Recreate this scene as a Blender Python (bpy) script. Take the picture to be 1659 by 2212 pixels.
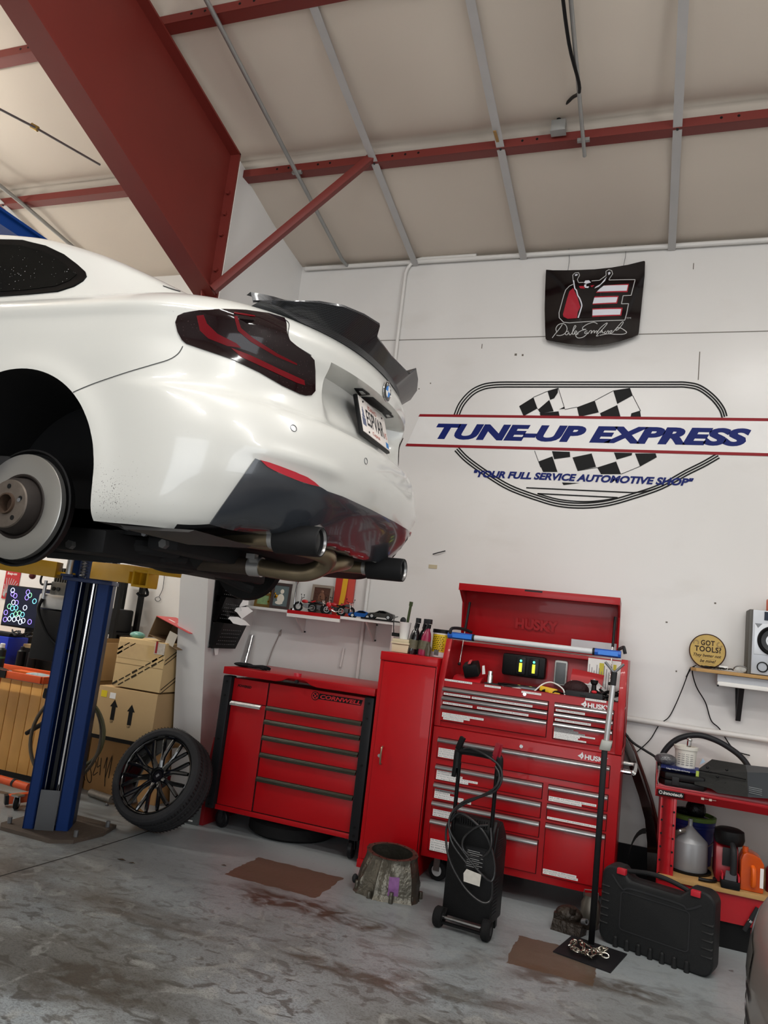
import bpy, bmesh, math, random
import numpy as np
from mathutils import Vector, Matrix
from mathutils.bvhtree import BVHTree
V = Vector; PI = math.pi; rnd = random.Random(7)
for o in list(bpy.data.objects): bpy.data.objects.remove(o)
SC = bpy.context.scene; COL = SC.collection
# ------------------------------------------------------------------ camera, world, lights, exposure
YAW, PITCH, ROLL, FPX, CH = 0.36044435, 0.15203898, 0.11779766, 1619.46, 1.55
_f = V((-math.sin(YAW)*math.cos(PITCH), math.cos(YAW)*math.cos(PITCH), math.sin(PITCH)))
_r0 = V((math.cos(YAW), math.sin(YAW), 0)); _u0 = _r0.cross(_f)
_r = _r0*math.cos(ROLL)+_u0*math.sin(ROLL); _u = _u0*math.cos(ROLL)-_r0*math.sin(ROLL)
CAM = V((0, 0, CH))
cd = bpy.data.cameras.new('camera'); cam = bpy.data.objects.new('camera', cd); COL.objects.link(cam)
cd.sensor_fit = 'VERTICAL'; cd.sensor_height = 36; cd.lens = FPX/2212*36; cd.clip_start = .02
mw = Matrix((_r, _u, -_f)).transposed().to_4x4(); mw.translation = CAM; cam.matrix_world = mw
SC.camera = cam
w = bpy.data.worlds.new('world'); SC.world = w; w.use_nodes = True
w.node_tree.nodes['Background'].inputs[0].default_value = (.9, .95, 1, 1)
w.node_tree.nodes['Background'].inputs[1].default_value = .25
SC.view_settings.view_transform = 'Standard'; SC.view_settings.look = 'None'; SC.view_settings.gamma = 1
SC.view_settings.use_curve_mapping = False
SC.view_settings.exposure = -0.16
LAMPS = [(-1.0, .75, 5.15, 2.4, .10, 62, (1, .985, .965)), (1.3, 2.6, 4.85, 1.6, .10, 34, (1, .985, .965)), (-1.4, -2.2, 5.3, 2.4, .10, 90, (1, .985, .965)),
         (-6.0, 2.7, 4.85, 2.4, .10, 115, (1, .95, .87)), (2.4, -.6, 5.0, 2.4, .10, 75, (1, .985, .965)), (-7.0, 4.6, 4.3, 1.6, .10, 60, (1, .95, .87))]
for i, (x, y, z, sx, sy, p, c) in enumerate(LAMPS):      # bare twin tubes: most light goes down, the rest spills on the roof
    l = bpy.data.lights.new('lamp_light', 'AREA'); l.shape = 'RECTANGLE'; l.size = sx; l.size_y = .14; l.energy = p; l.color = c
    lo = bpy.data.objects.new('lamp_light', l); COL.objects.link(lo); lo.location = (x, y, z-.035)
    for k in (-.3, .3):
        l = bpy.data.lights.new('tube_glow', 'POINT'); l.shadow_soft_size = .12; l.energy = p*.42; l.color = c
        lo = bpy.data.objects.new('tube_glow', l); COL.objects.link(lo); lo.location = (x+k*sx, y, z-.16)
# added fill lights, set in invented door openings behind and beside the camera
for (x, y, z, rx, rz, sx, sy, p) in ((-.3, -6.45, 1.9, PI/2, 0, 4.6, 3.4, 170), (4.55, -2.0, 1.9, PI/2, PI/2, 3.6, 3.2, 125)):
    l = bpy.data.lights.new('added_fill', 'AREA'); l.shape = 'RECTANGLE'; l.size = sx; l.size_y = sy; l.energy = p; l.color = (.92, .96, 1)
    lo = bpy.data.objects.new('added_fill', l); COL.objects.link(lo); lo.location = (x, y, z); lo.rotation_euler = (rx, 0, rz)
# ------------------------------------------------------------------ pixel helpers: photograph pixel -> point in the room
def ray(x, y): return _r*((x-829.5)/FPX)-_u*((y-1106)/FPX)+_f
def aY(x, y, Y): d = ray(x, y); return CAM+d*(Y/d.y)
def aZ(x, y, Z): d = ray(x, y); return CAM+d*((Z-CH)/d.z)
def aX(x, y, X): d = ray(x, y); return CAM+d*(X/d.x)
def proj(P):
    v = V(P)-CAM; return (829.5+FPX*v.dot(_r)/v.dot(_f), 1106-FPX*v.dot(_u)/v.dot(_f))
# ------------------------------------------------------------------ materials
def lin(h):
    h = h.lstrip('#'); o = []
    for i in (0, 2, 4):
        c = int(h[i:i+2], 16)/255; o.append(c/12.92 if c <= .04045 else ((c+.055)/1.055)**2.4)
    return (*o, 1)
MATS = {}
def mat(name, col, rough=.5, metal=0, coat=0, var=.06, vs=8, bump=0, bs=60, emit=0, alpha=1, trans=0, spec=None):
    if name in MATS: return MATS[name]
    m = bpy.data.materials.new(name); m.use_nodes = True; MATS[name] = m
    nt = m.node_tree; N = nt.nodes; b = N['Principled BSDF']
    c = lin(col)
    tc = N.new('ShaderNodeTexCoord'); no = N.new('ShaderNodeTexNoise'); no.inputs['Scale'].default_value = vs; no.inputs['Detail'].default_value = 4
    nt.links.new(tc.outputs['Object'], no.inputs['Vector'])
    mx = N.new('ShaderNodeMix'); mx.data_type = 'RGBA'
    mx.inputs[6].default_value = tuple(max(0, v*(1-var)) for v in c[:3])+(1,); mx.inputs[7].default_value = tuple(min(1, v*(1+var)) for v in c[:3])+(1,)
    nt.links.new(no.outputs['Fac'], mx.inputs[0]); nt.links.new(mx.outputs[2], b.inputs['Base Color'])
    b.inputs['Roughness'].default_value = rough; b.inputs['Metallic'].default_value = metal; b.inputs['Coat Weight'].default_value = coat
    b.inputs['Coat Roughness'].default_value = .05
    if spec is None and max(c[:3]) < .06 and not metal and not coat: spec = .22
    if spec is not None: b.inputs['Specular IOR Level'].default_value = spec
    if bump:
        n2 = N.new('ShaderNodeTexNoise'); n2.inputs['Scale'].default_value = bs; nt.links.new(tc.outputs['Object'], n2.inputs['Vector'])
        bp = N.new('ShaderNodeBump'); bp.inputs['Strength'].default_value = bump; bp.inputs['Distance'].default_value = .01
        nt.links.new(n2.outputs['Fac'], bp.inputs['Height']); nt.links.new(bp.outputs['Normal'], b.inputs['Normal'])
    if emit: b.inputs['Emission Color'].default_value = c; b.inputs['Emission Strength'].default_value = emit
    if alpha < 1: b.inputs['Alpha'].default_value = alpha
    if trans: b.inputs['Transmission Weight'].default_value = trans
    return m
RED = mat('red_paint', '#b30612', .38, coat=.12, spec=.3); DRED = mat('dark_red_paint', '#9c0d18', .35, coat=.3)
BLK = mat('black_plastic', '#101011', .45, var=.1); RUB = mat('rubber', '#161617', .8, var=.15, bump=.15)
SATIN = mat('dark_satin', '#242527', .5, var=.1); STEEL = mat('brushed_steel', '#a9a9a9', .3, 1); CHR = mat('chrome', '#d8d8d8', .12, 1)
ALU = mat('aluminium_trim', '#c3c3c3', .33, .85); WHT = mat('white_plastic', '#e4e3df', .5); PAP = mat('paper', '#e9e8e6', .8)
IRON = mat('red_oxide_steel', '#6e241d', .5, var=.12, vs=3); BLUE = mat('blue_lift_paint', '#06306f', .42, spec=.22)
YEL = mat('yellow_lift_paint', '#d3a012', .45, var=.12); CARD = mat('cardboard', '#b0946a', .85, var=.08, vs=5); GALV = mat('galvanised', '#9b9c9a', .42, .6, var=.15)
GREYM = mat('grey_metal', '#77787a', .45, .5); ORG = mat('orange_paint', '#d8531f', .45); INK = mat('black_ink', '#0c0c0d', .5)
WOOD = mat('plywood', '#b08a55', .7, var=.2, vs=14); DKBL = mat('dark_blue', '#15276f', .5)
# ------------------------------------------------------------------ mesh builder
WM = {}
class M:
    def __init__(s): s.v = []; s.f = []
    def add(s, vs, fs):
        n = len(s.v); s.v += [V(p) for p in vs]; s.f += [tuple(i+n for i in f) for f in fs]; return s
    def bx(s, x0, x1, y0, y1, z0, z1):
        return s.add([(x, y, z) for x in (x0, x1) for y in (y0, y1) for z in (z0, z1)],
                     [(0, 1, 3, 2), (4, 6, 7, 5), (0, 4, 5, 1), (2, 3, 7, 6), (0, 2, 6, 4), (1, 5, 7, 3)])
    def box(s, c, d, R=None):
        c = V(c); d = V(d)/2; R = R or Matrix.Identity(3)
        vs = [c+R@V((x*d.x, y*d.y, z*d.z)) for x in (-1, 1) for y in (-1, 1) for z in (-1, 1)]
        return s.add(vs, [(0, 1, 3, 2), (4, 6, 7, 5), (0, 4, 5, 1), (2, 3, 7, 6), (0, 2, 6, 4), (1, 5, 7, 3)])
    def beam(s, a, b, wd, ht, up=(0, 0, 1)):
        a = V(a); b = V(b); d = (b-a).normalized(); sx = d.cross(V(up)).normalized(); up = sx.cross(d)
        R = Matrix((d, sx, up)).transposed(); return s.box((a+b)/2, ((b-a).length, wd, ht), R)
    def cyl(s, a, b, r, r2=None, n=20, cap=True):
        a = V(a); b = V(b); r2 = r if r2 is None else r2; d = (b-a).normalized()
        e = d.orthogonal().normalized(); g = d.cross(e)
        vs = []; fs = []
        for i in range(n):
            t = 2*PI*i/n; k = e*math.cos(t)+g*math.sin(t); vs += [a+k*r, b+k*r2]
        for i in range(n): j = (i+1) % n; fs.append((2*i, 2*j, 2*j+1, 2*i+1))
        if cap: fs += [tuple(2*i for i in range(n))[::-1], tuple(2*i+1 for i in range(n))]
        return s.add(vs, fs)
    def tube(s, pts, r, n=8, sm=0, closed=False):
        P = [V(p) for p in pts]
        if sm: P = smooth(P, sm, closed)
        L = len(P); vs = []; fs = []; e = None
        for i in range(L):
            d = (P[(i+1) % L]-P[i-1]) if closed else (P[min(i+1, L-1)]-P[max(i-1, 0)])
            if d.length < 1e-9: d = V((0, 0, 1))
            d.normalize()
            if e is None: e = d.orthogonal().normalized()
            e = (e-d*e.dot(d)); e = e.normalized() if e.length > 1e-6 else d.orthogonal().normalized()
            g = d.cross(e); rr = r[i*(len(r)-1)//max(1, L-1)] if isinstance(r, (list, tuple)) else r
            vs += [P[i]+(e*math.cos(2*PI*k/n)+g*math.sin(2*PI*k/n))*rr for k in range(n)]
        for i in range(L if closed else L-1):
            j = (i+1) % L
            for k in range(n): q = (k+1) % n; fs.append((i*n+k, i*n+q, j*n+q, j*n+k))
        if not closed: fs += [tuple(range(n))[::-1], tuple((L-1)*n+k for k in range(n))]
        return s.add(vs, fs)
    def lathe(s, prof, o=(0, 0, 0), ax=(0, 0, 1), n=28, close=False):
        o = V(o); d = V(ax).normalized(); e = d.orthogonal().normalized(); g = d.cross(e); vs = []; fs = []; L = len(prof)
        for i in range(n):
            t = 2*PI*i/n; k = e*math.cos(t)+g*math.sin(t); vs += [o+k*r+d*h for r, h in prof]
        for i in range(n):
            j = (i+1) % n
            for q in range(L if close else L-1): p = (q+1) % L; fs.append((i*L+q, j*L+q, j*L+p, i*L+p))
        return s.add(vs, fs)
    def torus(s, c, ax, R, r, n=28, k=8):
        return s.lathe([(R+r*math.cos(2*PI*i/k), r*math.sin(2*PI*i/k)) for i in range(k)], c, ax, n, True)
    def prism(s, pts, W):
        P = [V(p) for p in pts]; W = V(W); n = len(P)
        return s.add(P+[p+W for p in P], [tuple(range(n))[::-1], tuple(range(n, 2*n))]+[(i, (i+1) % n, (i+1) % n+n, i+n) for i in range(n)])
    def plan(s, pts, z0, z1): return s.prism([(x, y, z0) for x, y in pts], (0, 0, z1-z0))
    def grid(s, rows):
        n = len(rows[0]); vs = [p for r in rows for p in r]
        return s.add(vs, [(i*n+j, i*n+j+1, (i+1)*n+j+1, (i+1)*n+j) for i in range(len(rows)-1) for j in range(n-1)])
    def ball(s, c, r, sx=1, sy=1, sz=1, n=16):
        c = V(c); pr = [(math.sin(PI*i/n)*r, -math.cos(PI*i/n)*r) for i in range(n+1)]; k = len(s.v)
        s.lathe(pr, (0, 0, 0), (0, 0, 1), n)
        for i in range(k, len(s.v)): p = s.v[i]; s.v[i] = V((p.x*sx, p.y*sy, p.z*sz))+c
        return s
    def T(s, mx):
        s.v = [mx@p for p in s.v]; return s
def smooth(P, k=6, closed=False):
    out = []; L = len(P)
    for i in range(L if closed else L-1):
        g = (lambda q: P[q % L]) if closed else (lambda q: P[min(max(q, 0), L-1)])
        a, b, c, d = g(i-1), g(i), g(i+1), g(i+2)
        for j in range(k):
            t = j/k; out.append(.5*((2*b)+(c-a)*t+(2*a-5*b+4*c-d)*t*t+(3*b-a-3*c+d)*t**3))
    if not closed: out.append(P[-1])
    return out
def frame(o, x, y):
    x = V(x).normalized(); z = x.cross(V(y)).normalized(); y = z.cross(x); m = Matrix((x, y, z)).transposed().to_4x4(); m.translation = V(o); return m
def link(name, me, parent=None):
    o = bpy.data.objects.new(name, me); COL.objects.link(o)
    if parent is not None: o.parent = parent
    WM[o] = WM.get(parent, Matrix.Identity(4)).copy(); return o
def build(name, m, material, parent=None, bev=0, seg=2, ang=.55, recalc=True, origin=None):
    bm = bmesh.new(); vs = [bm.verts.new(p) for p in m.v]
    for f in m.f:
        try: bm.faces.new([vs[i] for i in f])
        except ValueError: pass
    bmesh.ops.remove_doubles(bm, verts=bm.verts, dist=1e-6)
    if recalc: bmesh.ops.recalc_face_normals(bm, faces=bm.faces)
    if bev:
        es = [e for e in bm.edges if len(e.link_faces) == 2 and e.calc_face_angle(0) > .6]
        bmesh.ops.bevel(bm, geom=es, offset=bev, segments=seg, affect='EDGES', profile=.6, clamp_overlap=True)
    for e in bm.edges: e.smooth = not (len(e.link_faces) == 2 and e.calc_face_angle(0) > ang)
    for f in bm.faces: f.smooth = True
    me = bpy.data.meshes.new(name); 
    if parent is not None: bmesh.ops.transform(bm, matrix=WM[parent].inverted(), verts=bm.verts)
    else:
        xs = [v.co for v in bm.verts]; lo = V((min(p[i] for p in xs) for i in range(3))); hi = V((max(p[i] for p in xs) for i in range(3)))
        off = V(origin) if origin else V(((lo.x+hi.x)/2, (lo.y+hi.y)/2, lo.z)); bmesh.ops.translate(bm, vec=-off, verts=bm.verts)
    bm.to_mesh(me); bm.free(); me.materials.append(material)
    o = link(name, me, parent)
    if parent is None: o.location = off; WM[o] = Matrix.Translation(off)
    return o
def tag(o, label, cat, group=None):
    o['label'] = label; o['category'] = cat
    if group: o['group'] = group
    return o
def thing(name, label, cat, loc, group=None):
    o = bpy.data.objects.new(name, None); COL.objects.link(o); o.location = loc; o.empty_display_size = .1
    WM[o] = Matrix.Translation(V(loc)); return tag(o, label, cat, group)
def struct(name, m, material, **k):
    o = build(name, m, material, **k); o['kind'] = 'structure'; return o
def text(s, o, u, v, wd, ht, material, parent, name='lettering', shear=0, bold=0, ext=.0008, sp=1, at='l'):
    cu = bpy.data.curves.new('t', 'FONT'); cu.body = s; cu.size = 1; cu.shear = shear; cu.offset = bold; cu.space_character = sp; cu.resolution_u = 4
    ob = bpy.data.objects.new('t', cu); COL.objects.link(ob)
    dg = bpy.context.evaluated_depsgraph_get(); me = bpy.data.meshes.new_from_object(ob.evaluated_get(dg))
    bpy.data.objects.remove(ob); bpy.data.curves.remove(cu)
    xs = [p.co.x for p in me.vertices]; ys = [p.co.y for p in me.vertices]; x0, y0 = min(xs), min(ys); W = max(xs)-x0; H = max(ys)-y0
    u = V(u).normalized(); v = V(v).normalized(); n = u.cross(v); o = V(o)
    kx = wd/W; ky = ht/H if ht else kx
    if at == 'c': o = o-u*wd/2-v*H*ky/2
    mm = M(); mm.add([o+u*((p.co.x-x0)*kx)+v*((p.co.y-y0)*ky)+n*ext for p in me.vertices], [tuple(p.vertices) for p in me.polygons])
    bpy.data.meshes.remove(me)
    return build(name, mm, material, parent, recalc=False)
def ribbon(m, pts, wd, n, sm=0, thick=.001, closed=False):
    P = [V(p) for p in pts]; n = V(n).normalized()
    if sm: P = smooth(P, sm, closed)
    L = len(P); A = []; B = []
    for i in range(L):
        d = (P[(i+1) % L]-P[i-1]) if closed else (P[min(i+1, L-1)]-P[max(i-1, 0)])
        s = d.cross(n); s = s.normalized()*wd/2 if s.length > 1e-9 else V((0, 0, 0)); A.append(P[i]+s+n*thick); B.append(P[i]-s+n*thick)
    vs = [p for q in zip(A, B) for p in q]; K = L if closed else L-1
    return m.add(vs, [(2*i, 2*i+1, 2*((i+1) % L)+1, 2*((i+1) % L)) for i in range(K)])
def each(name, ms, material, parent, **k): return [build(name, m, material, parent, **k) for m in ms]
def rotz(a): return Matrix.Rotation(a, 4, 'Z')
def at(p, a=0): return Matrix.Translation(V(p))@rotz(a)
# ------------------------------------------------------------------ the room
WY = 5.75; SX = -3.25; SLOPE = .2063
def cz(y): return 4.755+SLOPE*(WY-y) if y > -1.5 else 4.755+SLOPE*(WY+1.5)+SLOPE*(y+1.5)
def wallmat(name, a, b_, rough=.35, dirt=1):
    m = mat(name, a, rough, var=.025, vs=1.3, bump=.04, bs=5); nt = m.node_tree; N = nt.nodes; bs = N['Principled BSDF']
    src = bs.inputs['Base Color'].links[0].from_socket
    tc = N.new('ShaderNodeTexCoord'); mp = N.new('ShaderNodeMapping'); mp.inputs['Scale'].default_value = (1.3, 1.3, 2.6); nt.links.new(tc.outputs['Object'], mp.inputs[0])
    n = N.new('ShaderNodeTexNoise'); n.inputs['Scale'].default_value = 1.6; n.inputs['Detail'].default_value = 8; nt.links.new(mp.outputs[0], n.inputs['Vector'])
    r = N.new('ShaderNodeValToRGB'); r.color_ramp.elements[0].position = .57; r.color_ramp.elements[1].position = .80
    r.color_ramp.elements[0].color = (0, 0, 0, 1); r.color_ramp.elements[1].color = (.22*dirt,)*3+(1,); nt.links.new(n.outputs['Fac'], r.inputs[0])
    mx = N.new('ShaderNodeMix'); mx.data_type = 'RGBA'; mx.inputs[7].default_value = lin(b_)
    nt.links.new(src, mx.inputs[6]); nt.links.new(r.outputs[0], mx.inputs[0]); nt.links.new(mx.outputs[2], bs.inputs['Base Color']); return m
WALL = wallmat('painted_wall', '#dad8d5', '#b9b3a9', .26)
def floormat():
    m = mat('sealed_concrete', '#969da0', .45, var=.1, vs=1.5, bump=.12, bs=30); nt = m.node_tree; N = nt.nodes; b = N['Principled BSDF']
    L = nt.links.new; tc = N.new('ShaderNodeTexCoord'); base = b.inputs['Base Color'].links[0].from_socket
    def noise(s, d, vec=None, dist=0):
        n = N.new('ShaderNodeTexNoise'); n.inputs['Scale'].default_value = s; n.inputs['Detail'].default_value = d; n.inputs['Distortion'].default_value = dist
        L(vec or tc.outputs['Object'], n.inputs['Vector']); return n.outputs['Fac']
    def ramp(f, a, c, v=1):
        r = N.new('ShaderNodeValToRGB'); r.color_ramp.elements[0].position = a; r.color_ramp.elements[1].position = c; r.color_ramp.elements[1].color = (v, v, v, 1); L(f, r.inputs[0]); return r.outputs[0]
    def math_(op, a, c, cl=False):
        q = N.new('ShaderNodeMath'); q.operation = op; q.use_clamp = cl
        for i, x in enumerate((a, c)):
            if isinstance(x, (int, float)): q.inputs[i].default_value = x
            else: L(x, q.inputs[i])
        return q.outputs[0]
    def mix(f, a, colr):
        x = N.new('ShaderNodeMix'); x.data_type = 'RGBA'; L(f, x.inputs[0]); L(a, x.inputs[6]); x.inputs[7].default_value = lin(colr); return x.outputs[2]
    mp = N.new('ShaderNodeMapping'); mp.inputs['Rotation'].default_value = (0, 0, .45); mp.inputs['Scale'].default_value = (1, 1.6, 1); L(tc.outputs['Object'], mp.inputs[0])
    sx = N.new('ShaderNodeSeparateXYZ'); L(tc.outputs['Object'], sx.inputs[0])
    near = math_('SUBTRACT', 2.75, math_('MULTIPLY', sx.outputs[1], .58), True)          # worn traffic lane nearer the bay door
    worn = math_('MULTIPLY', ramp(noise(1.1, 9, mp.outputs[0], .6), .40, .60), near, True)
    c = mix(math_('MULTIPLY', worn, .8), base, '#615e57')
    tyre = math_('MULTIPLY', ramp(noise(.9, 7, mp.outputs[0], 1.2), .54, .66), math_('ADD', near, .1, True), True)
    c = mix(math_('MULTIPLY', tyre, .8), c, '#55493d')
    fine = math_('MULTIPLY', ramp(noise(9, 10, mp.outputs[0], 1.0), .54, .62), near, True)
    c = mix(math_('MULTIPLY', fine, .7), c, '#45413a')
    pale = math_('MULTIPLY', ramp(noise(5, 8, None, 1.5), .56, .64), near, True)
    c = mix(math_('MULTIPLY', pale, .6), c, '#a9aba7')
    c = mix(math_('MULTIPLY', ramp(noise(14, 3), .70, .73), .5), c, '#3a322b')
    # long brown smears dragged across the coating
    for (P, Q, wd, st) in SMEARS:
        dx, dy = Q[0]-P[0], Q[1]-P[1]; ln = math.hypot(dx, dy); ux, uy = dx/ln, dy/ln
        u_ = math_('ADD', math_('MULTIPLY', math_('SUBTRACT', sx.outputs[0], P[0]), ux), math_('MULTIPLY', math_('SUBTRACT', sx.outputs[1], P[1]), uy))
        v_ = math_('ADD', math_('MULTIPLY', math_('SUBTRACT', sx.outputs[0], P[0]), -uy), math_('MULTIPLY', math_('SUBTRACT', sx.outputs[1], P[1]), ux))
        v_ = math_('ADD', v_, math_('MULTIPLY', math_('SUBTRACT', noise(2.2, 6), .5), wd*2.4))
        g = math_('SUBTRACT', 1, math_('DIVIDE', math_('ABSOLUTE', v_, 0), wd), True); e = math_('MULTIPLY', math_('MULTIPLY', u_, 5, True), math_('MULTIPLY', math_('SUBTRACT', ln, u_), 3, True), True)
        c = mix(math_('MULTIPLY', math_('MULTIPLY', math_('MULTIPLY', g, 2.2, True), e), math_('MULTIPLY', ramp(noise(7, 9, mp.outputs[0], 1.0), .36, .56), st), True), c, '#4a4136')
    hair = ramp(noise(38, 12, mp.outputs[0], 2.5), .50, .56); c = mix(math_('MULTIPLY', math_('MULTIPLY', hair, near, True), .38), c, '#3b3833')
    # bare brown rectangular patches where the coating has been peeled
    for (x0, x1, y0, y1) in PATCHES:
        wob = math_('MULTIPLY', math_('SUBTRACT', noise(14, 4), .5), .05)
        X = math_('ADD', sx.outputs[0], wob); Y = math_('ADD', sx.outputs[1], wob)
        f = math_('MULTIPLY', math_('MULTIPLY', math_('GREATER_THAN', X, x0), math_('LESS_THAN', X, x1)), math_('MULTIPLY', math_('GREATER_THAN', Y, y0), math_('LESS_THAN', Y, y1)))
        c = mix(math_('MULTIPLY', f, .9), c, '#5b4a39')
    L(c, b.inputs['Base Color']); r = ramp(worn, 0, 1); 
    rr = N.new('ShaderNodeMapRange'); rr.inputs[3].default_value = .3; rr.inputs[4].default_value = .6; L(worn, rr.inputs[0]); L(rr.outputs[0], b.inputs['Roughness'])
    return m
_a = aZ(525, 1893, 0); _b = aZ(590, 1857, 0); _c = aZ(720, 1885, 0); _d = aZ(655, 1930, 0)
PATCHES = [(-2.32, -1.72, 4.20, 4.62), (-.60, -.18, 4.02, 4.42)]
fp = lambda x, y: tuple(aZ(x, y, 0))[:2]
SMEARS = [(fp(490, 1912), fp(930, 2035), .11, .95), (fp(560, 2030), fp(1000, 2190), .06, .8), (fp(1060, 2085), fp(1560, 2175), .13, .8), (fp(330, 1985), fp(450, 2010), .09, .8), (fp(20, 2100), fp(420, 2160), .22, .8), (fp(120, 1990), fp(420, 2060), .16, .5), (fp(780, 2100), fp(1250, 2200), .10, .6)]
FLOOR = floormat()
struct('floor', M().bx(-9, 4.6, -6.5, 6, -.1, 0), FLOOR, origin=(0, 0, 0))
struct('wall_back', M().bx(-9, 4.6, WY, WY+.2, 0, 4.80), WALL, origin=(0, WY, 0))
WALL2 = wallmat('painted_plaster', '#dcdbd9', '#c2bdb4', .4)
# return wall that carries the steel frame: tapered like the column it boxes in
struct('wall_return', M().prism([(SX, y, z) for y, z in ((5.75, 0), (5.31, 0), (4.65, 3.56), (4.42, 3.715), (4.55, 3.74), (4.55, 5.0), (5.75, 4.755))], (-.255, 0, 0)), WALL2)
struct('wall_left', M().bx(-9.2, -9, -6.5, 6, 0, 7), WALL2); struct('wall_right', M().bx(4.6, 4.8, -6.5, -3.8, 0, 7).bx(4.6, 4.8, -.2, 6, 0, 7).bx(4.6, 4.8, -3.8, -.2, 3.5, 7), WALL2)  # opening in the right wall made for the added fill light
struct('wall_front', M().bx(-9, -2.6, -6.7, -6.5, 0, 7).bx(2.0, 4.6, -6.7, -6.5, 0, 7).bx(-2.6, 2.0, -6.7, -6.5, 3.6, 7), WALL2)  # unseen wall, with an opening cut for the added fill light
struct('baseboard_back', M().bx(SX+.002, 4.6, WY-.015, WY, 0, .285), mat('black_base_paint', '#17171a', .5))
struct('trim_1', M().bx(-9, 4.6, WY-.006, WY, 3.995, 4.0), mat('seam_shadow', '#8b8780', .7))      # horizontal panel seam
# ceiling: white-faced insulation that sags between purlins
CEIL = mat('insulation_facing', '#cdc2b5', .6, var=.05, vs=1.2, bump=.25, bs=4)
PUR = [5.75, 4.66, 3.43, 2.2, .97, -.26, -1.5]
def sag(x, y):
    for a, b in zip(PUR[:-1], PUR[1:]):
        if b <= y <= a:
            t = (a-y)/(a-b); q = .095*math.exp(-t/.09)-.045*t**2 if a < 5.7 else -.02-.03*t
            w_ = math.sin(PI*min(1, t*1.1)) if t < .9 else .15
            return cz(y)+q+.022*w_*math.sin(x*4.1+a*3)*math.cos(x*1.7)-.012*w_
    return cz(y)
ys = [5.78]+[p-k*(1.24/10) for p in PUR[:-1] for k in range(10)]
ys = sorted({round(max(y, -1.5), 3) for y in ys if y >= -1.5}, reverse=True)+[-1.5, -3, -6.6]
xs_ = [-9+i*.12 for i in range(115)]
struct('ceiling', M().grid([[(x, y, sag(x, y) if y >= -1.5 else cz(y)) for x in xs_] for y in ys]), CEIL, recalc=False, ang=3)
# ------------------------------------------------------------------ steel frame, purlins, straps, conduits
fr = thing('roof_frame', 'dark red tapered steel roof beam and short column rising out of the wall corner', 'steel beam', (-3.235, 4.3, 3.72))
def bz(y): return 4.45-.345*(y-2.48)
ytop = lambda y: cz(y)-.085
web = [(y, bz(y)) for y in (-1.0, 4.3)]+[(4.33, 3.72), (4.385, 3.72), (4.385, ytop(4.385)), (-1.0, ytop(-1.0))]
build('web', M().prism([(-3.241, y, z) for y, z in web], (.012, 0, 0)), IRON, fr)
build('bottom_flange', M().prism([(-3.325, y, z) for y, z in ((-1, bz(-1)-.016), (4.36, bz(4.36)-.016), (4.36, bz(4.36)), (-1, bz(-1)))], (.175, 0, 0)), IRON, fr)
build('top_flange', M().prism([(-3.325, y, z) for y, z in ((-1, ytop(-1)-.016), (4.40, ytop(4.40)-.016), (4.40, ytop(4.4)), (-1, ytop(-1)))], (.175, 0, 0)), IRON, fr)
build('column_flange', M().bx(-3.325, -3.15, 4.385, 4.402, 3.72, ytop(4.4)), IRON, fr)
mb = M()
for z in (4.62, 4.45, 4.28, 4.0, 3.9):
    mb.cyl((-3.19, 4.365, z), (-3.19, 4.386, z), .018, n=6)
build('bolts', mb, IRON, fr)
br = build('knee_brace', M().beam((-3.13, 4.30, 3.80), aY(806, 338, 4.6), .055, .055), IRON, bev=.003); tag(br, 'dark red diagonal steel brace running from beam foot up to the purlin', 'steel brace')
for i, (y, lab) in enumerate(((4.66, 'dark red steel purlin nearest the back wall, under the brace'), (3.43, 'dark red steel purlin higher up the ceiling, across the top of the photo'), (2.2, 'dark red steel purlin beyond the top edge of the photo'))):
    p = thing('purlin', lab, 'purlin', (-2, y, cz(y)), 'steel purlins')
    z = cz(y); m = M().bx(-9, 4.6, y+.036, y+.042, z-.07, z+.12).bx(-9, 4.6, y-.045, y+.04, z-.076, z-.07).bx(-9, 4.6, y-.05, y-.044, z-.076, z-.015)
    build('channel', m, IRON, p)
    mh = M()
    for x in (-2.95, -2.6, -2.0, -1.9, -1.05, .2, -4.35, -4.28):
        for q in (0, .1): mh.cyl((x+q, y-.051, z-.04), (x+q, y-.049, z-.04), .009, n=8)
    build('bolt_holes', mh, INK, p)
STRAP = mat('painted_strap', '#b6b5b4', .45, .2, var=.1, vs=5)
for x, n_ in ((-5.75, 'grey ceiling strap left of the steel beam'), (-2.14, 'grey ceiling strap crossing beside the red brace top'), (-1.2, 'grey ceiling strap in the middle, with a brown rust mark'), (-.055, 'grey ceiling strap rightmost in the photo')):
    s_ = thing('ceiling_strap', n_, 'ceiling strap', (x, 4.66, cz(4.66)-.1), 'ceiling straps')
    P = [(y, cz(y)-.082+(.02 if abs(k) > 3 else 0)) for k, y in enumerate((5.74, 5.3, 4.66, 4.0, 3.43, 2.8, 2.2, 1.2, 0, -1.4))]
    m = M()
    m.grid([[(x-.028, y, z), (x+.028, y, z)] for y, z in P]).grid([[(x-.028, y, z+.004), (x+.028, y, z+.004)] for y, z in P])
    build('band', m, STRAP, s_)
    m = M()
    for y in (4.62, 3.39): m.cyl((x, y, cz(y)-.093), (x, y, cz(y)-.078), .008, n=8)
    build('screw', m, SATIN, s_)
    if n_.endswith('mark'): build('rust_mark', M().bx(x-.02, x+.0, 4.45, 4.6, cz(4.5)-.0955, cz(4.5)-.09), mat('rust', '#a07a45', .7), s_)
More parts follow.
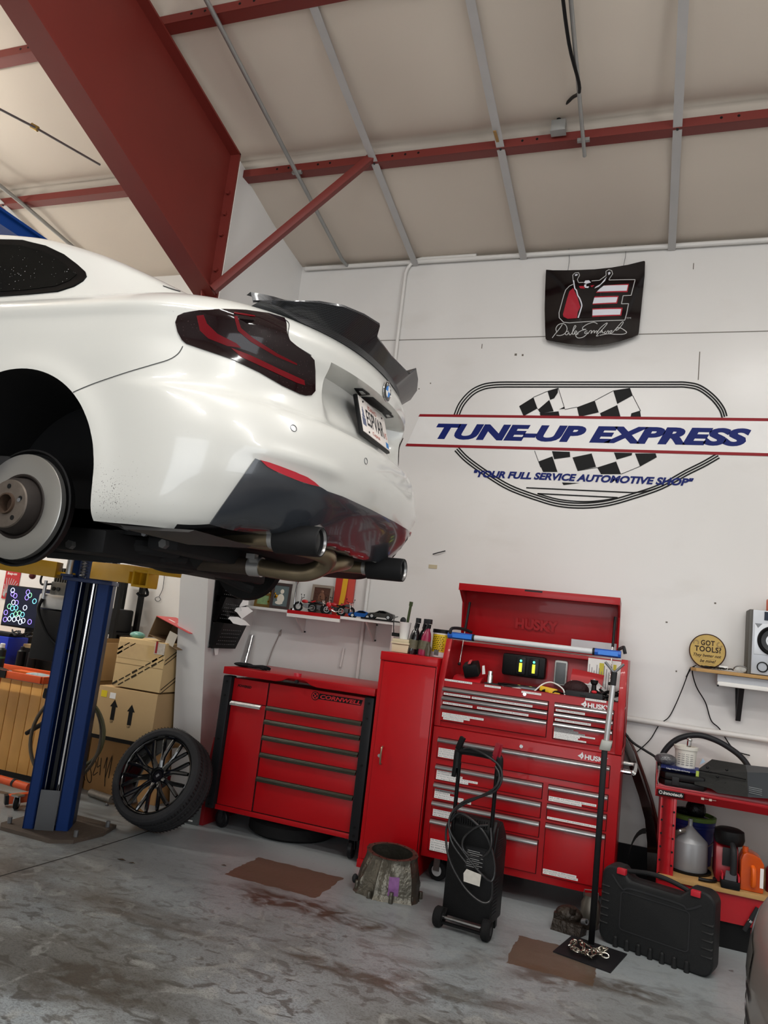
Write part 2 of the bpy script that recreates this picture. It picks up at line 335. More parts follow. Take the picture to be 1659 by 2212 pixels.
def pipe(lab, pts, r=.014, cat='conduit', m_=GALV, name='conduit', clips=()):
    t = thing(name, lab, cat, pts[0], None); build('pipe', M().tube(pts, r, 12), m_, t)
    for c_ in clips:
        build('clip', M().bx(c_[0]-.04, c_[0]+.04, c_[1]-.012, c_[1]+.012, c_[2]-.01, c_[2]+.012), m_, t)
    return t
sl = lambda x, y, d: (x, y, cz(y)-d)
pipe('galvanised conduit beside the steel beam running down to the eave', [sl(-2.78, 5.72, .06), sl(-2.78, 5.6, .09), sl(-2.775, 4.66, .10), sl(-2.765, 3.43, .11), sl(-2.76, 1.5, .11)], .016, clips=(sl(-2.775, 4.62, .09),))
pipe('galvanised conduit ending at the purlin beside the black cable', [sl(-.64, 4.74, .1), sl(-.64, 4.66, .1), sl(-.64, 3.43, .11), sl(-.64, 1.5, .11)], .013, clips=(sl(-.64, 4.62, .09),))
pipe('galvanised conduit on the ceiling left of the steel beam, above the car roof', [sl(-5.35, 5.7, .09), sl(-5.5, 4.66, .1), sl(-5.75, 3.43, .11), sl(-5.9, 2.3, .11)], .018)
WP = mat('white_painted_pipe', '#d6d4d0', .4)
a = aY(880, 561, WY-.03); b_ = aY(825, 640, WY-.03); c_ = aY(812, 760, WY-.03)
pipe('white painted conduit bending from eave down the wall beside car spoiler', [(-1.6, WY-.03, a.z), (-2.02, WY-.03, a.z), (-2.08, WY-.03, a.z)]+[(-2.08-.14*math.sin(t), WY-.03, a.z-.14+.14*math.cos(t)) for t in (.4, .8, 1.2, 1.57)]+[(-2.22, WY-.03, 1.0)], .015, m_=WP)
pipe('white painted conduit along the very top of the back wall', [(-3.2, WY-.03, 4.70), (4.5, WY-.03, 4.70)], .02, m_=WP, clips=[(x, WY-.03, 4.7) for x in (-2.1, -.9, .25)])
pipe('white painted pipe running level along the wall behind the red workbench', [tuple(aY(1300, 1543, WY-.03)), tuple(aY(1500, 1575, WY-.03)), (4.4, WY-.03, aY(1655, 1600, WY-.03).z)], .02, m_=WP, clips=[tuple(aY(1655, 1600, WY-.03))])
jb = thing('junction_box', 'grey electrical junction box hanging on the purlin under the black cable', 'junction box', aY(1207, 275, 4.56))
c = aY(1207, 275, 4.56)
build('box', M().box(c, (.095, .06, .08)), GALV, jb, bev=.004)
build('cover', M().box(c+V((0, -.004, -.043)), (.1, .065, .006)), GALV, jb)
build('strain_relief', M().cyl(aY(1207, 258, 4.56), aY(1208, 246, 4.56), .014), SATIN, jb)
tag(build('power_cable', M().tube([aY(1208, 250, 4.56), aY(1212, 235, 4.5), aY(1235, 212, 4.35), aY(1252, 190, 4.2), sl(-.67, 3.9, .12), sl(-.68, 3.43, .13), sl(-.68, 2.5, .12)], .011, 8, sm=5), BLK), 'black cable strapped to the conduit above the junction box', 'cable')
rod = thing('brace_rod', 'thin steel rod slung diagonally left of the red beam', 'steel rod', aY(75, 275, 3.4))
build('rod', M().tube([aY(-60, 205, 3.0), aY(75, 275, 3.4), aY(216, 356, 3.9)], .008), GREYM, rod)
build('coupling', M().cyl(aY(68, 271, 3.4), aY(82, 279, 3.42), .018), mat('brass', '#a88b4a', .4, .8), rod)
# hanging shop lights (all beyond the picture's edge; they light the room)
LT = mat('lamp_tube', '#fff8ee', .5, emit=5)
for i, (x, y, z, sx, sy, p, c) in enumerate(LAMPS):
    t = thing('shop_light', 'white twin-tube shop light hanging below the roof, number order along the bay', 'ceiling light', (x, y, z), 'hanging shop lights')
    t['label'] = 'white strip light hanging from the ceiling outside the picture'
    build('housing', M().prism([(x-sx/2, y+a_, z+b2) for a_, b2 in ((-sy/2, 0), (sy/2, 0), (sy/4, .06), (-sy/4, .06))], (sx, 0, 0)), WHT, t)
    build('tube', M().cyl((x-sx/2+.03, y-sy/5, z-.016), (x+sx/2-.03, y-sy/5, z-.016), .013), LT, t); build('tube', M().cyl((x-sx/2+.03, y+sy/5, z-.016), (x+sx/2-.03, y+sy/5, z-.016), .013), LT, t)
    build('hanger', M().cyl((x, y, z+.05), (x, y, cz(y)+.05 if y < WY else z+.5), .004, n=6), SATIN, t)
# ------------------------------------------------------------------ the white coupe on the lift
CY = 2.75; car = thing('car', 'white two-door coupe raised on the lift, rear toward the right, black boot spoiler', 'car', (-3.3, CY, 1.5))
PAINT = mat('white_car_paint', '#c8c8c3', .28, coat=.7, var=.01); GLOSSK = mat('gloss_black', '#0b0b0c', .12, coat=.5); CARGREY = mat('grey_lower_trim', '#33373d', .2, coat=.5, var=.05)
# stone chips and road grime low on the bumper behind the wheel
_nt = PAINT.node_tree; _N = _nt.nodes; _L = _nt.links.new; _b = _N['Principled BSDF']; _base = _b.inputs['Base Color'].links[0].from_socket
_tc = _N.new('ShaderNodeTexCoord'); _ds = _N.new('ShaderNodeVectorMath'); _ds.operation = 'DISTANCE'; _ds.inputs[1].default_value = (-1.62+3.3, 1.88-CY, 1.85-1.5); _L(_tc.outputs['Object'], _ds.inputs[0])
_vn = _N.new('ShaderNodeTexNoise'); _vn.inputs['Scale'].default_value = 260; _vn.inputs['Detail'].default_value = 2; _L(_tc.outputs['Object'], _vn.inputs['Vector'])
_m1 = _N.new('ShaderNodeMapRange'); _m1.inputs[1].default_value = .02; _m1.inputs[2].default_value = .20; _m1.inputs[3].default_value = .63; _m1.inputs[4].default_value = .80; _L(_ds.outputs['Value'], _m1.inputs[0])
_gt = _N.new('ShaderNodeMath'); _gt.operation = 'GREATER_THAN'; _L(_vn.outputs['Fac'], _gt.inputs[0]); _L(_m1.outputs[0], _gt.inputs[1])
_mx = _N.new('ShaderNodeMix'); _mx.data_type = 'RGBA'; _mx.inputs[7].default_value = lin('#6b6966'); _L(_base, _mx.inputs[6]); _L(_gt.outputs[0], _mx.inputs[0]); _L(_mx.outputs[2], _b.inputs['Base Color'])
def speckle(m, sc, th, col):
    nt = m.node_tree; N = nt.nodes; b = N['Principled BSDF']; src = b.inputs['Base Color'].links[0].from_socket; tc = N.new('ShaderNodeTexCoord'); v = N.new('ShaderNodeTexVoronoi'); v.inputs['Scale'].default_value = sc; nt.links.new(tc.outputs['Object'], v.inputs['Vector'])
    n = N.new('ShaderNodeTexNoise'); n.inputs['Scale'].default_value = 9; nt.links.new(tc.outputs['Object'], n.inputs['Vector']); t = N.new('ShaderNodeMath'); t.operation = 'MULTIPLY'; t.inputs[1].default_value = th*2; nt.links.new(n.outputs['Fac'], t.inputs[0])
    l = N.new('ShaderNodeMath'); l.operation = 'LESS_THAN'; nt.links.new(v.outputs['Distance'], l.inputs[0]); nt.links.new(t.outputs[0], l.inputs[1]); x = N.new('ShaderNodeMix'); x.data_type = 'RGBA'; x.inputs[7].default_value = lin(col); nt.links.new(src, x.inputs[6]); nt.links.new(l.outputs[0], x.inputs[0]); nt.links.new(x.outputs[2], b.inputs['Base Color'])
def pch(xs, ys):
    xs = np.array(xs, float); ys = np.array(ys, float); h = np.diff(xs); d = np.diff(ys)/h; m = np.zeros(len(xs)); m[0] = d[0]; m[-1] = d[-1]
    for i in range(1, len(xs)-1):
        if d[i-1]*d[i] > 0: w1 = 2*h[i]+h[i-1]; w2 = h[i]+2*h[i-1]; m[i] = (w1+w2)/(w1/d[i-1]+w2/d[i])
    def f(x):
        i = int(np.clip(np.searchsorted(xs, x)-1, 0, len(xs)-2)); t = min(1, max(0, (x-xs[i])/h[i]))
        return (2*t**3-3*t*t+1)*ys[i]+(t**3-2*t*t+t)*h[i]*m[i]+(-2*t**3+3*t*t)*ys[i+1]+(t**3-t*t)*h[i]*m[i+1]
    return f
ss = lambda a, b, x: (lambda t: t*t*(3-2*t))(min(1, max(0, (x-a)/(b-a))))
Wz = pch([1.775, 1.80, 1.87, 2.0, 2.15, 2.30, 2.40, 2.46, 2.485, 2.50, 2.515, 2.54, 2.58, 2.61, 2.625], [.845, .862, .876, .884, .887, .887, .882, .877, .880, .880, .870, .845, .79, .73, .68])
Rz = pch([1.775, 1.80, 1.90, 2.0, 2.10, 2.17, 2.21, 2.24, 2.30, 2.38, 2.46, 2.50, 2.54, 2.575, 2.60, 2.625], [-1.17, -1.14, -1.08, -1.035, -1.015, -1.02, -1.035, -1.085, -1.10, -1.105, -1.085, -1.085, -1.095, -1.12, -1.16, -1.24])
Az = pch([1.775, 2.1, 2.25, 2.45, 2.625], [.5, .58, .62, .62, .62]); Nz = pch([1.775, 2.1, 2.3, 2.625], [2.7, 2.5, 2.25, 2.2])
AXX, AXZ, AR = -2.06, 1.895, .374
def ring(z):
    W, R, A, n = Wz(z), Rz(z), Az(z), Nz(z); P = []
    th = [PI/2*(i/44)**1.0 for i in range(45)]
    Q = [(R-A+A*math.cos(t)**(2/n), W*math.sin(t)**(2/n)) for t in th]       # centre -> left corner
    x0 = R-A
    for i in range(1, 45): Q.append((x0+(-2.75-x0)*i/44, W))
    for i in range(1, 14): Q.append((-2.75-1.95*i/13, W))
    for i in range(1, 13):
        t = PI/2*i/12; Q.append((-4.7-.72*math.sin(t)**(2/2.4), W*math.cos(t)**(2/2.4) if i < 12 else 0))
    full = [(x, -y) for x, y in Q]+[(x, y) for x, y in Q[-2:0:-1]]
    for x, y in full:
        s = -1 if y < 0 else 1; ay = abs(y); xx, zz = x, z
        d = math.hypot(x-AXX, z-AXZ)                                          # flared wheel arches
        if ay > .7 and z < 2.42: ay += .014*math.exp(-((d-AR)/.045)**2)
        if x > R-.28:
            m_ = (1-ss(.36, .43, ay))*ss(2.22, 2.27, z)*(1-ss(2.448, 2.462, z)); xx -= (.025+.08*ss(2.26, 2.44, z))*m_     # number plate recess
            if z < 2.0: zz += (.055*(1-ss(.62, .82, ay)))*(1-ss(1.78, 2.0, z))                       # bumper underside arches up
            xx += .012*math.exp(-((z-(2.055-.16*ss(.30, .80, ay)*0))/.025)**2)*ss(.35, .5, ay)*(1-ss(.72, .8, ay)) # moulding over the reflector
        P.append(V((xx, CY+s*ay, zz)))
    return P
zs = [1.775, 1.778, 1.784, 1.79]+[1.80+.0125*i for i in range(33)]+[2.2125, 2.22, 2.23]+[2.24+.0125*i for i in range(16)]+[2.44, 2.444, 2.447, 2.452, 2.457, 2.462, 2.47]+[2.48+.01*i for i in range(15)]
zs = [z for z in zs if z < 2.6255]
rows = [ring(z) for z in zs]; n = len(rows[0])
for k in range(1, 9):                                                      # deck and bonnet, gently crowned
    t = k/9; rows.append([V((p.x*(1-t)+t*max(-4.6, min(-1.7, p.x)), CY+(p.y-CY)*(1-t), 2.625+.03*math.sin(t*PI/2))) for p in rows[len(zs)-1]])
bodym = M(); vs = [p for r in rows for p in r]; L_ = len(rows)
fs = [(i*n+j, i*n+(j+1) % n, (i+1)*n+(j+1) % n, (i+1)*n+j) for i in range(L_-1) for j in range(n)]+[tuple(range(n))[::-1]]
bodym.add(vs, fs); bodym.f.append(tuple((L_-1)*n+j for j in range(n)))
zr = pch([-5.0, -4.6, -4.3, -3.8, -3.2, -2.7, -2.4, -2.1, -1.85, -1.62, -1.45, -1.3], [2.5, 2.62, 2.74, 2.91, 2.97, 2.962, 2.932, 2.855, 2.758, 2.66, 2.605, 2.56])
wb = pch([-5.0, -3.0, -2.0, -1.6, -1.3], [.80, .845, .845, .82, .74]); wt = pch([-5, -4.4, -2.7, -2.0, -1.6, -1.3], [.5, .60, .665, .625, .55, .48])
rows = []
for i in range(84):
    X = -5.0+3.7*i/83; zt = zr(X)-2.49; B, T = wb(X), wt(X)
    K = [(B, 0), (B-.022, .10), (B-.045, .22), (B*.45+T*.55-.012, .70), (T+.03, .91), (T-.07, .978), (T*.5, .996), (0, 1.0)]
    K = smooth([V((X, y, 2.49+zt*h)) for y, h in K], 5)
    rows.append([V((p.x, CY-p.y, p.z)) for p in K]+[V((p.x, CY+p.y, p.z)) for p in K[-2::-1]])
cab = M().grid(rows)
# lower shell with the wheel openings cut out
tmp = build('body', bodym, PAINT, None, ang=.5, origin=(0, 0, 0)); cut = M()
for s in (-1, 1): cut.cyl((AXX, CY+s*.50, AXZ), (AXX, CY+s*1.2, AXZ), AR, n=72)
cut.bx(AXX-AR, AXX+AR, CY-1.2, CY-.5, 1.5, AXZ).bx(AXX-AR, AXX+AR, CY+.5, CY+1.2, 1.5, AXZ)
ck = M()
for s in (-1, 1):
    pr = [(AXX+AR*math.cos(t), AXZ+AR*math.sin(t)) for t in [PI*i/48 for i in range(49)]]+[(AXX-AR, 1.5), (AXX+AR, 1.5)]
    ck.prism([(x, CY+s*.5, z) for x, z in pr], (0, s*.7, 0))
LINER = mat('wheel_well_liner', '#121213', .85, var=.2)
kn = build('cut', ck, LINER, None, origin=(0, 0, 0)); md = tmp.modifiers.new('b', 'BOOLEAN'); md.object = kn; md.operation = 'DIFFERENCE'; md.solver = 'EXACT'; md.material_mode = 'TRANSFER'
dg = bpy.context.evaluated_depsgraph_get(); me = bpy.data.meshes.new_from_object(tmp.evaluated_get(dg)); bpy.data.objects.remove(tmp); bpy.data.objects.remove(kn)
li = [i for i, m in enumerate(me.materials) if m == LINER]; li = li[0] if li else 99
vv = [v.co.copy() for v in me.vertices]; A = M(); Bm = M()
A.add(vv, [tuple(p.vertices) for p in me.polygons if p.material_index != li]); Bm.add(vv, [tuple(p.vertices) for p in me.polygons if p.material_index == li])
def prune(m):
    u = sorted({i for f in m.f for i in f}); q = {a: b for b, a in enumerate(u)}; m.v = [m.v[i] for i in u]; m.f = [tuple(q[i] for i in f) for f in m.f]; return m
prune(A); prune(Bm)
A.add(cab.v, cab.f)
BVH = BVHTree.FromPolygons(A.v, A.f)
def _low(f):
    p = [A.v[i] for i in f]; n_ = V((0, 0, 0))
    for i in range(len(p)): n_ += p[i].cross(p[(i+1) % len(p)])
    return abs(n_.normalized().z) > .8 and max(q.z for q in p) < 1.90 if n_.length > 1e-12 else False
_lo = [_low(f) for f in A.f]
build('body', prune(M().add(A.v, [f for f, l in zip(A.f, _lo) if not l])), PAINT, car, ang=.6)
build('underbody_shell', prune(M().add(A.v, [f for f, l in zip(A.f, _lo) if l])), mat('underbody_black', '#1d1d1e', .65, var=.25, vs=6), car)
for _s in (-1, 1):
    _q = M().add(Bm.v, [f for f in Bm.f if (sum(Bm.v[i].y for i in f)/len(f)-CY)*_s > 0]); build('wheel_well_liner', prune(_q), LINER, car)
def hit(x, y):
    d = ray(x, y).normalized(); h = BVH.ray_cast(CAM, d)
    if h[0] is None:
        return None
    nn = h[1] if h[1].dot(d) < 0 else -h[1]
    return h[0], nn
def near_hit(x, y, cx, cy):
    for k in range(14):
        t = k*2/max(20, math.hypot(cx-x, cy-y)); h = hit(x+(cx-x)*t, y+(cy-y)*t)
        if h: return h
    return None
def drape(poly, off, step=12, thick=.006):
    """outline drawn on the photograph, wrapped onto the curved body as a thin shell"""
    bm = bmesh.new(); bm.faces.new([bm.verts.new((x, y, 0)) for x, y in poly])
    for ax in (0, 1):
        lo = min(p[ax] for p in poly); hi = max(p[ax] for p in poly); k = lo+step/2
        while k < hi:
            no = (1, 0, 0) if ax == 0 else (0, 1, 0)
            bmesh.ops.bisect_plane(bm, geom=bm.verts[:]+bm.edges[:]+bm.faces[:], plane_co=[k if ax == 0 else 0, k if ax == 1 else 0, 0], plane_no=no); k += step
    bm.verts.index_update(); cx0 = sum(p[0] for p in poly)/len(poly); cy0 = sum(p[1] for p in poly)/len(poly); H = [near_hit(v.co.x, v.co.y, cx0, cy0) for v in bm.verts]; m = M(); N = len(H)
    for v, h in zip(bm.verts, H): m.v.append(h[0]+h[1]*off if h else V((0, 0, 0)))
    for h in H: m.v.append(h[0]+h[1]*(off-thick) if h else V((0, 0, 0)))
    for f in bm.faces:
        ix = [v.index for v in f.verts]
        if all(H[i] for i in ix): m.f.append(tuple(ix))
    for e in bm.edges:
        if len(e.link_faces) == 1:
            a, b = e.verts[0].index, e.verts[1].index
            if H[a] and H[b]: m.f.append((a, b, b+N, a+N))
    bm.free(); return prune(m)
def mirror(m):
    q = M(); q.v = [V((p.x, 2*CY-p.y, p.z)) for p in m.v]; q.f = [f[::-1] for f in m.f]; return q
def drapeline(pts, wd, off=.0015, k=6):
    P = smooth([V((x, y, 0)) for x, y in pts], k) if k else [V((x, y, 0)) for x, y in pts]; A_ = []; B_ = []
    for i in range(len(P)):
        d = P[min(i+1, len(P)-1)]-P[max(i-1, 0)]; s = V((-d.y, d.x, 0)).normalized()*wd/2
        a, b = hit(P[i].x+s.x, P[i].y+s.y), hit(P[i].x-s.x, P[i].y-s.y)
        if a and b: A_.append(a[0]+a[1]*off); B_.append(b[0]+b[1]*off)
    return M().grid([A_, B_])
TLP = [(379, 697), (384, 683), (398, 676), (430, 671), (480, 669), (530, 671), (580, 678), (614, 688), (618, 700), (619, 720), (626, 736), (645, 752), (669, 768), (678, 778), (680, 800), (680, 845), (672, 854), (660, 855), (648, 852), (610, 834), (560, 805), (500, 776), (440, 756), (402, 743), (393, 735), (384, 718)]
TLK = mat('smoked_lens', '#120306', .1, coat=.25, var=.1, spec=.25); speckle(TLK, 120, .10, '#4a3a3c'); TLR = mat('red_lens', '#5e0710', .25, coat=0, spec=.15)
t1 = drape(TLP, .004, 10)
l1 = build('tail_light', t1, TLK, car); l2 = build('tail_light', mirror(t1), TLK, car)
def tlbar(pts):
    m = drape(pts, .0055, 8, .002); build('tail_bar', m, TLR, l1); build('tail_bar', mirror(m), TLR, l2)
tlbar([(425, 683), (440, 681), (447, 700), (470, 722), (510, 742), (520, 752), (490, 748), (450, 732), (432, 715)])
tlbar([(498, 752), (540, 768), (600, 797), (655, 822), (657, 833), (640, 828), (580, 800), (520, 772)])
tlbar([(505, 684), (512, 684), (520, 710), (545, 730), (600, 765), (640, 785), (640, 789), (595, 770), (540, 738), (513, 715)])
tlbar([(505, 676), (550, 684), (550, 686), (505, 679)])
INS = [(453, 1130), (470, 1105), (520, 1034), (551, 990), (566, 996), (600, 1022), (655, 1043), (690, 1051), (705, 1060), (740, 1072), (800, 1100), (850, 1126), (878, 1143), (886, 1151), (880, 1170), (868, 1192), (858, 1203), (832, 1215), (790, 1208), (735, 1194), (703, 1180), (700, 1140), (690, 1130), (672, 1136), (650, 1150), (622, 1158), (560, 1150), (500, 1141)]
build('diffuser', drape(INS, .006, 10), CARGREY, car)
RF = [(561, 993), (580, 998), (603, 1006), (635, 1018), (661, 1030), (676, 1040), (687, 1050), (665, 1045), (640, 1037), (615, 1027), (590, 1016), (574, 1007)]
rf = drape(RF, .010, 8); RFL = mat('red_reflector', '#b3152a', .2, coat=.6); build('reflector', rf, RFL, car); build('reflector', mirror(rf), RFL, car)
GAP = mat('panel_gap', '#3a3a3a', .8)
for p in ([(395, 748), (385, 764), (365, 777), (330, 788), (270, 806), (200, 830), (153, 850)], [(614, 690), (624, 700), (622, 724), (632, 742), (672, 768)], [(681, 788), (700, 800)], [(352, 618), (400, 632), (480, 639), (560, 648), (600, 668)]):
    if len(p) > 2: build('panel_gap', drapeline(p, 1.8), GAP, car)
WT = [(-200, 535), (-80, 521), (0, 519), (50, 521), (100, 533), (140, 552), (170, 575), (186, 590), (188, 598), (180, 608), (160, 620), (125, 631), (60, 637), (0, 641), (-200, 660)]
WG = [(-200, 547), (-80, 534), (0, 531), (45, 533), (92, 545), (127, 562), (153, 583), (168, 596), (152, 609), (122, 621), (60, 629), (0, 633), (-200, 650)]
WTR = mat('window_trim_black', '#060607', .3, spec=.1); wt_ = drape(WT, .006, 10, .01); wf = build('window_trim', wt_, WTR, car); build('window_trim', mirror(wt_), WTR, car)
wg = drape(WG, .0075, 10, .002); GL = mat('tinted_glass', '#070808', .25, coat=0, var=.2, spec=.06); speckle(GL, 70, .10, '#8a8a88'); build('side_window', wg, GL, car); build('side_window', mirror(wg), GL, car)
for x, y in ((634, 925), (790, 996)):
    h = hit(x, y)
    if h: s_ = build('parking_sensor', M().torus(h[0]+h[1]*.001, h[1], .0115, .0012, 24, 6), mat('sensor_ring', '#55565a', .5), car)
# badge, plate, boot handle and plate lamps
h = hit(834, 846); E0 = h[0]+h[1]*.002; En = h[1]; Eu = En.cross(V((0, 0, 1))).normalized()*-1; Ev = En.cross(Eu)
if Ev.z < 0: Ev = -Ev
if Eu.y < 0: Eu = -Eu
bd = build('badge', M().lathe([(0, .006), (.036, .006), (.041, .003), (.041, 0)], E0, En, 36), GLOSSK, car)
build('badge_rim', M().torus(E0+En*.003, En, .041, .002, 36, 6), CHR, bd)
def sect(a0, a1, r): return [E0+En*.0066]+[E0+En*.0066+(Eu*math.cos(a0+(a1-a0)*i/10)+Ev*math.sin(a0+(a1-a0)*i/10))*r for i in range(11)]
for k in range(4): build('badge_quarter', M().prism(sect(k*PI/2, (k+1)*PI/2, .0235), En*.0006), mat('badge_blue', '#1677c9', .3) if k % 2 else WHT, bd)
for ch, a_ in (('B', 2.25), ('M', PI/2), ('W', .9)):
    r_ = Eu*math.cos(a_)+Ev*math.sin(a_); text(ch, E0+En*.0064+r_*.0245-(-r_.cross(En))*0, -(En.cross(r_)) if (-(En.cross(r_))).dot(Eu) > 0 else En.cross(r_), r_, .010, .011, WHT, bd, 'badge_letter')
PX = aY(802, 918, 2.745); pu = V((.0, 1, 0)); pv = V((-.30, 0, 1)).normalized(); pn = pu.cross(pv); PO = V((-1.135, 2.745, PX.z))+pn*.012
def pq(a, b, k=0): return PO+pu*a+pv*b+pn*k
def prect(a0, a1, b0, b1, k0, k1): return M().prism([pq(a0, b0, k0), pq(a1, b0, k0), pq(a1, b1, k0), pq(a0, b1, k0)], pn*(k1-k0))
pf = build('plate_frame', prect(-.162, .162, -.084, .080, -.016, .0), BLK, car, bev=.004)
pl = build('license_plate', prect(-.1525, .1525, -.076, .076, 0, .003), mat('plate_white', '#e3dcd6', .45, var=.03), car, bev=.0015)
PI_ = mat('plate_ink', '#26272c', .5); PR = mat('plate_red', '#b4432f', .5); PB = mat('plate_blue', '#1f6fb0', .5)
text('ESPVAR', pq(-.092, -.034, .003), pu, pv, .2, .07, PI_, pl, 'plate_number', bold=.01)
text('IDAHO', pq(-.06, .042, .003), pu, pv, .1, .018, PR, pl, 'plate_state'); text('Capital', pq(-.045, -.066, .003), pu, pv, .085, .02, PR, pl, 'plate_slogan')
build('plate_sticker', prect(.115, .146, -.07, -.046, .003, .0036), PB, pl); text('VS', pq(.108, -.03, .003), pu, pv, .03, .026, PR, pl, 'plate_mark')
bl = M()
for x0, x1, y0, y1 in ((-.145, -.108, -.045, -.012), (-.14, -.113, -.01, .0), (-.135, -.118, .0, .022), (-.13, -.123, .022, .034)): bl.add(*(lambda q: (q.v, q.f))(prect(x0, x1, y0, y1, .003, .0036)))
build('plate_emblem', bl, mat('plate_slate', '#59607a', .6), pl)
sc_ = M()
for a_, b2 in ((-.11, .06), (.11, .06), (-.09, -.064)): sc_.cyl(pq(a_, b2, .003), pq(a_, b2, .006), .004, n=10)
build('plate_screws', sc_, SATIN, pl)
for p, nm, mt in (([(765, 838), (783, 839), (799, 851), (776, 853)], 'plate_lamp', BLK), ([(781, 857), (806, 858), (836, 884), (846, 893), (826, 891), (800, 873)], 'boot_handle', BLK), ([(826, 892), (840, 890), (850, 900), (834, 902)], 'plate_lamp', BLK)):
    try: build(nm, drape(p, .004, 6, .004), mt, car)
    except Exception as e: print('skip', nm, e)
for p in ([(776, 843), (783, 843), (790, 849), (781, 850)], [(834, 894), (840, 894), (844, 898), (837, 899)]):
    try: build('lamp_lens', drape(p, .0055, 4, .002), mat('lens_grey', '#b9b9b6', .2), car)
    except Exception as e: print('skip lens', e)
# carbon fibre boot spoiler
CF = mat('carbon_fibre', '#161719', .3, coat=.3, var=.05, spec=.3); nt = CF.node_tree; ck_ = nt.nodes.new('ShaderNodeTexChecker'); ck_.inputs['Scale'].default_value = 260
ck_.inputs[1].default_value = lin('#0c0d0e'); ck_.inputs[2].default_value = lin('#34363a'); tcn = nt.nodes.new('ShaderNodeTexCoord'); nt.links.new(tcn.outputs['Object'], ck_.inputs[0]); nt.links.new(ck_.outputs[0], nt.nodes['Principled BSDF'].inputs['Base Color'])
def lip(d):
    K = [(0, -1.085, 2.655), (.205, -1.075, 2.655), (.235, -1.055, 2.69), (.34, -1.078, 2.683), (.45, -1.115, 2.668), (.53, -1.17, 2.648), (.60, -1.27, 2.622), (.65, -1.36, 2.602)]
    for (a, x0, z0), (b, x1, z1) in zip(K, K[1:]):
        if a <= d <= b: t = (d-a)/(b-a); return x0+(x1-x0)*t, z0+(z1-z0)*t
    return K[-1][1:]
def edge(d, z):
    W, R, A, n_ = Wz(z), Rz(z), Az(z), Nz(z); return R-A+A*(1-min(.999, (d/W))**n_)**(1/n_)
rows = []; D = [-.65, -.62, -.6, -.57, -.53, -.49, -.45, -.4, -.34, -.28, -.237, -.232, -.21, -.2, -.12, 0, .12, .2, .21, .232, .237, .28, .34, .4, .45, .49, .53, .57, .6, .62, .65]
for d in D:
    x, z = lip(abs(d)); k = 1-ss(.5, .65, abs(d)); xr = edge(abs(d), 2.57); y = CY+d
    rows.append([V((x-.20*k-.03, y, 2.622)), V((x-.10*k-.015, y, 2.634+.012*k)), V((x-.03*k, y, z-.008)), V((x, y, z)), V((x+.002, y, z-.008*k)), V((xr+.002, y, 2.60*k+2.6*(1-k))), V((xr+.004, y, 2.572*k+2.598*(1-k))), V((xr-.03, y, 2.58))])
build('spoiler', M().grid(rows), CF, car, ang=.45)
# exhaust
TIP = mat('matte_black_tip', '#1b1b1c', .6); PIPE = mat('heat_tinted_steel', '#8d7f68', .32, .9, var=.3, vs=9); PIPD = mat('dark_exhaust', '#4a4038', .5, .7, var=.3, vs=9)
for y in (2.315, 3.18):
    z = 1.812; x1 = -1.09 if y < 3 else -1.075
    t = build('exhaust_tip', M().lathe([(.040, .02), (.043, .155), (.048, .168), (.0515, .165), (.0525, .15), (.0525, 0), (.0345, 0)], (x1-.165, y, z), (1, .03, 0), 40), TIP, car)
    build('tip_rim', M().lathe([(.0405, .1), (.0435, .158), (.0475, .1665), (.0495, .165)], (x1-.165, y, z), (1, .03, 0), 40), STEEL, t)
    build('tip_bore', M().lathe([(0, .03), (.04, .03), (.0405, .11)], (x1-.165, y, z), (1, .03, 0), 30), INK, t)
    build('exhaust_pipe', M().cyl((x1-.40, y-.01, z), (x1-.16, y, z), .034, n=24), PIPE, car); build('clamp', M().cyl((x1-.19, y, z), (x1-.172, y, z), .0375), ALU, car)
build('exhaust_pipe', M().tube([(-1.55, 2.75, 1.737), (-1.42, 2.75, 1.728), (-1.34, 2.755, 1.733), (-1.27, 2.75, 1.765), (-1.235, 2.70, 1.80), (-1.28, 2.58, 1.815), (-1.40, 2.42, 1.815), (-1.47, 2.33, 1.812)], .036, 18, sm=6), PIPE, car)
build('exhaust_pipe', M().tube([(-1.30, 2.76, 1.755), (-1.25, 2.85, 1.79), (-1.27, 2.98, 1.81), (-1.36, 3.12, 1.812), (-1.46, 3.17, 1.812)], .034, 18, sm=6), PIPE, car)
build('exhaust_pipe', M().tube([(-3.6, 2.8, 1.72), (-2.3, 2.78, 1.74), (-1.95, 2.75, 1.735), (-1.58, 2.75, 1.737)], .037, 18), PIPD, car)
build('clamp', M().cyl((-1.60, 2.75, 1.737), (-1.545, 2.75, 1.737), .041, n=24).box((-1.575, 2.71, 1.775), (.04, .03, .02)), ALU, car)
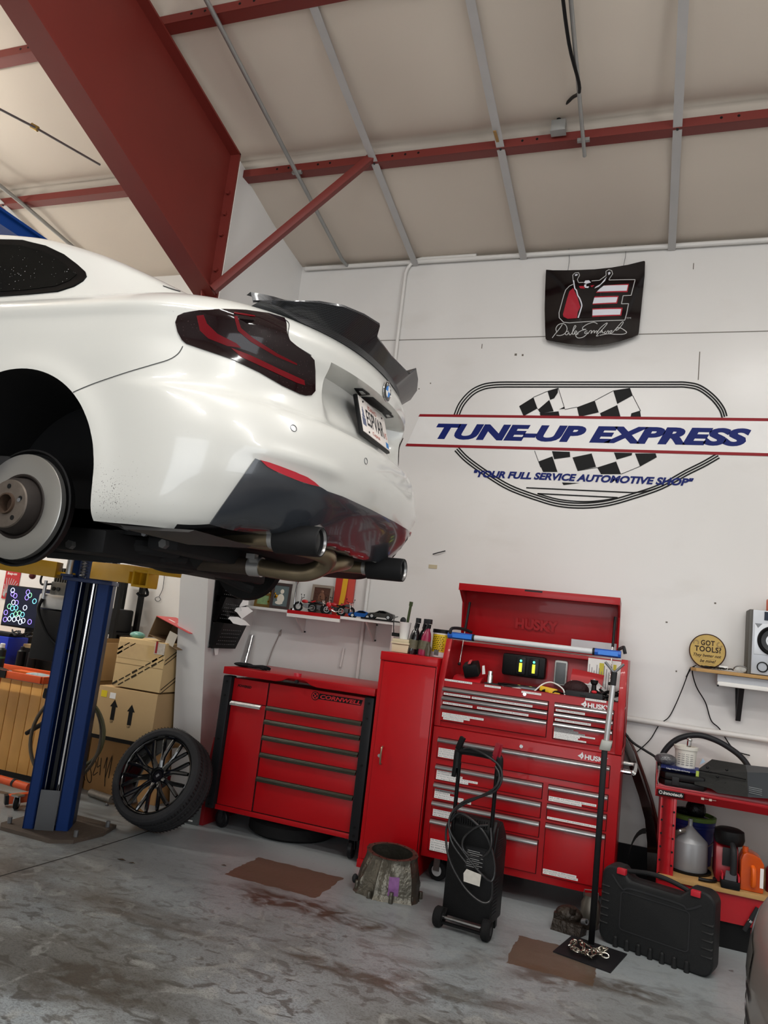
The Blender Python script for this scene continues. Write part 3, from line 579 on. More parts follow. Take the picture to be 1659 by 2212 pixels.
# running gear seen under the sill
UND = mat('underbody_black', '#1d1d1e', .65, var=.25, vs=6)
build('undertray', M().prism([(x, CY-.5, z) for x, z in ((-4.9, 1.79), (-2.5, 1.77), (-1.62, 1.80), (-1.30, 1.83), (-1.3, 1.86), (-4.9, 1.86))], (0, 1.0, 0)), UND, car)
build('heat_shield', M().prism([(x, 1.94, z) for x, z in ((-1.60, 1.762), (-1.36, 1.768), (-1.34, 1.776), (-1.62, 1.774))], (0, .35, 0)), mat('shield_grey', '#4a4948', .55, .4), car)
def pt(x, y, Y): return aY(x, y, Y)
for pts, r_ in (([pt(90, 1170, 2.15), pt(160, 1172, 2.2), pt(300, 1178, 2.35), pt(380, 1190, 2.5)], .035), ([pt(105, 1192, 2.25), pt(250, 1203, 2.35), pt(400, 1205, 2.6)], .024), ([pt(130, 1140, 2.3), pt(200, 1150, 2.4), pt(330, 1160, 2.6)], .022), ([pt(470, 1238, 3.1), pt(520, 1262, 3.25), pt(545, 1270, 3.3)], .028)):
    build('control_arm', M().tube(pts, r_, 10, sm=4), UND, car)
build('subframe', M().beam((-2.0, 2.15, 1.735), (-2.0, 3.35, 1.735), .30, .09).beam((-1.72, 2.3, 1.77), (-1.72, 3.2, 1.77), .14, .07).box((-2.05, 2.75, 1.75), (.42, .42, .10)), UND, car, bev=.02)
build('differential_cover', M().ball((-1.98, 2.75, 1.77), .16, 1.2, 1, .6), UND, car)
for x, y in ((157, 1177), (358, 1176)): p = pt(x, y, 2.10); build('bolt', M().cyl(p, p+V((0, -.02, 0)), .016, n=6), mat('dull_bolt', '#5a5a5a', .5, .6), car)
mm = M(); mm.tube([(-1.80+.055*math.cos(t*.7), 2.22+.055*math.sin(t*.7), 1.78+t*.0055) for t in range(56)], .009, 6); build('coil_spring', mm, mat('spring_grey', '#4f5154', .5), car)
ROT = mat('machined_rotor', '#9d9c98', .28, .75, var=.08, vs=3); HUB = mat('rusty_hub', '#6a6159', .55, .7, var=.4, vs=30); SHD = mat('dust_shield', '#141415', .6)
for s in (-1, 1):
    yo = 1.945 if s < 0 else 3.555; c0 = V((-2.06, yo, 1.812)); ax = V((0, s, 0))
    sh = build('dust_shield', M().lathe([(.03, -.05), (.196, -.05), (.205, -.02), (.199, -.018), (.193, -.04), (.03, -.04)], c0, ax, 48), SHD, car)
    rt = build('brake_rotor', M().lathe([(.112, .0), (.179, 0), (.183, -.002), (.183, -.022), (.09, -.022)], c0, ax, 64), ROT, car)
    build('rotor_hat', M().lathe([(.113, 0), (.110, .004), (.104, .002), (.099, -.012), (.092, .030), (.083, .044)], c0, ax, 48), mat('dark_hat', '#231c18', .7, .3, var=.4, vs=30), rt); build('hub_face', M().lathe([(.083, .044), (.080, .049), (.074, .05), (.037, .05)], c0, ax, 48), HUB, rt)
    build('hub_bore', M().lathe([(.037, .05), (.035, .058), (.030, .058), (.028, .02), (0, .02)], c0, ax, 32), mat('dark_rust', '#463529', .7, .4, var=.4, vs=30), rt)
    for k in range(5):
        t = 2*PI*k/5+.35; q = c0+ax*.0495+V((math.cos(t), 0, math.sin(t)))*.059; build('bolt_hole', M().cyl(q, q+ax*.0015, .0085, n=14), INK, rt)
    q = c0+ax*.0495+V((.052, 0, .014)); build('locating_screw', M().cyl(q, q+ax*.003, .007, n=12), GREYM, rt)
    build('brake_carrier', M().box(c0+V((-.14, -s*.05, .10)), (.10, .08, .16)).box(c0+V((0, -s*.12, .0)), (.12, .14, .14)), UND, car, bev=.02)
# ------------------------------------------------------------------ two-post lift
lift = thing('car_lift', 'blue two-post car lift with yellow swing arms holding up the white coupe', 'car lift', (-3.6, 4.2, 0))
def post(cx, cy, ang):
    """C-section post, opening turned toward the car's tail"""
    X = at((cx, cy, 0), ang); D = lambda *p: X@V(p)
    def bl(*bs):
        m = M()
        for q in bs: m.bx(*q)
        return m.T(X)
    p = build('post', bl((-.14, -.132, 0, .25, .02, 3.5), (.132, .14, 0, .25, .02, 3.5), (-.14, .14, .242, .25, .02, 3.5), (-.14, -.075, 0, .010, .02, 3.5), (.06, .14, 0, .010, .02, 3.5), (-.083, -.075, 0, .05, .02, 3.5), (.06, .068, 0, .05, .02, 3.5)), BLUE, lift)
    build('hydraulic_ram', M().cyl(D(.02, .09, .05), D(.02, .09, 1.75), .017), CHR, lift)
    for x, d in ((-.055, .05), (.045, .05)): build('equaliser_cable', M().cyl(D(x, d, .04), D(x, d, 3.4), .0045, n=6), STEEL, lift)
    build('lifting_chain', bl((-.035, -.012, .10, .14, .04, 3.4)), SATIN, lift)
    build('cover_plate', bl((-.065, .055, -.014, -.008, .02, .27)), mat('grey_guard', '#5b5d60', .5), lift, bev=.003)
    build('carriage', bl((-.16, .16, -.05, .22, 1.615, 1.64), (-.07, .055, -.03, .16, 1.64, 2.2), (-.16, -.08, -.12, .1, 1.64, 1.655), (.08, .16, -.12, .1, 1.64, 1.655), (-.16, -.08, -.12, .1, 1.775, 1.79), (.08, .16, -.12, .1, 1.775, 1.79)), mat('carriage_blue', '#0b2658', .45), lift, bev=.003)
    for x in (-.12, .12): build('arm_pin', M().cyl(D(x, -.07, 1.64), D(x, -.07, 1.79), .022), STEEL, lift)
    build('restraint_spring', M().tube([D(-.035+.018*math.cos(t*.9), -.05+.018*math.sin(t*.9), 1.645+.0028*t) for t in range(52)], .005, 5), STEEL, lift)
    return p
post(-3.60, 4.10, math.radians(30)); post(-3.60, 1.40, math.radians(150))
for yc in (4.24, 1.26):
    m = M(); m.plan([(x, y+yc-4.24) for x, y in ((-3.90, 4.03), (-3.84, 3.97), (-3.44, 3.97), (-3.33, 4.06), (-3.30, 4.30), (-3.36, 4.50), (-3.84, 4.50), (-3.92, 4.36))], 0.0, .022)
    build('base_plate', m, mat('rusty_base', '#5d5249', .75, .3, var=.3, vs=10, bump=.3), lift)
    for x, y in ((-3.86, -.18), (-3.37, -.12), (-3.37, .18), (-3.86, .20)): build('anchor_bolt', M().cyl((x, yc+y, .02), (x, yc+y, .06), .014, n=6), GREYM, lift)
build('overhead_beam', M().bx(-3.67, -3.53, 1.15, 4.36, 3.50, 3.575).bx(-3.69, -3.51, 1.15, 4.36, 3.565, 3.58), BLUE, lift)
a1 = M().beam(aY(216, 1234, 4.0), aY(300, 1243, 3.82), .13, .11); build('swing_arm', a1, YEL, lift, bev=.006)
pd = aY(318, 1252, 3.80)
build('arm_extension', M().beam(aY(255, 1238, 3.9), pd+V((-.02, .03, 0)), .10, .085), YEL, lift, bev=.004)
ps = build('pad_holder', M().add(*(lambda q: (q.v, q.f))(M().box(pd+V((0, -.02, .045)), (.115, .10, .014)).box(pd+V((0, -.02, -.045)), (.115, .10, .014)).box(pd+V((-.052, -.02, 0)), (.014, .10, .09)).box(pd+V((.052, -.02, 0)), (.014, .10, .09)))), YEL, lift, bev=.003)
build('arm_opening', M().box(pd+V((0, .04, 0)), (.09, .01, .08)), mat('dim_glass', '#2a3a44', .2), lift)
build('lift_pad', M().beam(aY(285, 1229, 3.78), aY(386, 1241, 3.72), .05, .035), YEL, lift, bev=.004)
build('pad_hook', M().tube([pd+V((0, 0, -.05)), pd+V((.02, 0, -.09)), pd+V((-.03, 0, -.10)), pd+V((-.05, -.01, -.085))], .009, 8, sm=3), BLK, lift)
a2 = M().beam(aY(-120, 1196, 3.7), aY(128, 1232, 4.02), .13, .105); build('swing_arm', a2, YEL, lift, bev=.006)
build('arm_gusset', M().beam(aY(122, 1238, 4.02), aY(156, 1241, 4.02), .06, .02), YEL, lift)
for s in (-1, 1): build('swing_arm', M().beam((-3.6+s*.12, 1.45, 1.69), (-3.6+s*.75, 1.75, 1.69), .12, .1), YEL, lift, bev=.005)
# hydraulic power unit hung on the post
TY = 4.22
tank = M().bx(-4.115, -3.875, TY, TY+.22, 1.05, 1.40); tk = build('oil_tank', tank, mat('tank_black', '#161618', .6), lift, bev=.012)
build('tank_bracket', M().bx(-3.88, -3.775, TY+.05, TY+.15, 1.2, 1.35), SATIN, lift)
build('tank_cap', M().bx(-4.118, -3.872, TY-.005, TY+.225, 1.405, 1.51), ALU, lift, bev=.02)
build('pump_block', M().bx(-4.05, -3.90, TY+.02, TY+.18, 1.50, 1.60), mat('pump_grey', '#6b6a66', .4, .7), lift, bev=.008)
for x in (-4.015, -3.975): build('pump_port', M().cyl((x, TY+.022, 1.55), (x, TY+.012, 1.55), .014), SATIN if x > -4 else INK, lift)
mm = M()
for k in range(6): mm.bx(-4.04+k*.022, -4.03+k*.022, TY+.03, TY+.17, 1.60, 1.70)
build('motor_fins', mm.bx(-4.04, -3.91, TY+.05, TY+.15, 1.60, 1.70), mat('motor_grey', '#55544f', .5, .5), lift)
lv = build('release_lever', M().tube([(-4.05, TY+.02, 1.58), (-4.11, TY, 1.57), (-4.13, TY, 1.60), (-4.12, TY, 1.65)], .008, 8, sm=3), SATIN, lift)
build('lever_ball', M().ball(aY(70, 1244, TY), .024), mat('oxblood_knob', '#5e1b1f', .3), lv)
build('hose_fitting', M().cyl((-4.07, TY-.01, 1.47), (-4.07, TY-.01, 1.60), .012), ALU, lift)
build('hydraulic_hose', M().tube([(-4.07, TY-.012, 1.47), (-4.075, TY-.03, 1.40), (-4.03, TY-.03, 1.32), (-3.95, TY-.02, 1.22), (-3.86, TY+.02, 1.15), (-3.785, TY+.05, 1.13)], .012, 8, sm=6), BLK, lift)
HOS = mat('olive_hose', '#4d4a2f', .5); HOD = mat('brown_hose', '#4a3f30', .5)
hs = thing('air_hose', 'olive and brown air hose hung in loops behind the blue lift post', 'hose', (-3.6, 4.45, .3))
for (x, z, r, mt, tl) in ((-3.88, .52, .30, HOD, .1), (-3.80, .58, .24, HOS, -.1)):
    build('hose_loop', M().tube([(x+r*1.02*math.cos(t), 4.46+tl*.3*math.sin(t), z+r*math.sin(t)) for t in [2*PI*i/40 for i in range(40)]], .013, 8, closed=True), mt, hs)
tag(build('air_line', M().tube([aY(214, 1262, 4.43), aY(206, 1285, 4.45), aY(196, 1310, 4.46), aY(192, 1330, 4.47)], .016, 8, sm=4), mat('lime_hose', '#a7ad4a', .5)), 'yellow-green air line at the top right of the blue lift post', 'hose')
# ------------------------------------------------------------------ cartons between the post and the pier
def carton(lab, x0, x1, y0, y1, z0, z1, m_=CARD, name='cardboard_box', grp='cartons by the blue lift'):
    t = thing(name, lab, 'box', ((x0+x1)/2, (y0+y1)/2, z0), grp); build('carton', M().bx(x0, x1, y0, y1, z0, z1), m_, t, bev=.006)
    build('flap_seam', M().bx((x0+x1)/2-.002, (x0+x1)/2+.002, y0+.01, y1-.01, z1, z1+.001), mat('seam_brown', '#7d6340', .8), t); return t
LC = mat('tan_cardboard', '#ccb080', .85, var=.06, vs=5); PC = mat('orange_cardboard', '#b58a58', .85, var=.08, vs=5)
b0 = carton('tan carton at the bottom of the stack with scrawled pen numbers, behind the leaning wheel', -4.22, -3.53, 5.15, 5.62, .0, .42, PC)
n_ = (0, -1, 0); m = M(); S = lambda x, y, Y=5.148: aY(x*.1627, 1440+y*.1627, Y)
for st in ([(1110, 1350), (1115, 1450), (1130, 1510)], [(1165, 1290), (1150, 1450), (1175, 1530), (1205, 1530), (1215, 1450), (1190, 1300)], [(1210, 1300), (1260, 1240), (1275, 1300), (1235, 1440), (1300, 1400)], [(1310, 1200), (1290, 1330), (1330, 1310)], [(1345, 1210), (1325, 1440)], [(1380, 1350), (1425, 1200), (1400, 1400), (1390, 1590)], [(1395, 1480), (1490, 1180), (1440, 1480)]):
    ribbon(m, [S(*p) for p in st], .006, n_, 4)
build('pen_scrawl', m, INK, b0)
pal = thing('black_trim_panel', 'flat black trim piece lying between the bottom and middle cartons', 'car part', (-3.86, 5.3, .43)); build('panel', M().bx(-4.18, -3.53, 5.06, 5.5, .425, .452), BLK, pal, bev=.006); build('lip', M().bx(-4.18, -3.53, 5.05, 5.062, .430, .470), BLK, pal)
b1 = carton('middle brown carton of the stack with two black up-arrows', -4.09, -3.535, 4.98, 5.45, .472, .845)
for x, z in ((-3.92, .60), (-3.755, .585)):
    build('up_arrow', M().prism([(x+a_, 4.979, z+b2) for a_, b2 in ((-.018, 0), (.018, 0), (.018, .10), (.036, .10), (0, .155), (-.036, .10), (-.018, .10))], (0, -.001, 0)), INK, b1)
    text('UP', (x-.014, 4.979, z-.022), (1, 0, 0), (0, 0, 1), .028, .016, INK, b1, 'arrow_word')
q = aY(225, 1498, 4.979); build('yellow_sticker', M().box(q, (.055, .001, .05)), mat('sticker_yellow', '#e0c81e', .6), b1); build('white_sticker', M().box(q+V((.085, 0, -.005)), (.055, .001, .045)), PAP, b1)
b2_ = carton('upper tan carton with diagonal black stripes and clear tape', -3.985, -3.535, 4.99, 5.40, .857, 1.235, LC)
m = M()
for k in (-.30, -.03, .24):
    for d in (0, .035):
        a_, bb = V((-3.985, 4.989, .86+k+d)), V((-3.535, 4.989, 1.145+k+d)); u_ = bb-a_
        for i in range(8):
            p, q = a_+u_*(i/8+.01), a_+u_*((i+.86)/8)
            if min(p.z, q.z) > .862 and max(p.z, q.z) < 1.23: ribbon(m, [p, q], .008 if (i+int(d*100)) % 3 else .016, n_)
build('printed_stripes', m, mat('print_brown', '#2f2618', .8), b2_)
m = M()
for k in (-.1, .12):
    ribbon(m, [(-3.534, 5.0, .90+k+.05), (-3.534, 5.38, 1.1+k+.05)], .008, (1, 0, 0)); ribbon(m, [(-3.534, 5.0, .93+k+.05), (-3.534, 5.38, 1.13+k+.05)], .008, (1, 0, 0))
build('side_stripes', m, mat('print_brown', '#2f2618', .8), b2_)
build('crease', M().bx(-3.985, -3.535, 4.9885, 4.99, 1.035, 1.038), mat('seam_brown', '#7d6340', .8), b2_)
build('packing_tape', M().bx(-3.975, -3.55, 4.988, 4.989, 1.08, 1.20), mat('clear_tape', '#c9ab78', .12, coat=.6, var=.1, vs=20), b2_)
q = aY(345, 1402, 4.986); build('packing_slip', M().box(q, (.095, .001, .085)), mat('clear_slip', '#c2b9ac', .15, var=.3, vs=40), b2_); build('slip_stripe', M().box(q+V((-.03, -.001, .01)), (.018, .001, .09)), mat('slip_red', '#8c1c20', .4), b2_)
b3 = thing('cardboard_box', 'open carton with a red printed lid tilted on top of the stack', 'box', (-3.62, 5.2, 1.24), 'cartons by the blue lift')
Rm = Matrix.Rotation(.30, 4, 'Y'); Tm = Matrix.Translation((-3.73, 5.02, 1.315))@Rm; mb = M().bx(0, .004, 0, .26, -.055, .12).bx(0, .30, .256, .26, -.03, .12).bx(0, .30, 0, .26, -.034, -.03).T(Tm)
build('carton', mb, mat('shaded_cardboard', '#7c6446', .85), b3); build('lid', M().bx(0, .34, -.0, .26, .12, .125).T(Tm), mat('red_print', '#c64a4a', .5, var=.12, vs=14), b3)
build('inner_flap', M().bx(.17, .25, .0, .003, -.03, .07).T(Tm), mat('grey_flap', '#bcb4a6', .7), b3); m = M()
for k in range(3): m.bx(.06+k*.09, .12+k*.09, .08, .1, .125, .1256)
build('lid_print', m.T(Tm), PAP, b3)
tag(build('plastic_wrap', M().ball(aY(297, 1372, 5.15), .055, 1.3, .7, .55, 12), mat('teal_plastic', '#5f9c92', .15, coat=.4, bump=1, bs=30)), 'crumpled teal plastic wrap on the striped carton', 'plastic')
rack = thing('shelf_rack', 'black steel shelf rack with grey back panel behind the blue lift post', 'shelf', (-4.2, 5.45, 0))
RX = [-4.56, -4.36]
for x in RX:
    for y in (5.36, 5.66): build('upright', M().bx(x-.02, x+.02, y-.02, y+.02, 0, 1.72), BLK, rack)
for z in (.28, .86, 1.22, 1.68): build('shelf', M().bx(RX[0], RX[1], 5.345, 5.68, z, z+.022), BLK, rack)
build('back_panel', M().bx(RX[0], RX[1], 5.675, 5.682, .3, 1.3), mat('rack_grey', '#8f8b86', .6), rack)
tag(build('storage_tote', M().bx(-4.54, -4.39, 5.38, 5.64, 1.2425, 1.44), SATIN, bev=.02), 'black tote on the upper shelf of the black rack', 'tote', None)
ct = carton('tall open brown carton stacked just right of the blue lift post', -4.53, -4.24, 5.04, 5.33, .85, 1.16, CARD); build('open_flap', M().prism([(-4.24, 5.04, 1.16), (-4.24, 5.33, 1.16), (-4.19, 5.33, 1.20), (-4.19, 5.04, 1.20)], (.003, 0, .003)), CARD, ct)
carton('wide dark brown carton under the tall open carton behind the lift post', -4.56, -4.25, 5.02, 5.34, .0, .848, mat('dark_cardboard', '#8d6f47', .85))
tag(build('funnel', M().lathe([(.014, 0), (.022, .06), (.07, .13), (.075, .15), (.068, .15), (.016, .06)], aY(236, 1418, 5.50)+V((.02, 0, -.06)), (.3, -.1, 1), 24), mat('red_funnel', '#a3161b', .35)), 'red plastic funnel beside the tall open carton', 'funnel')
wh = thing('wall_hook', 'thin wire hook hanging from a string on the wall beside the pier', 'hook', aY(352, 1280, WY-.01))
build('wire', M().tube([aY(355, 1240, WY-.01), aY(352, 1270, WY-.01), aY(344, 1288, WY-.01)]+[aY(341+6*math.cos(t), 1294+5*math.sin(t), WY-.012) for t in (-1.2, 0, 1.2, 2.4, 3.6, 4.8)], .0025, 6, sm=3), SATIN, wh)
jack = thing('floor_light', 'grey metal work light tube lying on the floor left of the leaning wheel', 'work light', aZ(215, 1725, 0))
p, q = aZ(192, 1722, .05), aZ(246, 1740, .05); p = aY(196, 1712, 5.02); q = aY(242, 1727, 4.95)
build('tube', M().cyl(p, q, .028), mat('scuffed_metal', '#8f8a82', .4, .5, var=.3, vs=30), jack); build('tray', M().beam(p+V((0, -.02, -.05)), q+V((.02, -.02, -.05)), .09, .02), SATIN, jack); build('end_knob', M().ball(q+V((0, -.05, -.03)), .014), GREYM, jack)
# ------------------------------------------------------------------ far-left work corner
wb_ = thing('workbench', 'wooden workbench faced with vertical orange-brown boards, left of the blue lift', 'workbench', (-5.2, 5.3, 0))
BRD = mat('varnished_boards', '#e2a95a', .45, coat=.1, var=.25, vs=3)
x = -6.6
while x < -4.60:
    build('board', M().bx(x, x+.108, 5.0, 5.02, .05, .80), BRD, wb_, bev=.004); x += .114
build('worktop', M().bx(-6.6, -4.60, 4.96, 5.70, .80, .85), mat('orange_worktop', '#dfa04a', .5, var=.12), wb_, bev=.004)
build('end_panel', M().bx(-4.62, -4.60, 5.02, 5.68, 0, .80), BRD, wb_); build('plinth', M().bx(-6.6, -4.62, 5.03, 5.68, 0, .8), SATIN, wb_)
crt = thing('shop_cart', 'orange steel shop cart on casters in front of the wooden boards', 'cart', (-4.9, 4.45, 0))
cz_ = .875
build('tray_rail', M().beam((-5.9, 4.50, cz_), (-4.22, 4.50, cz_), .03, .05), ORG, crt, bev=.003); build('tray_rail', M().beam((-5.9, 4.86, cz_), (-4.22, 4.86, cz_), .03, .05), ORG, crt, bev=.003); build('tray_rail', M().beam((-4.22, 4.5, cz_), (-4.22, 4.86, cz_), .03, .05), ORG, crt, bev=.003)
build('tray', M().bx(-5.9, -4.22, 4.5, 4.86, cz_-.03, cz_-.015), mat('tray_grey', '#6c6f70', .5), crt)
build('rail_clip', M().beam((-4.62, 4.482, cz_), (-4.55, 4.482, cz_), .012, .055), BLK, crt)
build('upright', M().bx(-4.80, -4.73, 4.54, 4.62, .13, cz_-.03), ORG, crt); build('upright', M().bx(-5.8, -5.73, 4.54, 4.62, .13, cz_-.03), ORG, crt)
build('number_plate', M().prism([(-4.86+a_, 4.535, .48+b2) for a_, b2 in ((0, 0), (.07, 0), (.075, .01), (.075, .24), (.068, .25), (0, .25))], (0, -.004, 0)), WHT, crt, bev=.003); build('plate_mark', M().bx(-4.86, -4.81, 4.529, 4.531, .57, .66), INK, crt)
p0, p1 = aY(-60, 1665, 4.6), aY(62, 1701, 4.6); build('base_tube', M().cyl(p0, p1, .028), ORG, crt); build('tube_collar', M().cyl(aY(29, 1690, 4.6), aY(33, 1692, 4.6), .031), SATIN, crt)
q = aY(45, 1722, 4.45); build('base_leg', M().beam(q+V((-.06, -.06, -.015)), q+V((.14, .18, .02)), .055, .06), ORG, crt, bev=.004); build('leg_cap', M().beam(q+V((-.07, -.075, -.017)), q+V((-.055, -.055, -.014)), .058, .063), SATIN, crt)
def caster(root, c, r=.045, ang=0, w=.028, wheelm=RUB, forkm=STEEL, hubm=GREYM, plate=True):
    c = V(c); a = V((math.cos(ang), math.sin(ang), 0)); wl = build('caster_wheel', M().lathe([(r*.3, -w/2), (r*.92, -w/2), (r, -w/3), (r, w/3), (r*.92, w/2), (r*.3, w/2)], (c.x, c.y, r), a, 28, True), wheelm, root)
    build('caster_hub', M().cyl(V((c.x, c.y, r))-a*w*.55, V((c.x, c.y, r))+a*w*.55, r*.55), hubm, wl)
    f = M()
    for s in (-1, 1): f.beam(V((c.x, c.y, r))+a*s*w*.75, V((c.x, c.y, c.z))+a*s*w*.6+V((0, 0, -.008)), r*.7, .004, up=a)
    f.box((c.x, c.y, c.z-.006), (w*2.2, w*2.2, .012)); build('caster_fork', f, forkm, root)
caster(crt, (-4.13, 4.38, .10), .04, .5); caster(crt, (-5.7, 4.4, .13), .04, .3)
tag(build('paper_roll_holder', M().beam((-4.52, 4.9, .73), (-4.24, 4.9, .70), .10, .085), SATIN, bev=.02), 'dark grey shop box hooked under the orange cart tray by the post', 'holder')
tag(build('flashlight', M().cyl((-4.46, 4.7, .44), (-4.20, 4.66, .60), .016, .02), BLK), 'black torch propped against boards left of the blue post', 'torch')
def can(lab, c, r, h, body, cap, grp=None, nm='spray_can', capr=.55, band=None):
    t = thing(nm, lab, 'can', c, grp); c = V(c)
    b = build('body', M().lathe([(0, 0), (r, 0), (r, h*.78), (r*.7, h*.84), (r*.5, h*.86), (0, h*.86)], c, n=24), body, t); build('cap', M().lathe([(0, 0), (r*capr, 0), (r*capr, h*.13), (r*capr*.8, h*.15), (0, h*.15)], c+V((0, 0, h*.85)), n=20), cap, t)
    if band:
        build('label_band', M().lathe([(r*1.01, h*band[0]), (r*1.01, h*band[1])], c, n=24), band[2], t)
        build('label_dot', M().cyl(c+V((.1*r, -r*1.0, h*.22)), c+V((.1*r, -r*1.04, h*.22)), r*.5, n=16), band[3], t)
    return t
WK = mat('black_can', '#20221f', .4, var=.2, vs=40)
cb = aY(10, 1450, 4.62)
can('white-topped grey spray can leftmost on the orange cart', (-4.86, 4.62, .875-.015), .034, .24, mat('silver_can', '#b9babb', .3, .6), WHT, 'spray cans on the cart', band=(.1, .3, PAP, SATIN))
can('black spray can with green lettering and yellow spot on the orange cart', (-4.755, 4.60, .875-.015), .034, .225, WK, WHT, 'spray cans on the cart', band=(.50, .56, mat('can_green', '#3f6b38', .5), YEL))
tw = tag(build('shop_rag', M().ball((-4.72, 4.56, .885), .09, 1.3, .5, .28, 14).ball((-4.84, 4.57, .89), .07, 1.2, .6, .35, 12), mat('dark_rag', '#3b352f', .95, bump=.8, bs=40)), 'crumpled dark rag on the orange cart in front of the cans', 'rag')
tag(build('shop_rag', M().ball((-4.36, 4.62, .885), .08, 1.6, .7, .28, 14), mat('pale_rag', '#93a0a4', .95, bump=.9, bs=40)), 'crumpled pale blue-grey rag on the orange cart next to the post', 'rag')
m = M()
for k in range(4): m.beam((-4.66+k*.06, 4.80, .873), (-4.6+k*.06, 4.70, .873), .02, .012)
tag(build('plastic_strips', M().beam((-4.75, 4.78, .872), (-4.3, 4.76, .872), .09, .02), mat('orange_plastic', '#e0641c', .5)), 'bright orange plastic tray edge lying on the cart', 'tray')
ws = thing('tin_sign', 'red tin sign with fanned wrenches on the wall left of the lift', 'sign', aY(25, 1260, WY-.01))
P4 = [aY(*p, WY-.004) for p in ((15, 1230), (46, 1235), (33, 1295), (2, 1293))]; P4[2] = V((P4[1].x, WY-.004, P4[2].z)); P4[3] = V((P4[0].x, WY-.004, P4[3].z)); P4[0].z = P4[1].z = (P4[0].z+P4[1].z)/2; P4[2].z = P4[3].z = (P4[2].z+P4[3].z)/2
build('plate', M().prism(P4, (0, -.004, 0)), mat('sign_red', '#a81a22', .35), ws); zt = P4[0].z; x0 = P4[0].x; wx = P4[1].x-x0; ht = zt-P4[2].z
text('Snap-on', (x0+wx*.12, WY-.0085, zt-ht*.18), (1, 0, 0), (0, 0, 1), wx*.66, ht*.11, WHT, ws, bold=.03, shear=.2)
m = M()
for k in range(13):
    t = -.2+k*.16; c = V((x0+wx*.30, WY-.009, zt-ht*.98)); d = V((math.sin(t-.75), 0, abs(math.cos(t-.75)))); L1 = min(.75*ht, (x0+wx*.97-c.x)/max(.001, d.x) if d.x > 0 else (c.x-x0-.01)/max(.001, -d.x)); m.beam(c+d*L1*.25, c+d*L1*.95, .001, .008, up=(0, 0, 1) if abs(d.x) > .5 else (1, 0, 0))
build('wrench_print', m, ALU, ws)
mn = thing('monitor', 'computer monitor showing glowing coloured rings on the bench behind the lift tank', 'monitor', (-5.25, 5.3, .87))
MX0, MX1, MZ0, MZ1, MY = -5.54, -4.97, 1.185, 1.525, 5.3
build('bezel', M().bx(MX0-.012, MX1+.012, MY, MY+.035, MZ0-.016, MZ1+.012), BLK, mn, bev=.004); sc = build('screen', M().bx(MX0, MX1, MY-.002, MY, MZ0, MZ1), mat('screen_navy', '#14182c', .25, emit=.35), mn)
build('stand', M().bx(-5.30, -5.22, MY+.04, MY+.07, .87, 1.3).bx(-5.4, -5.12, MY-.08, MY+.1, .851, .87), BLK, mn)
RC = [mat('ring_violet', '#a58cff', .5, emit=1.3), mat('ring_cyan', '#7fd8e8', .5, emit=1.3), mat('ring_green', '#8fe0b0', .5, emit=1.3), mat('ring_white', '#dfe8ff', .5, emit=1.3)]
ZR = [(175, 530, 0), (210, 555, 0), (175, 480, 3), (385, 505, 0), (412, 548, 2), (370, 580, 0), (185, 645, 3), (228, 650, 0), (128, 700, 2), (170, 728, 1), (222, 722, 1), (345, 720, 3), (80, 785, 0), (165, 830, 1), (215, 805, 2), (268, 795, 2), (310, 815, 1), (130, 872, 3), (195, 880, 3), (250, 868, 3), (320, 898, 3), (280, 915, 3), (408, 915, 0), (475, 630, 1), (70, 880, 0)]
for zx, zy, k in ZR:
    p = aY(zx*.1567, 1200+zy*.1567, MY-.004)
    if MX0+.02 < p.x < MX1-.02 and MZ0+.02 < p.z < MZ1-.02: build('screen_ring', M().torus(p, (0, 1, 0), .021, .0028, 20, 5), RC[k], sc)
kb = thing('keyboard', 'black keyboard resting on the blue bin below the monitor', 'keyboard', (-5.5, 5.12, 1.1))
bb = thing('storage_bin', 'bright blue plastic bin on the bench at the left edge', 'bin', (-5.4, 5.1, .852)); build('bin', M().bx(-5.9, -5.12, 5.0, 5.22, .852, 1.10), mat('blue_bin', '#1230b0', .4), bb, bev=.008); build('bin_label', M().bx(-5.9, -5.28, 4.998, 5.0, .90, 1.0), DKBL, bb)
build('deck', M().bx(-5.75, -5.15, 5.03, 5.20, 1.102, 1.125), BLK, kb, bev=.004); kk = M()
for r_ in range(4):
    for c_ in range(18): kk.bx(-5.74+c_*.033, -5.712+c_*.033, 5.04+r_*.038, 5.07+r_*.038, 1.125, 1.132)
build('keys', kk, SATIN, kb); kb.location = kb.location
tag(build('toy_figure', M().lathe([(0, 0), (.022, 0), (.026, .03), (.018, .07), (.024, .10), (.02, .13), (0, .14)], (-5.42, 5.05, 1.133), n=16), mat('pale_plastic', '#d9cfca', .5)), 'small pale plastic bottle on the keyboard deck below the monitor', 'bottle')
cbx = carton('small brown carton with dark open front on the bench beside the lift tank', -5.05, -4.62, 5.10, 5.38, .852, 1.06, CARD, grp=None)
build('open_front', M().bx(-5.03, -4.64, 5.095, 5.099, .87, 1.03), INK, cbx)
for i, (x, lab) in enumerate(((-4.98, 'black bottle leftmost of two in front of the small carton'), (-4.86, 'black bottle rightmost of two in front of the small carton'))):
    can(lab, (x, 5.03, .852), .035, .19, BLK, SATIN, 'black bottles on the bench', 'oil_bottle', .45)
cab_ = thing('cable_clutter', 'tangle of black cables on the bench under the monitor', 'cables', (-5.2, 5.1, 1.13)); build('cables', M().tube([(-5.2+.1*math.sin(t*1.7)+t*.03, 5.08+.04*math.cos(t*2.3), 1.14+.02*math.sin(t*3.1)) for t in [i*.2 for i in range(60)]], .006, 6), BLK, cab_)
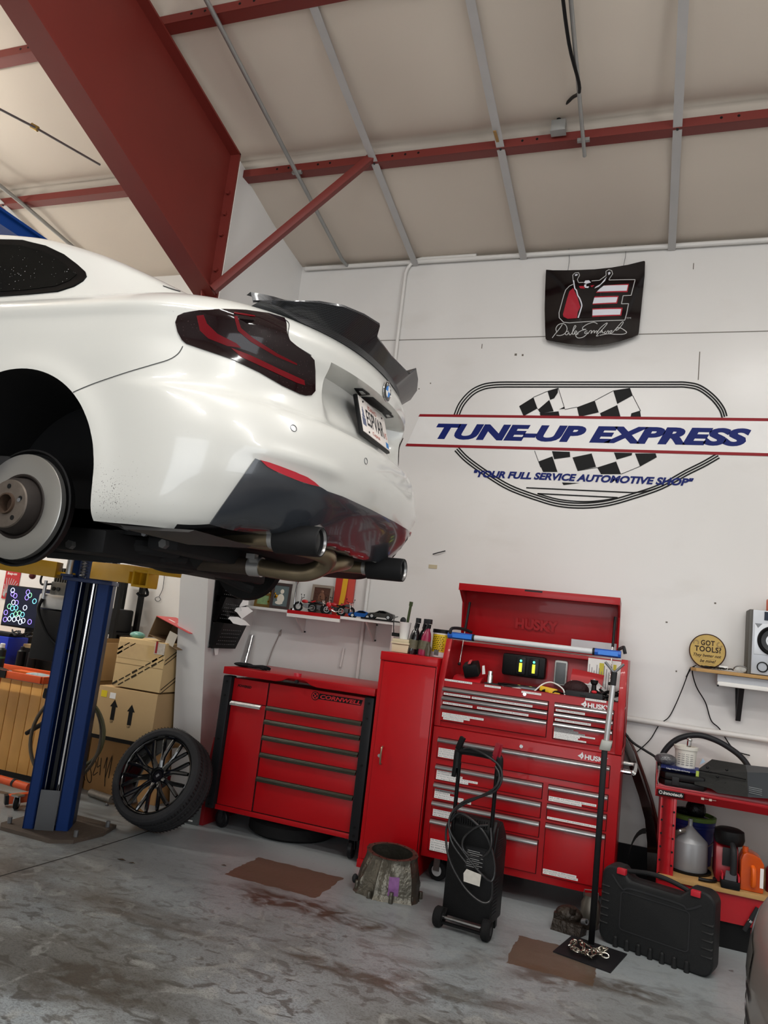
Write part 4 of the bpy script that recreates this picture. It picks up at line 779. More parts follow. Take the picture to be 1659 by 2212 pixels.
tag(build('adjustable_wrench', M().beam((-4.72, 5.0, .858), (-4.52, 5.04, .858), .025, .012).torus((-4.70, 5.0, .86), (0, 0, 1), .022, .008, 14, 6), SATIN), 'dark wrench lying on the orange bench edge by the post', 'wrench')
# ------------------------------------------------------------------ leaning wheel, file holder, wall shelf
def wheel_at():
    N0 = None
    for i in range(60):
        Y = 4.3+i*.02; P = aY(334, 1671, Y); c = (CAM-P).normalized(); N = (c*.80-_r*.46+_u*.30).normalized(); Tc = P-N*.115
        if Tc.z-.332*math.sqrt(1-N.z**2)-.105*abs(N.z) <= 0: break
    return Tc, N
Tc, Nn = wheel_at()
wl = thing('wheel', 'black alloy wheel with tyre leaning at an angle against the pier and red tool cart', 'wheel', (Tc.x, Tc.y, 0))
TYR = mat('tyre_rubber', '#303032', .7, var=.2, vs=20, bump=.2, bs=120); RIMK = mat('gloss_black_rim', '#101011', .15, coat=.8)
tp = [(.262, .10), (.275, .118), (.300, .121), (.318, .112), (.328, .095), (.331, .070), (.331, .062), (.325, .060), (.325, .052), (.332, .050), (.332, .022), (.326, .020), (.326, .010), (.332, .008)]
tp = tp+[(r, -h) for r, h in tp[::-1]]
ty = build('tyre', M().lathe(tp, Tc, Nn, 72), TYR, wl)
ex = Nn.orthogonal().normalized(); ey = Nn.cross(ex); pol = lambda a, r, h: Tc+(ex*math.cos(a)+ey*math.sin(a))*r+Nn*h
m = M()
for k in range(84):
    a = 2*PI*k/84
    for s in (1, -1): m.prism([pol(a, .3325, s*.066), pol(a+.02, .3325, s*.098), pol(a+.034, .3315, s*.098), pol(a+.012, .3325, s*.066)], (pol(a, .004, 0)-Tc)*.3)
    m.prism([pol(a+.02, .3328, -.02), pol(a+.045, .3328, .02), pol(a+.055, .3328, .02), pol(a+.03, .3328, -.02)], (pol(a, .003, 0)-Tc)*.3)
tr = build('tread_sipes', m, INK, ty); tr['kind'] = 'stuff'
build('rim', M().lathe([(.262, .116), (.268, .110), (.258, .106), (.248, .095), (.243, .07), (.236, -.05), (.25, -.10), (.262, -.108), (.262, -.10), (.243, -.06), (.25, .07)], Tc, Nn, 64, True), RIMK, wl)
for k in range(10):
    a = 2*PI*k/10+.12; sp = M()
    for s in (-1, 1):
        r0, r1 = pol(a+s*.10, .058, .072), pol(a+s*.155, .247, .098); mid = pol(a+s*.03, .125, .090)
        sp.tube([r0, mid, r1], [.017, .0145, .012], 8, sm=4)
    build('spoke', sp, RIMK, wl)
hb = build('wheel_hub', M().lathe([(0, .068), (.036, .068), (.042, .078), (.066, .080), (.076, .068), (.08, .03), (0, .03)], Tc, Nn, 40), RIMK, wl)
build('centre_cap', M().lathe([(0, .073), (.030, .073), (.033, .069), (.033, .06)], Tc, Nn, 30), mat('cap_black', '#17151a', .3), hb)
for k in range(5): a = 2*PI*k/5; build('lug_bore', M().cyl(pol(a, .056, .078), pol(a, .056, .081), .0105, n=12), INK, hb)
build('cap_mark', M().prism([pol(0, .012, .0735)+ey*.008, pol(0, .012, .0735)-ey*.008, pol(PI, .012, .0735)-ey*.008, pol(PI, .012, .0735)+ey*.008], Nn*.001), mat('cap_silver', '#77777a', .4), hb)
bt = thing('battery_box', 'grey box with white lettering tucked behind the leaning wheel', 'box', (-3.07, 5.0, 0)); build('case', M().bx(-3.16, -3.0, 4.93, 5.1, 0, .15), mat('slate_grey', '#4f5354', .55), bt, bev=.004)
build('box_label', M().bx(-3.15, -3.07, 4.928, 4.93, .06, .11), PAP, bt); build('box_print', M().bx(-3.15, -3.04, 4.928, 4.93, .02, .03), PAP, bt)
tag(build('side_panel', M().prism([(-3.04, 4.96, 0), (-2.97, 4.96, 0), (-2.97, 4.96, .62), (-2.985, 4.96, .62)], (0, .45, 0)), mat('deep_red', '#7c0c14', .35), bev=.004), 'dark red slanted panel between the leaning wheel and the red tool cart', 'panel')
# wall file holder on the return wall
fh = thing('file_holder', 'black perforated three-pocket file holder on the side wall stuffed with papers', 'file holder', (SX+.01, 5.2, 1.25))
HX = SX+.006
build('back_plate', M().prism([(HX, y, z) for y, z in ((5.07, 1.83), (5.12, 1.27), (5.16, 1.235), (5.48, 1.245), (5.48, 1.83))], (.008, 0, 0)), BLK, fh)
for k, (z0, dx) in enumerate(((1.60, .05), (1.44, .06), (1.24, .075))):
    y0, y1 = 5.11+.012*(2-k)*0, 5.46; pm = M()
    pm.prism([(HX+.01, y0, z0), (HX+.035, y0, z0), (HX+.035+dx, y0, z0+.20), (HX+.01, y0, z0+.21)], (0, .004, 0)).prism([(HX+.01, y1, z0), (HX+.035, y1, z0), (HX+.035+dx, y1, z0+.20), (HX+.01, y1, z0+.21)], (0, .004, 0))
    pm.prism([(HX+.035, y0, z0), (HX+.038, y0, z0), (HX+.038+dx, y0, z0+.20), (HX+.035+dx, y0, z0+.20)], (0, y1-y0, 0)).bx(HX, HX+.038, y0, y1, z0, z0+.004)
    pk = build('pocket', pm, BLK, fh); hm = M()
    for r_ in range(5):
        for c_ in range(10):
            f_ = (r_+1.2)/7; hm.box((HX+.0385+dx*f_, y0+.04+c_*.028, z0+.2*f_), (.002, .012, .004))
    hp = build('perforations', hm, mat('perforation_grey', '#6a6a6c', .6), pk)
Z4 = lambda x, y, Y: aY(440+x*.1326, 1230+y*.1326, Y)
for lab, pts, mt in (('white papers fanning up out of the middle pocket of the black file holder', ((380, 650, 5.34), (500, 545, 5.33), (665, 420, 5.36), (730, 450, 5.40), (725, 580, 5.40), (600, 610, 5.36), (440, 640, 5.34)), PAP),
    ('folded white sheet drooping over the middle pocket of the file holder', ((440, 640, 5.33), (600, 612, 5.30), (720, 610, 5.33), (800, 680, 5.36), (620, 805, 5.31), (540, 700, 5.29)), PAP),
    ('white papers curling out of the lowest pocket of the file holder', ((285, 795, 5.26), (400, 765, 5.27), (560, 775, 5.30), (680, 840, 5.33), (755, 915, 5.36), (600, 910, 5.31), (480, 880, 5.27), (420, 810, 5.26)), PAP),
    ('blue folder edge standing in the middle pocket of the file holder', ((440, 560, 5.36), (570, 432, 5.38), (600, 450, 5.39), (470, 575, 5.37)), mat('folder_blue', '#2f4f9a', .7)),
    ('white paper corner poking out of the top pocket of the file holder', ((425, 300, 5.36), (500, 262, 5.38), (545, 350, 5.40), (480, 332, 5.38)), PAP)):
    P_ = [Z4(*p) for p in pts]; c_ = sum(P_, V((0, 0, 0)))/len(P_)+V((.006, -.014, 0)); n2 = len(P_); q_ = M().add(P_+[c_]+[p+V((0, .003, 0)) for p in P_], [(i, (i+1) % n2, n2) for i in range(n2)]+[tuple(range(n2+1, 2*n2+1))]+[(i, (i+1) % n2, (i+1) % n2+n2+1, i+n2+1) for i in range(n2)])
    tag(build('paper_sheet', q_, mt, ang=.8), lab, 'paper')
tag(build('paper_tag', M().prism([(HX+.02, 5.17, 1.24), (HX+.025, 5.23, 1.24), (HX+.03, 5.22, 1.19), (HX+.025, 5.19, 1.185)], (.001, 0, 0)), PAP), 'small white tag hanging below the black file holder', 'paper')
# wall shelf
SH = 1.60; shf = thing('wall_shelf', 'white wall shelf with a red front trim in the middle, carrying models and photo frames', 'shelf', (-2.5, 5.6, 1.57))
build('plank', M().bx(-3.2, -1.88, 5.5, 5.745, SH-.022, SH), WHT, shf, bev=.002)
build('front_trim', M().bx(-2.80, -2.335, 5.492, 5.50, SH-.024, SH+.004), RED, shf); build('under_trim', M().bx(-2.80, -2.335, 5.49, 5.51, SH-.05, SH-.024), WHT, shf)
for x in (-2.76, -2.13):
    br_ = build('bracket', M().prism([(x, 5.52, SH-.022), (x, 5.745, SH-.022), (x, 5.745, SH-.17), (x, 5.735, SH-.17)], (.014, 0, 0)), WP, shf)
    for q in ((5.735, -.035), (5.735, -.16)): build('screw', M().cyl((x+.02, WY-.012, SH+q[1]), (x+.02, WY-.002, SH+q[1]), .007, n=8), SATIN, br_)
tag(build('shelf_end_board', M().bx(-1.895, -1.875, 5.50, 5.745, 1.14, SH-.022), mat('pinkish_board', '#c9bcb8', .6)), 'pale board dropping from the right end of the white wall shelf', 'board')
def photo(lab, x, w_, h_, fm, pm, tilt=.18, y=5.60, yaw=0, grp='photo frames on the wall shelf'):
    t = thing('photo_frame', lab, 'picture frame', (x, y, SH), grp); X = Matrix.Translation((x, y, SH+.003))@rotz(yaw)@Matrix.Rotation(-tilt, 4, 'X')
    b = .022; m = M().bx(-w_/2, w_/2, 0, .014, 0, b).bx(-w_/2, w_/2, 0, .014, h_-b, h_).bx(-w_/2, -w_/2+b, 0, .014, b, h_-b).bx(w_/2-b, w_/2, 0, .014, b, h_-b)
    build('frame', m.T(X), fm, t); p = build('picture', M().bx(-w_/2+b, w_/2-b, .006, .010, b, h_-b).T(X), pm, t); build('strut', M().bx(-.01, .01, .016, .09, 0, .006).T(X), BLK, t); return t, X, p
DKW = mat('dark_wood_frame', '#2b1613', .35, coat=.3)
t, X, p = photo('dark wooden photo frame with a seated child in white, on the wall shelf', -2.925, .165, .215, DKW, mat('photo_teal', '#4b5a5c', .4), .12, 5.58, .25)
build('printed_child', M().add(*(lambda q: (q.v, q.f))(M().ball((0, .004, .085), .030, 1, .05, 1.3, 10).ball((0.006, .004, .145), .016, 1, .06, 1.2, 10).ball((-.01, .004, .05), .025, 1.3, .05, .6, 10))).T(X), mat('photo_pale', '#c9c2b4', .5), p)
t, X, p = photo('light photo frame with a green garden picture at left end of the shelf', -3.10, .15, .12, mat('gold_frame', '#8a6d3a', .4, .5), mat('photo_green', '#7f9a6a', .5, var=.5, vs=30), .12, 5.60)
t, X, p = photo('brown relief plaque in a pale frame behind the red motorcycle on the shelf', -2.60, .19, .235, mat('pale_frame', '#8d8073', .5), mat('brown_relief', '#4c2a1d', .4, var=.3, vs=30, bump=.5), .10, 5.66)
build('relief_figure', M().ball((0, .004, .11), .04, .8, .12, 1.6, 10).ball((0, .004, .18), .014, 1, .3, 1, 8).T(X), mat('bronze_relief', '#7a5340', .35, .3), p)
gt = thing('gold_garland', 'tangled gold tinsel ornament between the photo frames on the shelf', 'ornament', (-3.0, 5.62, SH)); m = M(); r2 = random.Random(3)
for i in range(60): p = V((-3.0+r2.uniform(-.05, .05), 5.63+r2.uniform(-.04, .04), SH+.01+r2.uniform(0, .15))); m.ball(p, r2.uniform(.008, .016), 1, 1, 1, 6)
g_ = build('tinsel', m, mat('gold_foil', '#c0932c', .2, 1, var=.4, vs=60), gt); g_['kind'] = 'stuff'
tag(build('trophy', M().lathe([(.03, 0), (.03, .02), (.008, .03), (.008, .22), (.02, .25), (.022, .28), (0, .30)], (-2.84, 5.68, SH), n=16), CHR), 'small silver trophy behind the dark photo frame on the shelf', 'trophy')
pst = thing('banner_board', 'tall red board with a yellow ribbon stripe standing on the shelf against the wall', 'board', (-2.42, 5.70, SH)); build('board', M().bx(-2.505, -2.335, 5.715, 5.735, SH, 1.95), mat('banner_red', '#b02a22', .45), pst)
build('stripe', M().prism([(-2.452+a_, 5.714, SH+b2) for a_, b2 in ((-.01, 0), (.028, 0), (.05, .18), (.058, .35), (.012, .35), (.005, .18))], (0, -.001, 0)), mat('ribbon_yellow', '#dba51e', .5), pst); build('edge_stripe', M().bx(-2.39, -2.335, 5.713, 5.715, SH, 1.95), mat('banner_coral', '#c5473c', .45), pst)
def moto(lab, x, y, s, bodyc, ang=0, style=0):
    t = thing('model_motorcycle', lab, 'model motorcycle', (x, y, SH), 'model motorcycles on the shelf'); X = at((x, y, SH), ang); S = lambda *p: X@(V(p)*s)
    for xx in (-.36, .36):
        w_ = build('wheel', M().torus(S(xx, 0, .24), X.to_3x3()@V((0, 1, 0)), .19*s, .055*s, 22, 8), RUB, t); build('wheel_rim', M().torus(S(xx, 0, .24), X.to_3x3()@V((0, 1, 0)), .13*s, .015*s, 18, 6).beam(S(xx-.13, 0, .24), S(xx+.13, 0, .24), .012*s, .012*s).beam(S(xx, 0, .11), S(xx, 0, .37), .012*s, .012*s, up=(1, 0, 0)), ALU, w_)
    build('engine', M().box(S(.02, 0, .30), V((.30, .16, .22))*s, X.to_3x3()).cyl(S(-.05, -.10, .30), S(-.05, .1, .30), .07*s).cyl(S(.08, -.1, .27), S(.08, .1, .27), .08*s), SATIN if style else GREYM, t, bev=.002)
    build('fuel_tank', M().ball(S(-.05, 0, .52), .12*s, 1.5, .7, .75, 12), bodyc, t); build('seat', M().ball(S(.22, 0, .49), .1*s, 1.7, .6, .4, 10), BLK, t); build('tail', M().beam(S(.25, 0, .50), S(.50, 0, .60), .09*s, .06*s), bodyc, t)
    if style == 1: build('fairing', M().ball(S(-.28, 0, .48), .13*s, 1.1, .8, 1.2, 10).ball(S(-.1, 0, .28), .15*s, 1.3, .7, .7, 10), bodyc, t)
    build('fork', M().cyl(S(-.36, -.06, .24), S(-.24, -.06, .66), .02*s).cyl(S(-.36, .06, .24), S(-.24, .06, .66), .02*s), CHR, t); build('handlebar', M().tube([S(-.18, -.22, .72), S(-.24, 0, .66), S(-.18, .22, .72)], .015*s, 6, sm=3), BLK, t)
    build('exhaust', M().tube([S(-.1, -.1, .25), S(.1, -.12, .18), S(.42, -.12, .26)], .03*s, 8, sm=3), CHR, t)
    for q in (-.22, .22): build('mirror', M().cyl(S(-.18, q, .72), S(-.2, q*1.1, .82), .008*s).ball(S(-.2, q*1.1, .84), .03*s, 1, 1, 1, 8), BLK, t)
GR = mat('model_red', '#b5121b', .2, coat=.6)
moto('red and black model motorcycle leftmost on the red-trimmed shelf', -2.685, 5.575, .165, GR, .15)
moto('black and white model motorcycle second from left on the shelf', -2.575, 5.60, .165, mat('model_black', '#222224', .25, coat=.5), 2.9)
moto('bright red faired sport model motorcycle in front of the red board', -2.43, 5.575, .165, GR, .25, 1)
moto('black and chrome naked model motorcycle with tall handlebar beside blue model car', -2.315, 5.575, .165, mat('model_grey', '#3c3d40', .25, coat=.5), 2.6)
def mcar(lab, x, y, z, L, ang, body, cat='model car'):
    t = thing('model_car', lab, cat, (x, y, z), 'model cars on the shelf'); X = at((x, y, z), ang)
    pr = [(-.5, .07), (-.48, .15), (-.40, .19), (-.22, .215), (-.06, .30), (.10, .31), (.26, .27), (.40, .225), (.47, .215), (.5, .14), (.49, .07), (.40, .06), (.34, .12), (.27, .13), (.20, .06), (-.20, .06), (-.26, .12), (-.33, .12), (-.38, .06)]
    rows = [[X@(V((px*(1-.04*abs(k)**3), k*.21*(1-.25*max(0, pz-.2)/.11), pz))*L) for px, pz in pr+[pr[0]]] for k in (-1, -.93, -.6, 0, .6, .93, 1)]
    m = M().grid(rows); n = len(pr); m.f += [tuple(range(n))[::-1], tuple(6*(n+1)+i for i in range(n))]; build('body', m, body, t, ang=.5)
    build('windows', M().prism([X@(V((px, -.206, pz))*L) for px, pz in ((-.17, .215), (-.05, .285), (.10, .295), (.24, .25), (.18, .215))], X.to_3x3()@V((0, .412*L, 0))), GL, t)
    for sx in (-.30, .31):
        for sy in (-1, 1):
            c = X@(V((sx, sy*.19, .085))*L); a = X.to_3x3()@V((0, 1, 0)); w_ = build('wheel', M().lathe([(.04*L, -.03*L), (.08*L, -.03*L), (.085*L, -.02*L), (.085*L, .02*L), (.08*L, .03*L), (.04*L, .03*L)], c, a, 20, True), RUB, t); build('wheel_rim', M().cyl(c-a*.031*L, c+a*.031*L, .055*L, n=14), body if False else ALU, w_)
    return t, X, L
mcar('blue metallic model coupe on the shelf right of the motorcycles', -2.19, 5.57, SH, .20, .15, mat('model_blue', '#1257a8', .2, .3, coat=.6))
mcb = mcar('matte dark grey model sports car rightmost on the shelf', -2.02, 5.57, SH+.012, .215, .1, mat('model_dark', '#2b2926', .4, .2))
tag(build('display_base', M().bx(-2.16, -1.885, 5.49, 5.66, SH, SH+.012), BLK, bev=.003), 'black display base under the dark model car', 'display base')
tag(build('steel_tube', M().cyl(aY(527, 1442, 5.60), aY(545, 1373, 5.70), .022), mat('shiny_tube', '#b0b1b2', .2, .9)), 'shiny steel tube standing behind the red tool cart, leaning into the corner', 'tube')
tag(build('cord', M().tube([aY(608, 1360, WY-.01), aY(600, 1378, WY-.012), aY(588, 1405, WY-.02), aY(576, 1440, WY-.03)], .004, 6, sm=3).ball(aY(605, 1368, WY-.012), .014, .8, .8, 1.6, 8), mat('grimy_cord', '#8f8680', .7)), 'thin grimy pull cord hanging on the wall below the shelf', 'cord')
tag(build('door_stop', M().tube([aY(743, 1400, WY-.02), aY(735, 1440, WY-.02)], .01), WP), 'short white pipe stub behind the tool cart on the wall', 'pipe')
# ------------------------------------------------------------------ tool cart, locker, tool chest and cabinet
UX, UZ = (1, 0, 0), (0, 0, 1)
def panel(root, nm, x0, x1, z0, z1, y, m_=RED, d=.012, bev=.003): return build(nm, M().bx(x0, x1, y, y+d, z0, z1), m_, root, bev=bev)
SLOT = mat('slot_shadow', '#2a0507', .7)
# --- red power tool cart
YC = 4.965; ca = thing('tool_cart', 'wide red rolling tool cart with black corner posts and drawer pulls, below the wall shelf', 'tool cart', (-2.36, 5.25, 0))
build('body', M().bx(-2.90, -1.83, YC+.012, 5.58, .135, 1.06), RED, ca, bev=.004); build('gap_backing', M().bx(-2.893, -1.838, YC+.004, YC+.014, .165, 1.062), SLOT, ca)
build('bottom_rail', M().bx(-2.895, -1.838, YC-.002, YC+.02, .132, .166), RED, ca, bev=.003)
lidp = [(-2.962, 1.135), (-1.765, 1.135), (-1.765, 1.083), (-2.20, 1.083), (-2.25, 1.092), (-2.30, 1.118), (-2.43, 1.118), (-2.48, 1.092), (-2.53, 1.083), (-2.962, 1.083)]
build('lid', M().prism([(x, YC-.045, z) for x, z in lidp], (0, .02, 0)).bx(-2.962, -1.765, YC-.026, 5.60, 1.10, 1.135).bx(-2.962, -2.94, YC-.026, 5.60, 1.083, 1.1).bx(-1.787, -1.765, YC-.026, 5.6, 1.083, 1.1), RED, ca, bev=.006)
lk = build('lock', M().cyl((-2.362, YC-.03, 1.102), (-2.362, YC-.05, 1.102), .012), SATIN, ca)
for x0 in (-2.965, -1.842):
    p = build('corner_post', M().bx(x0, x0+.072, YC-.03, YC+.05, .135, 1.072), mat('post_black', '#1d1e21', .4), ca, bev=.012)
    for z in (1.03, .93, .62, .22, .165): build('post_bolt', M().cyl((x0+.036, YC-.034, z), (x0+.036, YC-.028, z), .008, n=10), INK, p)
panel(ca, 'top_drawer', -2.885, -2.602, .90, 1.06, YC); d = panel(ca, 'door', -2.885, -2.602, .17, .895, YC)
def pull(root, x0, x1, z, y, h, m_, nm='handle'):
    m = M().prism([(x0, y, z+h), (x0, y-.014, z+h*.9), (x0, y-.026, z+h*.30), (x0, y-.026, z), (x0, y-.018, z), (x0, y-.016, z+h*.3), (x0, y, z+h*.55)], (x1-x0, 0, 0))
    for k in range(3): zz = z+h*(.42+.17*k); yy = y-.024+.011*k/2*1.2; m.bx(x0, x1, yy-.003, yy+.004, zz, zz+h*.07)
    return build(nm, m, m_, root)
PULL = mat('pull_black', '#39382f', .35, .5); pull(d, -2.883, -2.632, .868, YC, .03, ALU)
text('POWERED', (-2.85, YC-.001, 1.0), UX, UZ, .115, .019, INK, ca, 'brand_plate_text', shear=.2, bold=.04); 
zz = [1.064, .878, .782, .672, .553, .388, .17]
for k in range(6):
    z1, z0 = zz[k]-.003, zz[k+1]+.003
    dr = panel(ca, 'drawer', -2.590, -1.845, z0, z1, YC)
    if k < 5: pull(dr, -2.588, -1.848, z0-.010, YC, .032, PULL)
lg = build('brand_plate', M().prism([(-2.196, YC-.0006, 1.004), (-1.872, YC-.0006, 1.004), (-1.862, YC-.0006, 1.043), (-2.190, YC-.0006, 1.043)], (0, -.001, 0)), INK, ca); text('CORNWELL', (-2.183, YC-.002, 1.0095), UX, UZ, .308, .027, mat('logo_red', '#d01824', .4), lg, 'brand_logo', bold=.03, shear=.22)
lc = build('logo_wheel', M().cyl((-2.222, YC-.001, 1.022), (-2.222, YC-.003, 1.022), .030), INK, ca); build('logo_ring', M().torus((-2.222, YC-.003, 1.022), (0, 1, 0), .022, .003, 24, 6).beam((-2.238, YC-.0035, 1.006), (-2.206, YC-.0035, 1.038), .001, .005, up=UX).beam((-2.206, YC-.0035, 1.006), (-2.238, YC-.0035, 1.038), .001, .005, up=UX), mat('logo_red', '#c3141f', .4), lc)
for x, y, a in ((-2.86, 5.03, 1.25), (-1.84, 5.02, .1), (-2.87, 5.5, 0), (-1.86, 5.5, 0)): caster(ca, (x, y, .135), .063, a, .034, mat('caster_black', '#17171a', .35), SATIN, SATIN)
gl = thing('work_gloves', 'pair of black work gloves lying on the left end of the red tool cart lid', 'gloves', (-2.84, 5.12, 1.135))
GLV = mat('black_knit', '#17171a', .9, bump=.5, bs=90); m = M().ball((-2.90, 5.10, 1.152), .075, 1.1, .75, .22, 14).ball((-2.80, 5.08, 1.15), .05, 1.3, .7, .25, 12); build('palm', m, GLV, gl)
for k in range(4): build('finger', M().tube([(-2.78, 5.05+k*.022, 1.152), (-2.73, 5.04+k*.024, 1.155), (-2.69+.008*(k % 2), 5.035+k*.026, 1.146)], [.013, .012, .009], 8, sm=3), GLV, gl)
build('logo_patch', M().ball((-2.90, 5.085, 1.168), .02, 1.6, .7, .15, 8), mat('patch_grey', '#6e6f73', .7), gl)
tp_ = thing('tape_roll', 'small red roll of tape on the front edge of the tool cart lid', 'tape', (-2.39, 4.99, 1.135)); build('roll', M().lathe([(.012, 0), (.028, 0), (.028, .022), (.012, .022)], (-2.39, 4.985, 1.135), n=24, close=True), mat('tape_red', '#c8283a', .3), tp_)
tag(build('used_tyre', M().lathe([(.20, -.045), (.29, -.055), (.32, -.035), (.32, .035), (.29, .055), (.20, .045), (.19, 0)], (-2.42, 5.30, .056), (0.0, 0, 1), 40, True).T(Matrix.Translation((0, 0, .0))), RUB), 'worn black tyre lying flat underneath the red tool cart', 'tyre')
# --- locker
YL = 4.89; lo_ = thing('locker', 'tall narrow red steel locker between the red tool cart and the tool chest', 'locker', (-1.54, 5.2, 0))
build('body', M().bx(-1.742, -1.338, YL, 5.50, 0, 1.392), RED, lo_, bev=.006)
build('door_gap', M().bx(-1.715, -1.345, YL-.001, YL+.0, .055, 1.332), SLOT, lo_); dr = build('door', M().bx(-1.712, -1.348, YL-.010, YL, .058, 1.329), RED, lo_, bev=.004); build('kick_panel', M().bx(-1.742, -1.338, YL-.010, YL, 0, .050), RED, lo_, bev=.003); build('top_rail', M().bx(-1.742, -1.338, YL-.012, YL, 1.336, 1.394), RED, lo_, bev=.006)
build('handle', M().tube([(-1.652, YL-.01, .775), (-1.650, YL-.035, .77), (-1.650, YL-.04, .72), (-1.650, YL-.035, .67), (-1.652, YL-.01, .665)], .006, 8, sm=4), mat('tarnished', '#a4917c', .35, .8), dr); build('lock', M().cyl((-1.668, YL-.01, .715), (-1.668, YL-.018, .715), .011), CHR, dr)
LT_ = 1.394
bxx = thing('storage_box', 'cream plastic lidded box on the locker, white cup standing on it', 'box', (-1.66, 5.1, LT_)); CRM = mat('cream_plastic', '#cfc4a4', .5); build('box', M().prism([(-1.715, 5.02, LT_), (-1.60, 5.02, LT_), (-1.595, 5.02, LT_+.055), (-1.72, 5.02, LT_+.055)], (0, .12, 0)), CRM, bxx, bev=.004); build('lid', M().bx(-1.724, -1.591, 5.012, 5.148, LT_+.057, LT_+.072).bx(-1.718, -1.597, 5.018, 5.142, LT_+.072, LT_+.092), CRM, bxx, bev=.004)
cp = thing('cup', 'white paper cup holding brushes and a marker on the cream box', 'cup', (-1.655, 5.08, LT_+.092)); cc = V((-1.655, 5.08, LT_+.093)); build('cup_wall', M().lathe([(0, 0), (.032, 0), (.041, .115), (.043, .118), (.039, .116), (.03, .004), (0, .004)], cc, n=28), WHT, cp)
tag(build('marker', M().cyl(cc+V((.005, 0, .01)), cc+V((.020, .01, .235)), .0095).cyl(cc+V((.020, .01, .235)), cc+V((.022, .011, .265)), .013), mat('marker_green', '#3a4526', .4)), 'tall dark marker with black cap standing in the white cup', 'marker')
tag(build('paint_brush', M().ball(cc+V((-.02, 0, .128)), .022, 1, .5, 1.1, 10).cyl(cc+V((-.015, 0, .01)), cc+V((-.018, 0, .12)), .006), SATIN), 'round black brush head peeking over left rim of the white cup', 'brush')
tag(build('usb_dongle', M().box((-1.715, 5.07, LT_+.118), (.05, .03, .025)).tube([(-1.735, 5.08, LT_+.13), (-1.75, 5.10, LT_+.2), (-1.80, 5.25, LT_+.235), (-1.86, 5.5, LT_+.25)], .004, 6, sm=4), BLK), 'black plug with thin cable hanging from the shelf to the cream box', 'plug')
def spray(lab, x, y, bc, tilt=0):
    t = thing('spray_bottle', lab, 'spray bottle', (x, y, LT_), 'spray bottles on the locker'); o = (x, y, LT_)
    build('bottle', M().lathe([(0, 0), (.036, 0), (.038, .02), (.034, .12), (.026, .155), (.015, .175), (.014, .2), (0, .2)], o, (tilt, 0, 1), 24), bc, t)
    a = V((tilt, 0, 1)).normalized(); h = V(o)+a*.2; build('collar', M().cyl(h-a*.012, h+a*.015, .017), BLK, t)
    build('trigger_head', M().box(h+a*.034+V((.004, -.008, 0)), (.026, .05, .034)).beam(h+a*.02+V((.0, -.03, 0)), h-a*.02+V((0, -.045, 0)), .012, .008), SATIN, t, bev=.004)
    build('bottle_label', M().lathe([(.0375, .03), (.0355, .10)], o, (tilt, 0, 1), 24), mat('label_dark', '#1e1e20', .4, var=.5, vs=60) if bc == BLK else mat('label_olive', '#5c5a45', .5, var=.4, vs=60), t)
BG = mat('glossy_black_bottle', '#101012', .15, coat=.5)
spray('glossy black spray bottle leaning leftmost of the locker bottles', -1.585, 5.06, BG, .12); spray('glossy black spray bottle in the middle of the locker bottles', -1.535, 5.10, BG, .10); spray('magenta spray bottle with black trigger on the locker', -1.495, 5.05, mat('magenta_plastic', '#8e1640', .3), .10)
tag(build('small_bottle', M().lathe([(0, 0), (.02, 0), (.022, .05), (.012, .07), (.012, .085), (0, .085)], (-1.452, 5.02, LT_), n=18), mat('smoky_bottle', '#4a4233', .3, var=.5, vs=30)), 'small dark bottle between magenta bottle and yellow tub', 'bottle')
tb = thing('wipes_tub', 'yellow and white wipes tub with black lid on the locker', 'tub', (-1.40, 5.13, LT_)); o = (-1.395, 5.13, LT_)
build('tub', M().cyl(o, V(o)+V((0, 0, .165)), .062, n=36), PAP, tb); build('wrap', M().lathe([(.0628, .035), (.0628, .155)], o, n=36), mat('wrap_yellow', '#e0bf1c', .4), tb); build('lid', M().cyl(V(o)+V((0, 0, .165)), V(o)+V((0, 0, .19)), .066, n=36), BLK, tb)
build('white_stripe', M().lathe([(.0633, .036), (.0633, .154)], o, n=36), PAP, tb) if 0 else None
m = M()
for r_ in range(8):
    for c_ in range(5):
        a = -PI/2-.75+c_*.28+.1*(r_ % 2); zq = .05+r_*.0125; m.box(V(o)+V((.0632*math.cos(a), .0632*math.sin(a), zq)), (.012, .001, .004), Matrix.Rotation(a+PI/2, 3, 'Z'))
build('fine_print', m, INK, tb); a = -PI/2-.2; build('barcode', M().box(V(o)+V((.064*math.cos(a), .064*math.sin(a), .03)), (.035, .001, .035), Matrix.Rotation(a+PI/2, 3, 'Z')), mat('barcode_grey', '#6f6f6f', .7, var=.6, vs=90), tb)
# --- lower cabinet
YH = 4.90; hc = thing('tool_cabinet', 'red rolling tool cabinet with silver drawer pulls and white labels, below the open chest', 'tool cabinet', (-.74, 5.2, 0))
X0, X1 = -1.325, -.152
HR = mat('chest_red', '#a10a13', .35, coat=.15, spec=.3); SIL = mat('silver_pull', '#b9babb', .28, .9)
build('body', M().bx(X0, X1, YH, 5.46, .152, .958), HR, hc, bev=.005)
def drawer(root, x0, x1, z0, z1, y=YH, mm=HR, hz=None):
    build('drawer_gap', M().bx(x0-.004, x1+.004, y-.0012, y-.0002, z0-.004, z1+.004), SLOT, root)
    d = panel(root, 'drawer', x0, x1, z0, z1, y-.010, mm, .009, .002)
    build('handle', M().prism([(x0, y-.010, z1), (x0, y-.024, z1-.002), (x0, y-.032, z1-.009), (x0, y-.034, z1-.016), (x0, y-.028, z1-.024), (x0, y-.024, z1-.02), (x0, y-.010, z1-.02)], (x1-x0, 0, 0)), SIL, d); return d
